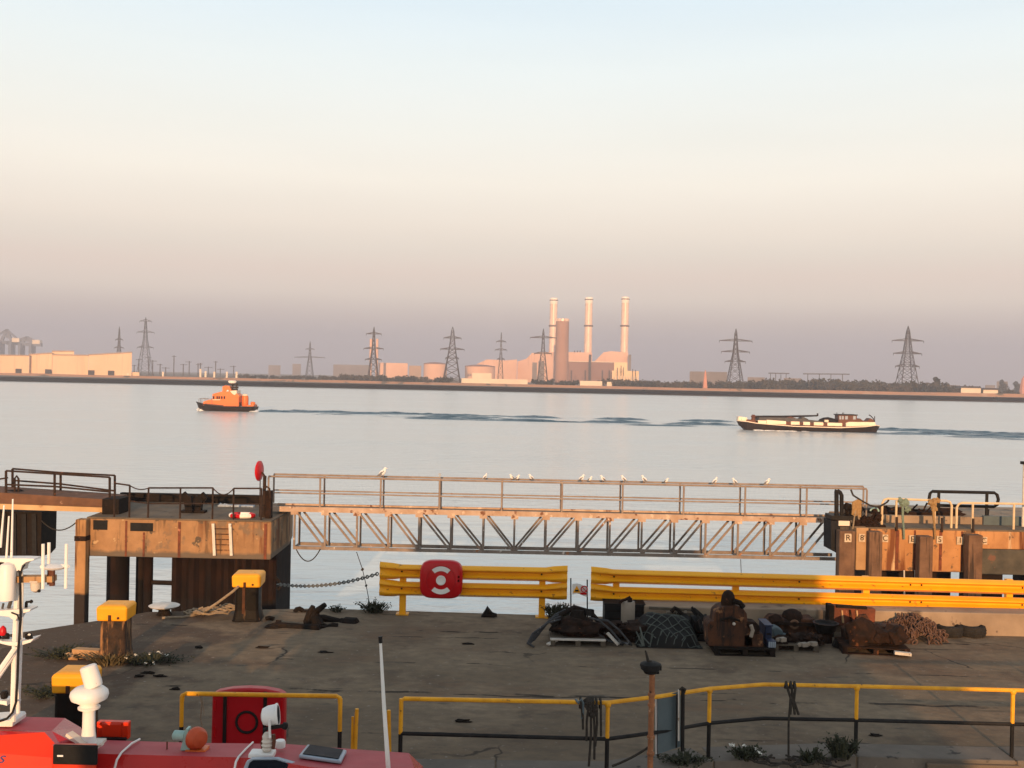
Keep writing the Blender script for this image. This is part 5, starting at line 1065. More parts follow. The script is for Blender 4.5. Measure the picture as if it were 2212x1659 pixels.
k = B(); k.tube([A7(850, 640, 21.4), A7(880, 595, 21.4), A7(920, 588, 21.4), A7(960, 610, 21.4), A7(985, 640, 21.4), A7(1060, 648, 21.4)], .05, 7); k.thing('iron_ring', M['black_rust'], 'dark half ring of iron on the quay edge behind the anchor', 'ring')
k = B(); a = P(1054, 1326, 21.3); k.prism([(a.x-.14, 21.25, 0), (a.x+.14, 21.25, 0), (a.x+.1, 21.25, .06), (a.x-.02, 21.25, .2), (a.x-.06, 21.25, .12)], (0, .2, 0)); k.blob((a.x+.05, 21.3, .05), (.16, .1, .06), .4, 1, 2); k.thing('iron_cleat', M['black_rust'], 'small dark pointed iron cleat on the quay edge under the short barrier', 'cleat')

# weeds growing from the joints
def weed(name, lb, c, w, h, n, mat, seed, flowers=False, dry=False):
    rnd = random.Random(seed); c = Vector(c); k = B()
    for i in range(n):
        a = rnd.uniform(0, 6.28); r = rnd.uniform(0, w*.5); base = c + Vector((math.cos(a)*r*.7, math.sin(a)*r*.5, 0)); lean = Vector((math.cos(a)*rnd.uniform(0, .6)*w, math.sin(a)*rnd.uniform(0, .35)*w, h*rnd.uniform(.4, 1)))
        side = Vector((-math.sin(a+rnd.uniform(-1, 1)), math.cos(a), 0)).normalized()*rnd.uniform(.008, .02); m = base + lean*.55 + Vector((0, 0, h*.08)); tip = base + lean
        k.add([base-side*.6, base+side*.6, m+side, tip, m-side], [(0, 1, 2, 3, 4)])
        if not dry:
            for j in range(3): q = base.lerp(tip, rnd.uniform(.4, 1)) ; v = Vector((rnd.gauss(0, 1), rnd.gauss(0, 1), rnd.gauss(0, .6))).normalized()*rnd.uniform(.02, .05); u = v.orthogonal().normalized()*rnd.uniform(.01, .022); k.quad(q, q+v*.5+u, q+v, q+v*.5-u)
        if flowers and i % (4 if flowers is True else flowers) == 0:
            k.m = 1
            for j in range(5): q = tip + Vector((rnd.uniform(-.03, .03), rnd.uniform(-.03, .03), rnd.uniform(0, .03))); v = Vector((rnd.gauss(0, 1), rnd.gauss(0, 1), .2)).normalized()*.018; u = v.orthogonal().normalized()*.012; k.quad(q-v, q+u, q+v, q-u)
            k.m = 0
    return k.thing(name, [M[mat], M['petal']] if flowers else M[mat], lb, 'weed', 'weeds on the quay')
g = G(808, 1323); weed('weed_tuft', 'dark weed tuft on the quay edge left of the short barrier', g, .55, .26, 120, 'leaf', 1)
g = G(728, 1322); weed('weed_tuft', 'thin small weed on the quay edge right of the anchor', g, .3, .16, 40, 'leaf', 2)
g = G(1200, 1334); weed('weed_tuft', 'taller pale green weed at the right post of the short barrier', g, .5, .32, 130, 'leaf', 3)
g = G(1218, 1334); weed('weed_tuft', 'thin upright weed beside the dark rods in the barrier gap', g, .25, .32, 50, 'leaf', 4)
g = b1 + Vector((0, -.3, 0)); weed('dry_grass', 'dry straw tuft in front of the flaking rusty bollard', g, .7, .22, 260, 'leaf_dry', 5, dry=True)
g = b1 + Vector((.65, -.15, 0)); weed('weed_tuft', 'low weed with a few pale flowers right of the flaking rusty bollard', g, .9, .12, 150, 'leaf', 6, 13)
g = b1 + Vector((-.9, .1, 0)); weed('weed_tuft', 'dark weed patch left of the flaking rusty bollard', g, 1.0, .14, 160, 'leaf', 7)
g = G(120, 1500); weed('weed_tuft', 'dark weed patch behind the white mast foot', g, .8, .10, 110, 'leaf', 8)
g = G(1815, 1640); weed('weed_tuft', 'big dark leafy weed at the basin edge under the fence', g, .36, .32, 150, 'leaf', 9)
g = G(1612, 1640); weed('weed_tuft', 'white flowered weed at the basin edge', g, .4, .20, 80, 'leaf', 10, 12)
g = G(1480, 1650); weed('weed_tuft', 'ragged dark weed at the foot of the fence board', g, .5, .14, 90, 'leaf', 11)
g = G(1755, 1648); weed('weed_tuft', 'thin weed among the rope coils at the basin edge', g, .3, .2, 60, 'leaf', 12)
k = B(); rnd = random.Random(9)
for j in range(9): k.blob(b1 + Vector((-.55 + rnd.uniform(-.3, .3), .05 + rnd.uniform(-.15, .2), .03)), (.12, .09, .05), .4, 1, j)
k.bar(b1 + Vector((-.75, .1, .09)), b1 + Vector((-.25, .0, .10)), .16, .12); k.thing('broken_timber', M['timber_tan'], 'broken orange timber block at the left foot of the rusty bollard', 'timber')

# ------------------------------------------------------------------ heap of mooring gear along the barrier
def pallet(lb, xa, xb, yb, depth, mat, rz=0, white=False):
    a, b = G(xa, yb), G(xb, yb); w_ = (b - a).length; c = (a+b)/2 + Vector((0, depth/2, 0)); t = thing('wooden_pallet', lb, 'pallet', (c.x, c.y, 0), 'pallets on the quay')
    Rm = Matrix.Rotation(rz, 3, 'Z'); f = lambda x, y, z: c + Rm @ Vector((x, y, z))
    for i in range(7): y = -depth/2 + depth*(i+.5)/7; k = B(); k.bar(f(-w_/2, y, .125), f(w_/2, y, .125), depth/7*.8, .022); k.build('deck_board', M['pallet_white' if (white and i == 0) else mat], t)
    for i in (-1, 0, 1): k = B(); k.bar(f(i*(w_/2-.05), -depth/2+.005, .062), f(i*(w_/2-.05), depth/2-.005, .062), .09, .10); k.build('bearer', M[mat], t)
    for y in (-1, 1): k = B(); k.bar(f(-w_/2, y*(depth/2-.05), .008), f(w_/2, y*(depth/2-.05), .008), .09, .014); k.build('base_board', M[mat], t)
    return c
pc = pallet('pale edged pallet under the black mooring gear and hoses', 1189, 1308, 1398, .9, 'pallet', 0, True)
t = thing('mooring_winch', 'black mooring gear with a stub post on the pale edged pallet', 'winch', (pc.x, pc.y, .14))
k = B(); k.blob((pc.x, pc.y, .26), (.48, .36, .2), .25, 3, 2); k.build('canvas_heap', M['rust_dark'], t)
k = B(); k.lathe((pc.x+.02, pc.y+.05, .14), [(.3, 0), (.34, .06), (.3, .12), (.2, .2), (.16, .34), (.12, .45)], 16); k.build('drum', M['black_rust'], t)
k = B(); a = P(1274, 1321, pc.y); k.lathe((a.x, pc.y, .5), [(.09, 0), (.085, .1), (.085, a.z-.56), (.06, a.z-.51), (.02, a.z-.5)], 12); k.build('stub_post', M['black_paint'], t, smooth=True)
k = B(); k.tube([(pc.x-.5, pc.y-.1, .2), (pc.x-.3, pc.y, .5), (pc.x-.05, pc.y+.1, .62), (pc.x+.25, pc.y+.05, .55), (pc.x+.5, pc.y-.05, .3)], .05, 7); k.build('frame_bar', M['black_rust'], t)
k = B(); rnd = random.Random(12)
for j in range(4):
    o = j*.085; k.tube([(pc.x-.22-o*.4, pc.y+.15-o, .56-o*.5), (pc.x-.42-o*.6, pc.y-.02-o, .50-o*.4), (pc.x-.62-o*.9, pc.y-.15-o, .30-o*.3), (pc.x-.82-o*.5, pc.y-.28-o, .07), (pc.x-.95+o*.5, pc.y-.36-o, .03)], .02, 6)
k.thing('hose_bundle', M['hose'], 'bundle of black hoses spilling left off the pale edged pallet', 'hose')
for j, (dx, dz) in enumerate(((0, 0), (.16, -.03))):
    k = B(); k.tube([(pc.x+.22+dx, pc.y-.2, .50+dz), (pc.x+.4+dx, pc.y-.3, .47), (pc.x+.62+dx, pc.y-.36, .3), (pc.x+.8+dx, pc.y-.42, .1), (pc.x+.85+dx, pc.y-.35, .04), (pc.x+.6+dx, pc.y-.25, .07), (pc.x+.35+dx, pc.y-.12, .2)], .02, 7)
    k.thing('hose_loop', M['hose'], ('inner' if j == 0 else 'outer') + ' of two looped black hoses spilling right off the pale edged pallet', 'hose')
for j, (p, q) in enumerate(((P(1183, 1392, pc.y-.45), P(1202, 1383, pc.y-.3)), (P(1312, 1367, pc.y-.3), P(1336, 1393, pc.y-.42)))):
    k = B(); k.bar(p, q, .07, .03); k.thing('metal_strip', M['pallet_white'], ('left' if j == 0 else 'right') + ' one of two shiny strips lying on the hoses', 'strip')
def crate(lb, xa, xb, yt, yb, d, mat, name='crate'):
    a, b = P(xa, yb, d), P(xb, yt, d); t = thing(name, lb, name.replace('_', ' '), ((a.x+b.x)/2, d+.25, 0)); z = b.z
    k = B(); k.box(a.x, b.x, d, d+.5, .0, z-.03); k.build('body', M[mat], t, bevel=.015)
    k = B(); k.box(a.x-.015, b.x+.015, d-.015, d+.515, z-.03, z); k.build('lid', M[mat], t, bevel=.01)
    for i in (1, 2): zz = z*i/3; k = B(); k.box(a.x+.02, b.x-.02, d-.012, d-.001, zz-.012, zz+.012); k.build('slat', M['black_rust'], t)
crate('black crate at the left of the pale drum', 1306, 1343, 1304, 1345, 20.75, 'tarp')
crate('black crate at the right of the pale drum', 1370, 1394, 1306, 1345, 20.75, 'tarp')
a = P(1356, 1345, 20.3); t = thing('plastic_drum', 'pale grey plastic drum standing between two black crates', 'drum', (a.x, 20.3, 0)); zt_ = P(1356, 1299, 20.3).z
k = B(); r = px(20.3, 15); k.lathe((a.x, 20.3, 0), [(r*.96, 0), (r, .03), (r, zt_*.33), (r*.97, zt_*.35), (r, zt_*.37), (r, zt_-.04), (r*.93, zt_)], 20); k.build('shell', M['drum'], t, smooth=True)
k = B(); k.lathe((a.x+.03, 20.28, zt_), [(.05, 0), (.05, .03)], 10); k.build('bung', M['black_paint'], t)
k = B(); k.tube([P(1338, 1304, 20.2), P(1343, 1298, 20.2), P(1352, 1295, 20.2), P(1360, 1290, 20.2), P(1363, 1298, 20.2)], .03, 6); k.blob(P(1361, 1295, 20.2), .05, .3, 1); k.thing('hooked_iron', M['rust_dark'], 'rusty hooked iron lying on top of the pale drum', 'iron')
k = B(); rnd = random.Random(31)
for j in range(22): k.blob(P(rnd.uniform(1310, 1372), rnd.uniform(1352, 1392), rnd.uniform(19.4, 20.2)), (rnd.uniform(.1, .26), .18, rnd.uniform(.07, .16)), .4, 2, j)
k.thing('scrap_heap', M['rust_dark'], 'dark rusty scrap heap in front of the pale drum', 'scrap')
k = B(); rnd = random.Random(33)
for j in range(34): k.blob(P(rnd.uniform(1385, 1535), rnd.uniform(1346, 1380), rnd.uniform(19.7, 20.4)), (rnd.uniform(.1, .3), .18, rnd.uniform(.06, .2)), .45, 2, j)
for j in range(9): a = P(rnd.uniform(1500, 1535), rnd.uniform(1330, 1370), 19.9); k.bar(a, a + Vector((rnd.uniform(-.4, .4), .1, rnd.uniform(-.1, .25))), .05, .04)
k.thing('scrap_heap', M['tarp'], 'black scrap heaped between the netted heap and the rusty windlass', 'scrap')
t = thing('iron_trestle', 'tan painted iron frame leaning behind the net covered heap', 'frame', (P(1470, 1340, 20.4).x, 20.4, 0))
k = B(); k.bar(P(1402, 1313, 20.4), P(1500, 1318, 20.4), .06, .05); k.bar(P(1440, 1325, 20.4), P(1500, 1327, 20.4), .07, .05); k.build('long_bar', M['pallet'], t)
k = B()
for x in (1443, 1462, 1480, 1498): k.bar(P(x, 1318, 20.4), P(x + (x % 3)*3, 1345, 20.4), .07, .05)
k.build('short_bar', M['drum'], t)
k = B(); k.tube([P(1450, 1322, 20.3), P(1458, 1313, 20.3), P(1466, 1318, 20.3), P(1474, 1328, 20.3)], .04, 6); k.build('bent_bar', M['black_rust'], t)
# heap under a net
NC = G(1446, 1399); NC = Vector((NC.x, NC.y+.55, 0)); nw, nd, nh = px(19, 72), .62, px(19, 58)
def nheight(x, y):
    u, v = (x-NC.x)/nw, (y-NC.y)/nd; q = max(0, 1 - abs(u)**2.6 - abs(v)**2.6); return nh*.95*q**.62*(1 + .42*mnoise.noise(Vector((x*2.2, y*2.2, 1))) - .16*max(0, u)) + .01
t = thing('netted_heap', 'black heap covered with a wide meshed grey green net', 'heap', (NC.x, NC.y, 0))
k = B(); n = 26; vs = [(NC.x + nw*(2*i/n-1), NC.y + nd*(2*j/n-1), nheight(NC.x + nw*(2*i/n-1), NC.y + nd*(2*j/n-1))) for i in range(n+1) for j in range(n+1)]
k.add(vs, [(i*(n+1)+j, (i+1)*(n+1)+j, (i+1)*(n+1)+j+1, i*(n+1)+j+1) for i in range(n) for j in range(n)]); k.build('heap', M['tarp'], t, smooth=True)
k = B(); cw = .40
for sgn in (-1, 1):
    for j in range(-8, 9):
        pts = []
        for i in range(31):
            s_ = (i/30*2-1)*1.5; u = s_*.7 + j*cw*.5; v = sgn*s_*.7 - sgn*j*cw*.5*0
            x, y = NC.x + u + .03*mnoise.noise(Vector((i*.7, j, 1))), NC.y + v + .03*mnoise.noise(Vector((i*.7, j, 5)))
            if abs(x-NC.x) < nw*.98 and abs(y-NC.y) < nd*.98: pts.append((x + .05*mnoise.noise(Vector((x*2, y*2, 3))), y, nheight(x, y)+.012))
        if len(pts) > 2: k.tube(pts, .0095, 4)
for j in range(8):
    x = NC.x - nw*.9 + j*nw*.25; k.tube([(x, NC.y-nd*.97, .03), (x+.03, NC.y-nd*.93, nheight(x, NC.y-nd*.9)*.8), (x+.1, NC.y-nd*.8, nheight(x+.1, NC.y-nd*.8)+.01)], .0105, 4)
k.build('net', M['net'], t)
k = B(); rnd = random.Random(6)
for j in range(4): p = G(1385 + rnd.uniform(-8, 10), 1392 + rnd.uniform(-22, 4), .05 + rnd.uniform(0, .3)); k.tube([p, p + Vector((rnd.uniform(-.15, .15), rnd.uniform(-.1, .1), rnd.uniform(.05, .25))), p + Vector((rnd.uniform(-.2, .2), -.1, 0))], .014, 5)
k.thing('tangled_net', M['net'], 'bluish tangle of net twine at the left end of the netted heap', 'net')
# rusty windlass on a black pallet
pc = pallet('black pallet under the big rusty windlass', 1546, 1674, 1418, .9, 'black_rust')
D1 = pc.y - .3; Q = lambda x, y, d=D1: P(x, y, d)
t = thing('rusty_windlass', 'big rusty windlass with a domed top and ring on the black pallet', 'windlass', (pc.x, pc.y, .14))
def plate(k, pts, dep): q = [Q(x, y) for x, y in pts]; k.prism([(p.x, D1, p.z) for p in q], (0, dep, 0)); return k
plate(B(), [(1531, 1396), (1529, 1350), (1534, 1342), (1612, 1344), (1626, 1352), (1628, 1398)], .5).build('base_casting', M['rust'], t, bevel=.02)
plate(B(), [(1541, 1345), (1545, 1322), (1556, 1313), (1570, 1309), (1592, 1309), (1606, 1315), (1614, 1326), (1616, 1347)], .42).build('domed_hood', M['rust'], t, bevel=.03)
k = B(); a = Q(1573, 1290, D1+.15); k.lathe((a.x, a.y, a.z-.17), [(.12, 0), (.135, .08), (.12, .2), (.08, .27), (.03, .3)], 14); k.build('head', M['rust_dark'], t, smooth=True)
k = B(); k.tube([Q(1585, 1298), Q(1598, 1302), Q(1606, 1312)], .05, 7); k.build('brake_lever', M['black_rust'], t)
plate(B(), [(1606, 1397), (1606, 1370), (1648, 1369), (1650, 1399)], .45).build('gear_box', M['rust'], t, bevel=.02)
plate(B(), [(1610, 1352), (1612, 1342), (1634, 1345), (1643, 1355), (1640, 1370), (1628, 1372)], .3).build('side_arm', M['rust_dark'], t, bevel=.02)
k = B(); a, b = Q(1557, 1339, D1-.03), Q(1598, 1341, D1-.03); k.tube([a, a.lerp(b, .5) + Vector((0, 0, .05)), b], .025, 6); k.build('slot_bar', M['black_rust'], t)
for x, y, s_ in ((1585, 1347, .03),): k = B(); k.lathe(Q(x, y, D1+.005), [(s_, 0), (s_*.9, .04), (s_*.4, .05)], 10, axis=(0, -1, 0)); k.build('boss', M['timber_tan' if s_ > .04 else 'white_worn'], t)
k = B(); k.tube([Q(1622, 1350, D1-.05), Q(1626, 1362, D1-.05), Q(1622, 1376, D1-.05)], .035, 6); k.build('handle', M['drum'], t)
crate('tall dark blue plastic crate right of the rusty windlass', 1652, 1668, 1350, 1412, pc.y-.1, 'crate_blue')
a, b = P(1659, 1413, pc.y-.35), P(1676, 1399, pc.y-.35); t = thing('plastic_box', 'small blue slatted plastic box at the corner of the black pallet', 'box', ((a.x+b.x)/2, pc.y-.3, .14)); 
k = B(); k.box(a.x, b.x, pc.y-.35, pc.y-.15, .14, .14+b.z-a.z); k.build('body', M['crate_blue'], t)
for i in range(4): x = a.x + (b.x-a.x)*(i+.5)/4; k = B(); k.box(x-.012, x+.012, pc.y-.362, pc.y-.351, .15, .13+b.z-a.z); k.build('slat', M['frame_grey'], t)
# rusty engine parts on a second pallet
pc = pallet('brown pallet loaded with rusty engine parts', 1672, 1768, 1409, .8, 'pallet')
D1 = pc.y
t = thing('engine_parts', 'rusty engine casting with a round cap in front of the parapet wall', 'machine', (P(1710, 1380, 20.2).x, 20.2, 0))
k = B(); q = [P(x, y, 20.0) for x, y in ((1662, 1385), (1660, 1345), (1672, 1334), (1700, 1338), (1760, 1338), (1775, 1350), (1772, 1390))]; k.prism(q, (0, .45, 0)); k.build('casting', M['rust'], t, bevel=.03)
k = B(); a = P(1713, 1322, 20.1); k.lathe((a.x, 20.15, a.z-.2), [(.2, 0), (.2, .12), (.17, .19), (.08, .24), (.03, .25)], 14); k.build('round_cap', M['rust_dark'], t, smooth=True)
k = B(); a = P(1716, 1349, 19.95); k.tube([(a.x+.075*math.cos(i*.5), 19.95, a.z+.075*math.sin(i*.5)) for i in range(12)], .025, 6, True); k.build('pulley', M['timber_brown'], t)
k = B(); k.bar(P(1668, 1345, 19.95), P(1762, 1350, 19.95), .06, .06); k.build('rail', M['rust_dark'], t)
k = B(); k.blob(P(1675, 1340, 20.0), (.13, .12, .1), .3, 2, 4); k.build('lump', M['rust_dark'], t)
k = B(); rnd = random.Random(41)
for j in range(24): k.blob(P(rnd.uniform(1676, 1766), rnd.uniform(1372, 1393), D1 + rnd.uniform(-.3, .25)), (rnd.uniform(.06, .16), .1, rnd.uniform(.05, .11)), .45, 2, j)
k.thing('rusty_parts', M['rust_dark'], 'pile of small rusty parts on the brown pallet', 'scrap')
for x, y, lb in ((1737, 1393, 'middle'), (1757, 1391, 'right'), (1690, 1382, 'left')):
    k = B(); a = P(x, y, D1-.36); k.rbox((a.x, a.y, a.z-.03), .12, .1, .07, .4); k.lathe((a.x-.09, a.y, a.z), [(.03, 0), (.045, .01), (.03, .03)], 8, axis=(0, -1, 0)); k.thing('bright_fitting', M['drum'], lb + ' of three pale metal fittings on the brown pallet', 'fitting')
k = B(); q = [P(x, y, 19.6) for x, y in ((1668, 1360), (1676, 1353), (1690, 1360), (1694, 1372), (1712, 1375), (1713, 1384), (1674, 1384))]; k.prism(q, (0, .25, 0)); k.thing('grey_canister', M['board'], 'dull blue grey torn plastic canister between windlass and engine casting', 'canister', bevel=.03)
a = G(1790, 1393); t = thing('black_trough', 'black flared trough on a rusty stand by the brown pallet', 'trough', (a.x, a.y+.2, 0))
k = B(); zz = P(1790, 1372, a.y).z; k.lathe((a.x, a.y+.2, 0), [(.13, 0), (.12, zz)], 12); k.build('stand', M['rust_dark'], t)
k = B(); z2 = P(1790, 1350, a.y).z; k.lathe((a.x, a.y+.2, zz), [(.14, 0), (.19, .05), (.225, z2-zz-.03), (.25, z2-zz), (.22, z2-zz), (.19, z2-zz-.05)], 18); k.build('tub', M['black_paint'], t, smooth=True)
k = B(); k.prism([P(1800, 1397, a.y-.25), P(1816, 1404, a.y-.25), P(1812, 1388, a.y-.25), P(1806, 1383, a.y-.25)], (0, .1, 0)); k.thing('dark_fin', M['black_paint'], 'dark pointed plate standing on the quay below the black trough', 'plate')
t = thing('rusty_cabinet', 'red rust panel box leaning against the parapet wall', 'panel', (P(1850, 1350, 20.35).x, 20.35, 0))
k = B(); q = [P(x, y, 20.3) for x, y in ((1800, 1352), (1802, 1308), (1892, 1316), (1890, 1350))]; k.prism(q, (0, .2, 0)); k.build('panel', M['rust_red'], t, bevel=.015)
k = B(); a, b = P(1788, 1352, 20.28), P(1800, 1306, 20.28); k.box(a.x, b.x, 20.2, 20.45, 0, b.z); k.build('dark_post', M['black_rust'], t)
k = B(); k.bar(P(1806, 1309, 20.28), P(1872, 1313, 20.28), .09, .05); k.build('top_bar', M['black_rust'], t)
for x in (1818, 1836, 1850): k = B(); k.bar(P(x, 1318, 20.27), P(x+3, 1345, 20.27), .06, .03); k.build('patch', M['rust_dark' if x == 1836 else 'timber_tan'], t)
k = B(); k.tube([P(1850, 1345, 20.2), P(1858, 1332, 20.2), P(1868, 1330, 20.2), P(1876, 1343, 20.2)], .045, 7); k.build('curved_pipe', M['rust'], t)
pc = pallet('skewed dark pallet with a white plank end at the right of the heap', 1828, 1966, 1416, .75, 'rust_dark', R(-6))
k = B(); k.bar(P(1932, 1409.5, pc.y-.48), P(1968, 1413.5, pc.y-.52), .10, .05); k.thing('white_plank', M['pallet_white'], 'bright white plank end on the skewed dark pallet', 'plank')
k = B(); q = [P(x, y, pc.y+.25) for x, y in ((1828, 1395), (1826, 1362), (1842, 1352), (1950, 1354), (1952, 1385))]; k.prism(q, (0, .3, 0)); k.thing('rusty_plate', M['rust'], 'flat red rusty plate behind the lumps on the skewed pallet', 'plate', bevel=.02)
for j, (x, y, w_, h_) in enumerate(((1860, 1380, .3, .24), (1895, 1384, .22, .2), (1932, 1388, .2, .2))):
    k = B(); a = P(x, y, pc.y-.1); k.blob((a.x, a.y, .14+h_*.8), (w_, .24, h_), .3, 2, j+4); k.thing('rusted_block', M['rust_dark'], ('biggest and leftmost', 'middle', 'rightmost')[j] + ' of three dark rusted lumps on the skewed pallet', 'scrap')
# heap of rusty chain: individual links
t = G(1985, 1388); c = Vector((t.x, t.y+.45, 0)); k = B(); rnd = random.Random(77)
def link(k, p, s_, rnd):
    m = Euler((rnd.uniform(0, 6), rnd.uniform(0, 6), rnd.uniform(0, 6))).to_matrix(); k.tube([p + m @ Vector((s_*math.cos(a_*.785)*1.35, s_*math.sin(a_*.785)*.8, 0)) for a_ in range(8)], s_*.27, 5, True)
for i in range(330):
    u, v = rnd.gauss(0, .36), rnd.gauss(0, .33); r2 = (u/.5)**2 + (v/.42)**2
    if r2 > 2.4: continue
    link(k, c + Vector((u + .02, v, .04 + max(0, .40*(1-r2*.55))*rnd.uniform(.45, 1))), .05, rnd)
for i in range(70): u = rnd.uniform(0, 1); link(k, c + Vector((-.42 - .42*u, -.1 + rnd.uniform(-.12, .12), .05 + .06*(1-u)*rnd.random() + .12*math.sin(u*3.1)*rnd.random())), .05, rnd)
o = k.build('chain_heap', M['chain'], origin=(c.x, c.y, 0)); tag(o, 'heap of heavy rusty chain in front of the parapet wall', 'chain')
for x, lb, s_ in ((2064, 'left of two black tyres lying by the parapet wall', 1.0), (2113, 'right of two black tyres lying by the parapet wall', 1.02)):
    g = G(x, 1381); k = B(); R0 = .265*s_; prof = [(R0*.56, .03), (R0*.72, .0), (R0*.94, .015), (R0, .06), (R0, .16), (R0*.94, .205), (R0*.72, .22), (R0*.56, .19), (R0*.55, .11)]
    n = 28; secs = [[Vector((g.x + r*math.cos(2*math.pi*j/n), g.y+.3 + r*math.sin(2*math.pi*j/n), z)) for r, z in prof] for j in range(n)]; secs.append(secs[0]); k.loft(secs, cap=False)
    t = thing('tyre', lb, 'tyre', (g.x, g.y+.3, 0), 'tyres by the wall'); k.build('carcass', M['tyre'], t, smooth=True)
    for i in range(26): a_ = 2*math.pi*i/26
    k = B()
    for zz in (.085, .135): k.tube([(g.x + (R0+.002)*math.cos(2*math.pi*j/n), g.y+.3 + (R0+.002)*math.sin(2*math.pi*j/n), zz) for j in range(n)], .008, 4, True)
    k.build('tread_rib', M['rubber'], t)
# small litter
rnd = random.Random(15)
for i, (x, y) in enumerate(((568, 1400), (600, 1545), (320, 1455), (700, 1410), (1010, 1392), (430, 1400), (1000, 1560), (1890, 1590), (380, 1490), (300, 1462), (345, 1462))):
    g = G(x, y); k = B(); k.blob((g.x, g.y, .012), (rnd.uniform(.05, .13), rnd.uniform(.025, .05), rnd.uniform(.012, .03)), .5, 2, i)
    k.thing('litter_scrap', M['black_rust'], 'small dark scrap lying on the bare quay concrete', 'litter', 'scraps littering the quay')

# ------------------------------------------------------------------ foreground fence
def two_tone(k, p, z0, zs, z1, r=.027):
    k.m = 1; k.tube([(p.x, p.y, z0), (p.x, p.y, zs)], r, 8); k.m = 0; k.tube([(p.x, p.y, zs), (p.x, p.y, z1)], r, 8); return k
FM = [M['yellow_rail'], M['black_paint']]
t = thing('pipe_fence', 'yellow and black pipe fence curving across the right foreground', 'fence', (G(1310, 1674).x, G(1310, 1674).y, 0))
fp = [(865, 1672, 1510), (1310, 1674, 1517), (1530, 1636, 1489), (1848, 1628, 1479), (2185, 1637, 1490), (2520, 1642, 1496), (2850, 1650, 1503), (3200, 1658, 1510)]
base = [G(x, y) for x, y, q in fp]; base[0] = Vector((P(865, 1600, 12.9).x, 12.9, 0)); H = .915
tops = [b + Vector((0, 0, H)) for b in base]
for i in range(8): two_tone(B(), base[i] + Vector((0, .001, 0)), -.1 if i > 1 else 0, .47, H).build('post', FM, t)
mid = lambda a, b, f: a.lerp(b, f)
pts = [tops[0], tops[1]]; k = B(); k.tube([tops[0] - Vector((0, 0, .1)), tops[0] - Vector((0, 0, .03)), tops[0] + Vector((.04, 0, 0)), tops[1] + Vector((-.05, 0, 0)), tops[1]], .028, 8); k.build('top_rail', M['yellow_rail'], t)
br = P(1650, 1478.5, (base[2].y+base[3].y)/2 + .12)
curve = [tops[1], P(1420, 1505, 13.15), tops[2], br, tops[3], tops[4], tops[5], tops[6], tops[7]]
k = B(); k.tube(curve, .028, 8); k.build('top_rail', M['yellow_rail'], t)
k = B(); k.tube([tops[0] - Vector((0, 0, .44)), tops[1] - Vector((0, 0, .46))], .026, 8); k.build('mid_rail', M['black_paint'], t)
k = B(); k.tube([p - Vector((0, 0, .46)) for p in curve], .026, 8); k.build('mid_rail', M['black_paint'], t)
for p in (tops[2], tops[3], tops[4], tops[1]): k = B(); k.blob(p - Vector((0, 0, .02)), (.045, .04, .05), .02, 2); k.build('tee_joint', M['yellow_rail'], t, smooth=True)
t = thing('guard_rail', 'yellow topped pipe frame standing before the red cabinet', 'fence', (P(560, 1600, 13).x, 13, 0))
a, b = Vector((P(393, 1500, 13).x, 13, 0)), Vector((P(735.5, 1500, 12.95).x, 12.95, 0)); zA, zB = P(393, 1498, 13).z, P(735, 1504, 12.95).z
for p, z in ((a, zA), (b, zB)): two_tone(B(), p, 0, .47, z-.03).build('post', FM, t)
k = B(); k.tube([a + Vector((0, 0, zA-.1)), a + Vector((.01, 0, zA-.02)), a + Vector((.05, 0, zA)), b + Vector((-.05, 0, zB)), b + Vector((-.01, 0, zB-.02)), b + Vector((0, 0, zB-.1))], .029, 8); k.build('top_rail', M['yellow_rail'], t)
k = B(); k.tube([P(430, 1497, 12.98), P(436, 1520, 12.98), P(433, 1552, 12.98), P(437, 1570, 12.98)], .008, 5); k.tube([P(436, 1500, 12.98), P(441, 1545, 12.98)], .006, 5); k.thing('frayed_cord', M['rope'], 'frayed cord hanging from the left end of the yellow pipe frame', 'rope')
for x0, x1, y0, lb in ((766, 771, 1531, 'left of two yellow stakes beside the white whip aerial'), (842, 840, 1534, 'right of two yellow stakes beside the white whip aerial')):
    k = B(); p = P(x1, y0, 13); k.tube([(P(x0, 1600, 13).x, 13, 0), (p.x, 13, p.z)], [.03, .024], 8); k.rbox((P(x0, 1600, 13).x-.03, 13, 0), .03, .02, p.z-.1); k.thing('yellow_stake', M['yellow_rail'], lb, 'stake', 'yellow stakes')
# red cabinet behind the pipe frame
t = thing('lifebuoy_cabinet', 'red arched top cabinet with black straps and ring behind the pipe frame', 'cabinet', (P(536, 1600, 13.3).x, 13.4, 0))
dC = 13.25; q = [P(x, y, dC) for x, y in ((458, 1500), (470, 1494), (500, 1488.5), (536, 1487), (572, 1489), (602, 1495), (614.5, 1502))]
pts = [Vector((q[0].x-.005, dC, .02))] + [Vector((p.x, dC, p.z)) for p in q] + [Vector((q[-1].x+.005, dC, .02))]
k = B(); k.prism(pts, (0, .16, 0)); k.build('box', M['red_cab'], t, bevel=.025)
cx = P(533, 1560, dC).x; cz = P(533, 1560, dC).z
k = B(); k.tube([(cx+.135*math.cos(i*.314), dC-.004, cz+.135*math.sin(i*.314)) for i in range(20)], .018, 7, True); k.build('ring', M['black_paint'], t)
for x in (487, 573.5): a, b = P(x, 1494, dC), P(x, 1600, dC); k = B(); k.box(a.x-.022, a.x+.022, dC-.02, dC-.002, .03, a.z-.0); k.build('strap', M['black_paint'], t)
for x, y0, y1 in ((464, 1512, 1535), (464, 1568, 1592), (609, 1512, 1535)): a, b = P(x, y0, dC), P(x, y1, dC); k = B(); k.box(a.x-.014, a.x+.014, dC-.012, dC, b.z, a.z); k.build('hinge', M['red_pod'], t)
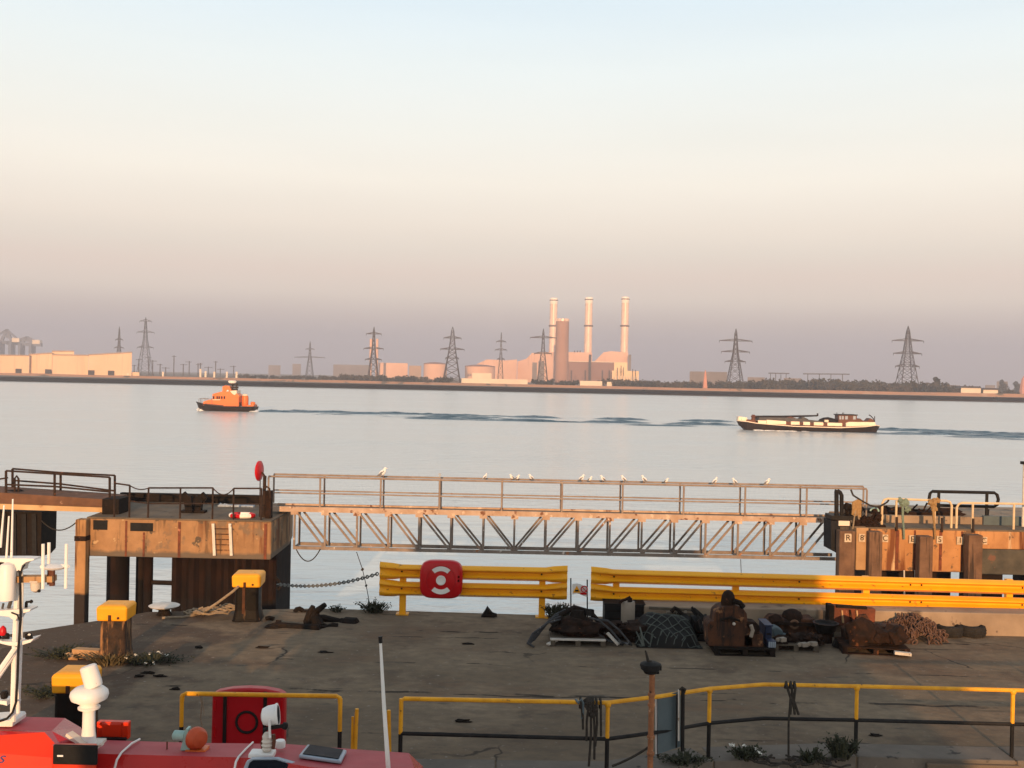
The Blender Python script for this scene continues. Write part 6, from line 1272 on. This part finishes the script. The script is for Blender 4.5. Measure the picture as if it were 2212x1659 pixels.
# ropes over the fence
k = B(); rnd = random.Random(2)
for x, y1, w_ in ((1254, 1575, 0), (1272, 1600, .02), (1281, 1640, .03), (1288, 1612, .02), (1297, 1590, 0), (1276, 1655, .01)):
    p = P(x, 1513, 12.88); k.tube([p + Vector((0, .07, -.12)), p + Vector((0, .03, .03)), p + Vector((0, -.045, .0)), P(x+rnd.uniform(-5, 5), (1515+y1)/2, 12.85), P(x+rnd.uniform(-6, 6), y1, 12.87)], .017, 6)
for j in range(5): k.blob(P(1275 + rnd.uniform(-8, 10), 1530 + rnd.uniform(-12, 14), 12.85), (.045, .03, .05), .4, 2, j)
k.thing('draped_ropes', M['rope_dark'], 'tangle of dark ropes draped over the fence left of the bend', 'rope')
k = B(); k.tube([P(1244, 1512, 12.92), P(1250, 1518, 12.84), P(1256, 1511, 12.84), P(1260, 1520, 12.84), P(1258, 1552, 12.86)], .02, 6); k.thing('rope_knot', M['board'], 'blue rope knot on the yellow rail left of the draped ropes', 'rope')
k = B(); pm_ = P(1708, 1479, 13.62)
for dx in (-.06, 0, .05): k.tube([pm_ + Vector((dx, .05, -.06)), pm_ + Vector((dx, 0, .035)), pm_ + Vector((dx, -.05, -.02)), pm_ + Vector((dx*.3+.02, -.05, -.2)), pm_ + Vector((.05+dx, -.05, -.38))], .018, 6)
k.tube([pm_ + Vector((-.01, -.05, -.1)), pm_ + Vector((-.03, -.05, -.5)), pm_ + Vector((-.02, -.05, -1.0))], .014, 6); k.thing('knotted_rope', M['rope_dark'], 'grey rope knotted round the yellow rail and trailing to the basin edge', 'rope')
k = B()
for j in range(8):
    cx_ = 1640 + j*24; g = G(cx_, 1643 + (j*5) % 9, .03); r0 = .10 + .03*(j % 3); k.tube([(g.x + r0*1.3*math.cos(a_*.45+j), g.y + r0*math.sin(a_*.45+j), .03 + .03*abs(math.sin(a_+j))) for a_ in range(13)], .014, 5)
k.thing('rope_coil', M['rope_dark'], 'dark rope coils lying along the basin edge under the fence', 'rope')
k = B(); p = P(1322, 1655, 12.9); q_ = P(1404, 1612, 12.9); k.tube(sag(p, q_, .02, 8), .016, 5); k.thing('tie_rope', M['rope_dark'], 'dark rope slanting from the rusty post down to the fence foot', 'rope')
# rusty lamp post
dL = 12.75; t = thing('lamp_post', 'rusty orange post with a black bell lamp in front of the fence', 'lamp', (P(1405, 1680, dL).x, dL, 0)); a = P(1409, 1450, dL)
k = B(); k.tube([(P(1404.5, 1659, dL).x, dL, -.1), P(1406.5, 1560, dL), a], .036, 8); k.build('post', M['post_rust'], t, smooth=True)
for y in (1500, 1522, 1592, 1628): k = B(); p = P(1408.5 - (y-1450)*.018, y, dL); k.lathe(p - Vector((0, 0, .025)), [(.037, 0), (.048, .01), (.048, .04), (.037, .05)], 10); k.build('clamp', M['post_rust'], t)
k = B(); c = P(1405, 1455, dL); k.lathe(c, [(.035, 0), (.075, .005), (.09, .03), (.115, .055), (.125, .06), (.12, .1), (.135, .105), (.13, .125), (.08, .145), (.04, .15)], 16); k.build('bell_shade', M['lamp_black'], t, smooth=True)
k = B(); c2 = P(1384, 1440, dL); k.tube([c + Vector((-.1, 0, .1)), c2], .02, 6); k.rbox(P(1424, 1447, dL), .05, .06, .06); k.rbox(P(1420, 1455, dL), .04, .05, .03); k.build('lug', M['lamp_black'], t)
k = B(); k.tube([c + Vector((0, 0, .14)), P(1400, 1428, dL), P(1396, 1412, dL), P(1394, 1405, dL)], [.03, .02, .014, .008], 8); k.build('cable_tail', M['rope_dark'], t)
# board on the fence
t = thing('fence_board', 'blue grey board with a white edge and black frame tied to the fence', 'board', (P(1448, 1630, 13.2).x, 13.25, 0))
k = B(); q = [P(1421, 1629, 13.15), P(1470, 1613, 13.3), P(1470, 1493, 13.3), P(1420, 1506, 13.15)]; k.prism(q, (0, .012, 0)); k.build('panel', M['board'], t)
for x0, x1, ya, yb, mt, r in ((1418, 1418, 1502, 1628, 'white', .014), (1422.5, 1421, 1500, 1633, 'black_paint', .018), (1475, 1474, 1487, 1622, 'black_paint', .026), (1466, 1466, 1490, 1600, 'white_worn', .011), (1462, 1461, 1500, 1615, 'black_paint', .012)):
    k = B(); k.tube([P(x1, yb, 13.2), P(x0, ya, 13.2)], r, 7); k.build('frame_bar', M[mt], t)
k = B(); k.tube([P(1468, 1490, 13.15), P(1474, 1485, 13.12), P(1480, 1489, 13.18), P(1478, 1496, 13.2)], .016, 6); k.build('tie', M['rope_dark'], t)
# pale orange lit block of the basin wall at the bottom right
k = B(); a, b = G(1995, 1636), G(2194, 1641); k.hexa([a + Vector((0, -.14, -2)), b + Vector((0, -.14, -2)), b + Vector((0, .1, -2)), a + Vector((0, .1, -2))], [a + Vector((0, -.14, -.035)), b + Vector((0, -.14, -.035)), b + Vector((0, .1, -.035)), a + Vector((0, .1, -.035))])
k.thing('basin_wall_block', M['conc_pier'], 'sunlit orange concrete block facing the basin in the bottom right corner', 'wall', bevel=.015)
# ------------------------------------------------------------------ the red boat moored below the quay, bow to the right
C8 = lambda x, y, d: P(x*.2480, 1261.8 + y*.2480, d)
C9 = lambda x, y, d: P(356.6 + x*.2604, 1344.1 + y*.2604, d)
CM = lambda x, y, d: P(x*.24786, 1179.5 + y*.24786, d)
t = thing('rescue_boat', 'red decked boat with white seams and dark windows moored in the left foreground', 'boat', (-4.5, 10.3, WZ))
# hull and deck (below the frame) so that the cabin stands on a boat
k = B(); secs = []
for x, w, zk, zd in ((-12.5, 1.9, -5.4, -2.6), (-8, 2.3, -5.6, -2.6), (-2, 2.2, -5.7, -2.5), (1.5, 1.3, -5.6, -2.2), (3.4, .12, -5.0, -1.9)):
    y = 10.3; secs.append([Vector((x, y-w, zd)), Vector((x, y+w, zd)), Vector((x-.2, y+w*.7, -4.6)), Vector((x-.3, y+.05, zk)), Vector((x-.3, y-.05, zk)), Vector((x-.2, y-w*.7, -4.6))])
k.loft(secs); k.build('hull', M['navy'], t)
dN, dF_ = 10.12, 10.75
back = [(205, 1598, dF_), (330, 1602, dF_), (454, 1605, dF_), (617, 1607, dF_), (747, 1617, 10.7), (883, 1626.6, 10.6)]
frontp = [(211, 1628, dN), (356, 1632, dN), (496, 1635.5, dN), (562, 1638, dN), (672, 1657.5, 9.85), (900, 1672, 9.7)]
bk = [P(*p) for p in back]; fr = [P(*p) for p in frontp]
k = B(); k.loft([[p for p in bk], [p for p in fr]], cap=False, ring=False); k.build('roof', M['boat_roof'], t)
low = [p + Vector((0, -.10, -.55)) for p in fr]; dk = [Vector((p.x, p.y-.12, -2.6)) for p in low]
k = B(); k.loft([fr, low, dk], cap=False, ring=False)
e0 = P(914, 1656, 10.4); k.add([bk[-1], e0, fr[-1], low[-1], dk[-1], Vector((e0.x+.3, 10.6, -2.6)), Vector((bk[-1].x+.35, 10.9, -2.6))], [(0, 1, 2), (1, 5, 4, 3, 2), (0, 6, 5, 1)])
bd = [Vector((p.x, p.y+.25, -2.6)) for p in bk]; k.loft([bk, bd], cap=False, ring=False); cabin = k.build('cabin_side', M['boat_red'], t)
# raised wheelhouse on the left
A_, Bp, C_, D_ = P(-260, 1538, 10.75), P(140, 1551, 10.75), P(112, 1579, 10.25), P(-260, 1572, 10.25)
k = B(); k.add([A_, Bp, C_, D_], [(0, 1, 2, 3)]); k.build('wheelhouse_roof', M['boat_roof'], t)
E_, F_, H_ = bk[0] + Vector((0, 0, -.02)), fr[0] + Vector((-.02, .0, -.0)), P(174, 1571, 10.75)
k = B(); k.add([Bp, H_, E_, F_, C_], [(0, 1, 2, 3, 4)]); k.add([Bp, H_, E_, Vector((E_.x, 11.0, -2.6)), Vector((Bp.x-4, 11.0, -2.6)), A_], [(0, 1, 2, 3, 4, 5)]); k.build('sloping_shoulder', M['boat_red'], t)
J_, K_ = P(-260, 1606, 10.0), P(96, 1581.5, 10.15)
L_, N_ = P(150, 1640, 9.95), P(150, 1700, 9.85)
k = B(); k.add([D_, C_, K_, J_], [(0, 1, 2, 3)]); k.add([C_, F_, L_, K_], [(0, 1, 2, 3)]); k.add([F_, N_, L_], [(0, 1, 2)]); k.build('wheelhouse_side', M['boat_red'], t)
k = B(); k.add([J_, K_, L_, N_, Vector((N_.x, 9.8, -2.6)), Vector((J_.x, 9.8, -2.6))], [(0, 1, 2), (0, 2, 3), (0, 3, 4, 5)]); fl = k.build('lettered_side', M['boat_orange_lit'], t)
nn = (L_-J_).cross(N_-J_).normalized(); nn = nn if nn.y < 0 else -nn; rr = ray(6.5, 1637.5); oo = Vector((0, 0, CAMZ)); pp = oo + rr*((J_ - oo).dot(nn)/rr.dot(nn))
k = B(); vs_, fs_ = textmesh('s', .15, .0005); zz_ = (Vector((0, 0, 1)) - nn*nn.z).normalized(); xx_ = zz_.cross(nn); k.add([pp + nn*.0015 + xx_*(v.x + .25*v.y)*1.2 + zz_*v.y + nn*v.z for v in vs_], fs_); k.build('blue_lettering', M['navy'], fl)
k = B(); k.hexa([P(112, 1680, 9.72), P(207, 1680, 9.72), P(207, 1680, 10.1), P(112, 1680, 10.1)], [P(112, 1609, 9.72), P(211, 1609, 9.72), P(211, 1606, 10.1), P(112, 1606, 10.1)]); vh = k.build('vent_housing', M['boat_orange_lit'], t, bevel=.02)
k = B(); a, b = P(114, 1651, 9.71), P(210, 1611, 9.71); k.box(a.x, b.x, 9.70, 9.74, a.z, b.z); k.build('vent_louvre', M['tarp'], vh, bevel=.012)
k = B(); k.rbox(C8(525, 1502, 9.69), .055, .01, .014); k.build('white_mark', M['white'], vh)
# windows and hatch
k = B(); rim = [C9(*p, 9.98) for p in ((650, 1215), (672, 1160), (715, 1135), (930, 1133), (1210, 1215))]; k.prism([Vector((p.x, p.y-.0, p.z)) for p in rim], (0, .05, 0)); wn = k.build('window_frame', M['frame_grey'], t)
k = B(); gl_ = [C9(*p, 9.965) for p in ((682, 1225), (700, 1168), (728, 1148), (922, 1147), (1165, 1225))]; k.prism(gl_, (0, .03, 0)); k.build('window_glass', M['glass_dark'], wn)
def on_roof(x, y, up):   # point on the sloping roof under a photo point
    n = (bk[4]-fr[4]).cross(fr[3]-fr[4]).normalized(); n = n if n.z > 0 else -n; r = ray(x, y); o = Vector((0, 0, CAMZ)); s_ = (fr[4] + n*up - o).dot(n)/r.dot(n); return o + r*s_
k = B(); hq = [on_roof(*p, .012) for p in ((664, 1614.5), (749, 1627), (737, 1651), (645, 1638))]; nz_ = Vector((0, 0, .035)); k.prism(hq, nz_); hf = k.build('hatch_frame', M['frame_grey'], t, bevel=.012)
cen = sum(hq, Vector())/4; k = B(); k.prism([cen + (p-cen)*.84 + nz_ + Vector((0, 0, .003)) for p in hq], (0, 0, .006)); k.build('hatch_glass', M['glass_dark'], hf)
for nm, pts in (('a', [C8(1220, 1358, dF_), C8(1150, 1395, 10.5), C8(1060, 1475, 10.14), C8(1020, 1540, 10.05), C8(1000, 1620, 10.0)]), ('b', [C9(730, 1003, dF_), C9(670, 1060, 10.4), C9(612, 1123, 10.13), C9(590, 1165, 10.05), C9(575, 1240, 10.0)])):
    k = B(); k.tube([p + Vector((0, -.01, .012)) for p in pts], .011, 6); k.build('white_seam', M['white'], t)
k = B(); a, b = C8(838, 1350, 10.95), C8(1118, 1205, 10.95); k.box(a.x, b.x, 10.95, 11.03, a.z, b.z); q = C8(960, 1350, 10.95); k.box(q.x-.09, q.x+.12, 10.93, 10.95, a.z+.03, b.z-.01); k.build('raft_box', M['boat_orange_lit'], t, bevel=.02)
k = B(); a, b = C8(855, 1352, 10.94), C8(1105, 1335, 10.94); k.box(a.x, b.x, 10.9, 10.94, a.z, b.z); k.build('raft_cradle', M['black_paint'], t)
k = B(); k.tube([C8(1455, 1440, 10.4), C8(1456, 1370, 10.4)], .008, 5); k.build('pin', M['b_brown'], t)
# searchlight turret
d = 10.25; c = C8(770, 1400, d); s_ = px(d, .248)
t2 = thing('searchlight_turret', 'white domed turret lamp with a tilted round head on the red boat', 'searchlight', (c.x, d, c.z))
k = B(); k.lathe(c, [(105*s_*.75, 0), (62*s_, 60*s_), (54*s_, 150*s_), (52*s_, 320*s_), (70*s_, 330*s_)], 20); k.build('column', M['white'], t2, smooth=True)
k = B(); z0 = 320*s_; k.lathe(c + Vector((0, 0, z0)), [(92*s_, 0), (94*s_, 14*s_), (78*s_, 24*s_), (78*s_, 55*s_), (110*s_, 62*s_), (112*s_, 76*s_), (150*s_, 84*s_), (162*s_, 120*s_), (155*s_, 150*s_), (120*s_, 180*s_), (70*s_, 192*s_)], 24); k.build('dome', M['white'], t2, smooth=True)
h0, h1 = C8(820, 890, d), C8(765, 712, d); ax = (h1-h0).normalized(); L_h = (h1-h0).length
k = B(); k.lathe(h0, [(52*s_, -10*s_), (72*s_, 0), (76*s_, 30*s_), (72*s_, L_h-12*s_), (60*s_, L_h), (10*s_, L_h+4*s_)], 20, axis=tuple(ax)); k.build('lamp_head', M['white'], t2, smooth=True)
k = B(); k.bar(C8(600, 1300, d-.05), C8(740, 1400, d-.1), .09, .03); k.bar(C8(830, 1415, d-.12), C8(895, 1395, d-.12), .06, .02); k.rbox(C8(770, 1405, d), .26, .26, .03); k.build('base_bracket', M['white_worn'], t2)
# loud hailer
d = 10.4; c = C8(1735, 1340, d); t2 = thing('loud_hailer', 'orange round horn with a pale teal motor on the red boat', 'horn', (c.x, d, C8(1700, 1440, d).z))
s_ = px(d, .248)
k = B(); k.lathe(c + Vector((-.07, .02, 0)), [(.045, -.03), (92*s_*.8, 0), (98*s_, 40*s_), (96*s_, 80*s_), (70*s_, 120*s_), (20*s_, 135*s_)], 22, axis=(.75, -.66, .05)); k.build('horn', M['horn'], t2, smooth=True)
k = B(); k.lathe(C8(1520, 1318, d), [(.02, -.02), (45*s_, 0), (46*s_, 95*s_), (30*s_, 110*s_)], 16, axis=(1, -.1, 0)); k.build('motor', M['teal'], t2, smooth=True)
k = B(); a, b = C8(1630, 1430, d), C8(1640, 1250, d); k.hexa([a + Vector((-.05, -.06, 0)), a + Vector((.045, -.06, 0)), a + Vector((.045, .06, 0)), a + Vector((-.05, .06, 0))], [b + Vector((-.012, -.05, 0)), b + Vector((.012, -.05, 0)), b + Vector((.012, .05, 0)), b + Vector((-.012, .05, 0))]); k.build('bracket', M['teal'], t2)
k = B(); k.rbox(C8(1720, 1450, d), .2, .16, .03); k.build('foot', M['b_orange'], t2)
# second searchlight
d = 10.2; s_ = px(d, .2604); c = C9(880, 775, d); t2 = thing('hand_searchlight', 'white yoke mounted searchlight with black handle on the red boat', 'searchlight', (C9(830, 1120, d).x, d, C9(830, 1120, d).z))
k = B(); k.lathe(c, [(30*s_, -80*s_), (66*s_, -66*s_), (84*s_, -20*s_), (88*s_, 40*s_), (95*s_, 44*s_), (95*s_, 58*s_), (84*s_, 62*s_), (78*s_, 58*s_)], 22, axis=(.99, .10, .12)); k.build('lamp_body', M['white'], t2, smooth=True)
k = B(); k.lathe(c, [(78*s_, 56*s_), (76*s_, 60*s_), (10*s_, 64*s_)], 20, axis=(.99, .10, .12)); k.build('lens', M['glass_dark'], t2, smooth=True)
k = B(); k.bar(C9(866, 810, d-.12), C9(870, 960, d-.1), .022, .012); k.bar(C9(866, 800, d+.1), C9(870, 960, d+.1), .022, .012); k.bar(C9(870, 945, d-.11), C9(870, 945, d+.11), .025, .02); k.build('yoke', M['white'], t2)
k = B(); k.lathe(C9(845, 1065, d), [(36*s_, 0), (44*s_, 18*s_), (36*s_, 30*s_), (48*s_, 48*s_), (36*s_, 62*s_), (46*s_, 80*s_), (36*s_, 96*s_), (42*s_, 120*s_), (24*s_, 150*s_)], 16); k.build('pedestal', M['white_worn'], t2, smooth=True)
k = B(); k.rbox(C9(806, 1118, d), 205*s_, .16, 48*s_); k.build('foot', M['white'], t2, bevel=.015)
k = B(); k.tube([C9(820, 895, d-.05), C9(850, 880, d-.06), C9(985, 858, d-.1)], .02, 7); k.lathe(C9(975, 858, d-.1), [(.02, 0), (.036, .01), (.036, .04), (.02, .05)], 10, axis=(1, -.3, 0)); k.build('handle', M['black_paint'], t2)
k = B(); k.tube([C9(900, 930, d), C9(905, 990, d), C9(895, 1050, d)], .02, 6); k.tube([C9(815, 960, d), C9(800, 1000, d), C9(805, 1050, d)], .012, 6); k.build('cable', M['b_brown'], t2)
k = B(); k.lathe(C9(955, 1035, 10.45), [(44*s_, 0), (46*s_, 40*s_), (38*s_, 58*s_)], 14); k.thing('vent_cap', M['white'], 'small white vent cap behind the yoke mounted searchlight', 'vent', smooth=True)
# whip aerial
t2 = thing('whip_aerial', 'tall white whip aerial with a black tip in the foreground', 'aerial', (P(838, 1662, 9.9).x, 9.9, P(838, 1662, 9.9).z))
k = B(); k.tube([P(839, 1664, 9.9), P(829, 1517, 9.9), P(822, 1388, 9.9)], [.023, .019, .013], 8); k.build('rod', M['white'], t2, smooth=True)
k = B(); k.tube([P(822, 1389, 9.9), P(821.3, 1375, 9.9)], [.019, .02], 8); k.build('tip', M['black_paint'], t2)
# ------------------------------------------------------------------ the boat's white mast
d = 10.45; t = thing('boat_mast', 'white lattice mast with platforms and antennas at the left edge', 'mast', (CM(120, 1520, d).x, d, CM(120, 1520, d).z)); s_ = px(d, .24786)
k = B(); k.tube([CM(112, 1530, d-.12), CM(128, 900, d-.06), CM(148, 360, d), CM(165, 180, d)], [.030, .028, .024, .02], 8); k.build('mast_leg', M['white'], t, smooth=True)
k = B(); k.tube([CM(150, 1515, d+.1), CM(178, 880, d+.05), CM(190, 360, d), CM(182, 170, d)], [.026, .022, .02, .018], 8); k.build('mast_leg', M['white'], t, smooth=True)
k = B(); k.bar(CM(130, 890, d), CM(160, 230, d), .05, .03); k.build('web_plate', M['white'], t)
for y in (640, 780, 1010, 1180, 1350): k = B(); k.bar(CM(122, y, d-.06), CM(176, y-8, d+.05), .018, .018); k.build('rung', M['white'], t)
for pts in (((140, 880), (-90, 1210)), ((118, 940), (-90, 1240))): k = B(); k.tube([CM(*pts[0], d-.08), CM(*pts[1], d-.25)], .028, 7); k.build('brace', M['white'], t)
def wedge(k, pts, dep, dd): q = [CM(x, y, dd) for x, y in pts]; k.prism([(p.x, dd-dep/2, p.z) for p in q], (0, dep, 0)); return k
wedge(B(), [(-160, 120), (-160, 96), (240, 96), (330, 100), (325, 112), (255, 132), (222, 160), (212, 205), (150, 205), (135, 160), (60, 130)], .16, d).build('top_platform', M['white'], t, bevel=.006)
wedge(B(), [(-160, 572), (-160, 560), (190, 535), (300, 534), (296, 552), (200, 580), (170, 640), (112, 600)], .18, d).build('middle_platform', M['white'], t, bevel=.006)
wedge(B(), [(-60, 770), (60, 812), (190, 818), (330, 790), (300, 822), (190, 856), (110, 848), (-40, 812)], .18, d).build('lower_platform', M['white'], t, bevel=.006)
wedge(B(), [(-60, 1320), (90, 1330), (95, 1370), (60, 1360), (-60, 1345)], .16, d).build('small_platform', M['white'], t)
wedge(B(), [(-80, 1535), (-80, 1490), (95, 1478), (160, 1478), (172, 1500), (168, 1535)], .3, d).build('foot_plate', M['white'], t, bevel=.01)
k = B(); c = CM(58, 480, d-.1); k.lathe(c, [(30*s_, 0), (66*s_, 10*s_), (70*s_, 60*s_), (70*s_, 280*s_), (50*s_, 320*s_), (10*s_, 335*s_)], 18); k.build('radome', M['white'], t, smooth=True)
k = B(); c = CM(-30, 480, d-.1); k.lathe(c, [(30*s_, 0), (50*s_, 20*s_), (50*s_, 270*s_), (10*s_, 290*s_)], 14); k.build('radome', M['white'], t, smooth=True)
k = B(); k.bar(CM(120, 285, d), CM(475, 282, d), 96*s_, .06); k.build('cross_arm', M['timber_tan'], t)
k = B(); k.tube([CM(455, 345, d), CM(455, 200, d)], .03, 8); k.tube([CM(425, 335, d), CM(428, 210, d)], .018, 6); k.build('arm_post', M['b_brown'], t)
k = B(); c = CM(478, 205, d); k.lathe(c, [(50*s_, 0), (95*s_, 12*s_), (112*s_, 30*s_), (60*s_, 46*s_), (10*s_, 52*s_)], 18); k.build('aerial_base', M['white'], t, smooth=True)
for x0, x1, y0, y1, dd in ((374, 376, 372, -18, d-.1), (425, 427, 180, -30, d+.22), (573, 580, 368, -20, d-.05)): k = B(); k.tube([CM(x0, y0, dd), CM(x1, y1, dd)], .017, 8); k.build('aerial_rod', M['white'], t, smooth=True)
k = B(); k.tube([CM(360, 182, d-.1), CM(420, 172, d)], .018, 6); k.tube([CM(530, 172, d), CM(598, 177, d-.05)], .018, 6); k.build('aerial_arm', M['white'], t)
for pts in (((112, -410), (100, 100)), ((78, -260), (50, 200)), ((36, -355), (4, 12))): k = B(); k.tube([CM(*pts[1], d-.03), CM(*pts[0], d-.03)], [.013, .008], 7); k.build('whip_aerial', M['white'], t)
k = B(); c = CM(312, 405, d); k.lathe(c, [(10*s_, 0), (38*s_, 18*s_), (46*s_, 50*s_), (46*s_, 90*s_), (60*s_, 96*s_), (60*s_, 110*s_)], 16); k.build('camera_dome', M['white_worn'], t, smooth=True)
k = B(); k.lathe(CM(340, 402, d-.03), [(.012, 0), (.02, .01), (.012, .025)], 8); k.build('lens', M['black_paint'], t)
for x, y in ((-20, 805), (50, 800), (252, 800)):
    k = B(); k.blob(CM(x, y-20, d-.04), (.036, .03, .03), .15, 2, x); k.tube([CM(x-28, y, d-.04), CM(x+30, y, d-.04)], .016, 6); k.build('deck_lamp', M['black_paint'], t)
k = B(); k.blob(CM(255, 772, d-.07), (.018, .01, .012), .1, 1); k.build('lamp_glass', M['white'], t)
k = B(); k.tube([CM(228, 535, d), CM(230, 490, d)], .016, 6); k.tube([CM(226, 488, d), CM(285, 484, d)], .012, 6); k.blob(CM(272, 484, d), .022, .1, 1); k.build('anemometer', M['black_paint'], t)
k = B(); k.tube([CM(75, 540, d), CM(95, 480, d)], .02, 6); k.tube([CM(20, 545, d), CM(30, 500, d)], .012, 6); k.build('bracket', M['b_grey'], t)
k = B(); k.lathe(CM(25, 775, d-.05), [(.032, 0), (.036, .02), (.03, .07), (.008, .095)], 12); k.build('red_lantern', M['red_pod'], t, smooth=True)
k = B(); k.lathe(CM(38, 1328, d-.05), [(.03, 0), (.04, .02), (.04, .06), (.025, .08)], 10); k.build('horn_lamp', M['black_paint'], t)
k = B(); k.tube([CM(148, 180, d-.05), CM(175, 230, d-.08), CM(178, 400, d-.1), CM(180, 640, d-.12), CM(160, 900, d-.14), CM(152, 1150, d-.15), CM(140, 1360, d-.17), CM(110, 1450, d-.18), CM(60, 1505, d-.2), CM(0, 1525, d-.2), CM(-60, 1528, d-.2)], .013, 6); k.build('cable', M['rubber'], t, smooth=True)
k = B(); k.tube([CM(218, 160, d-.05), CM(190, 200, d-.08), CM(180, 260, d-.1), CM(178, 420, d-.1)], .008, 5); k.tube([CM(100, 580, d-.1), CM(150, 600, d-.12), CM(170, 650, d-.12)], .008, 5); k.build('thin_cable', M['rubber'], t)
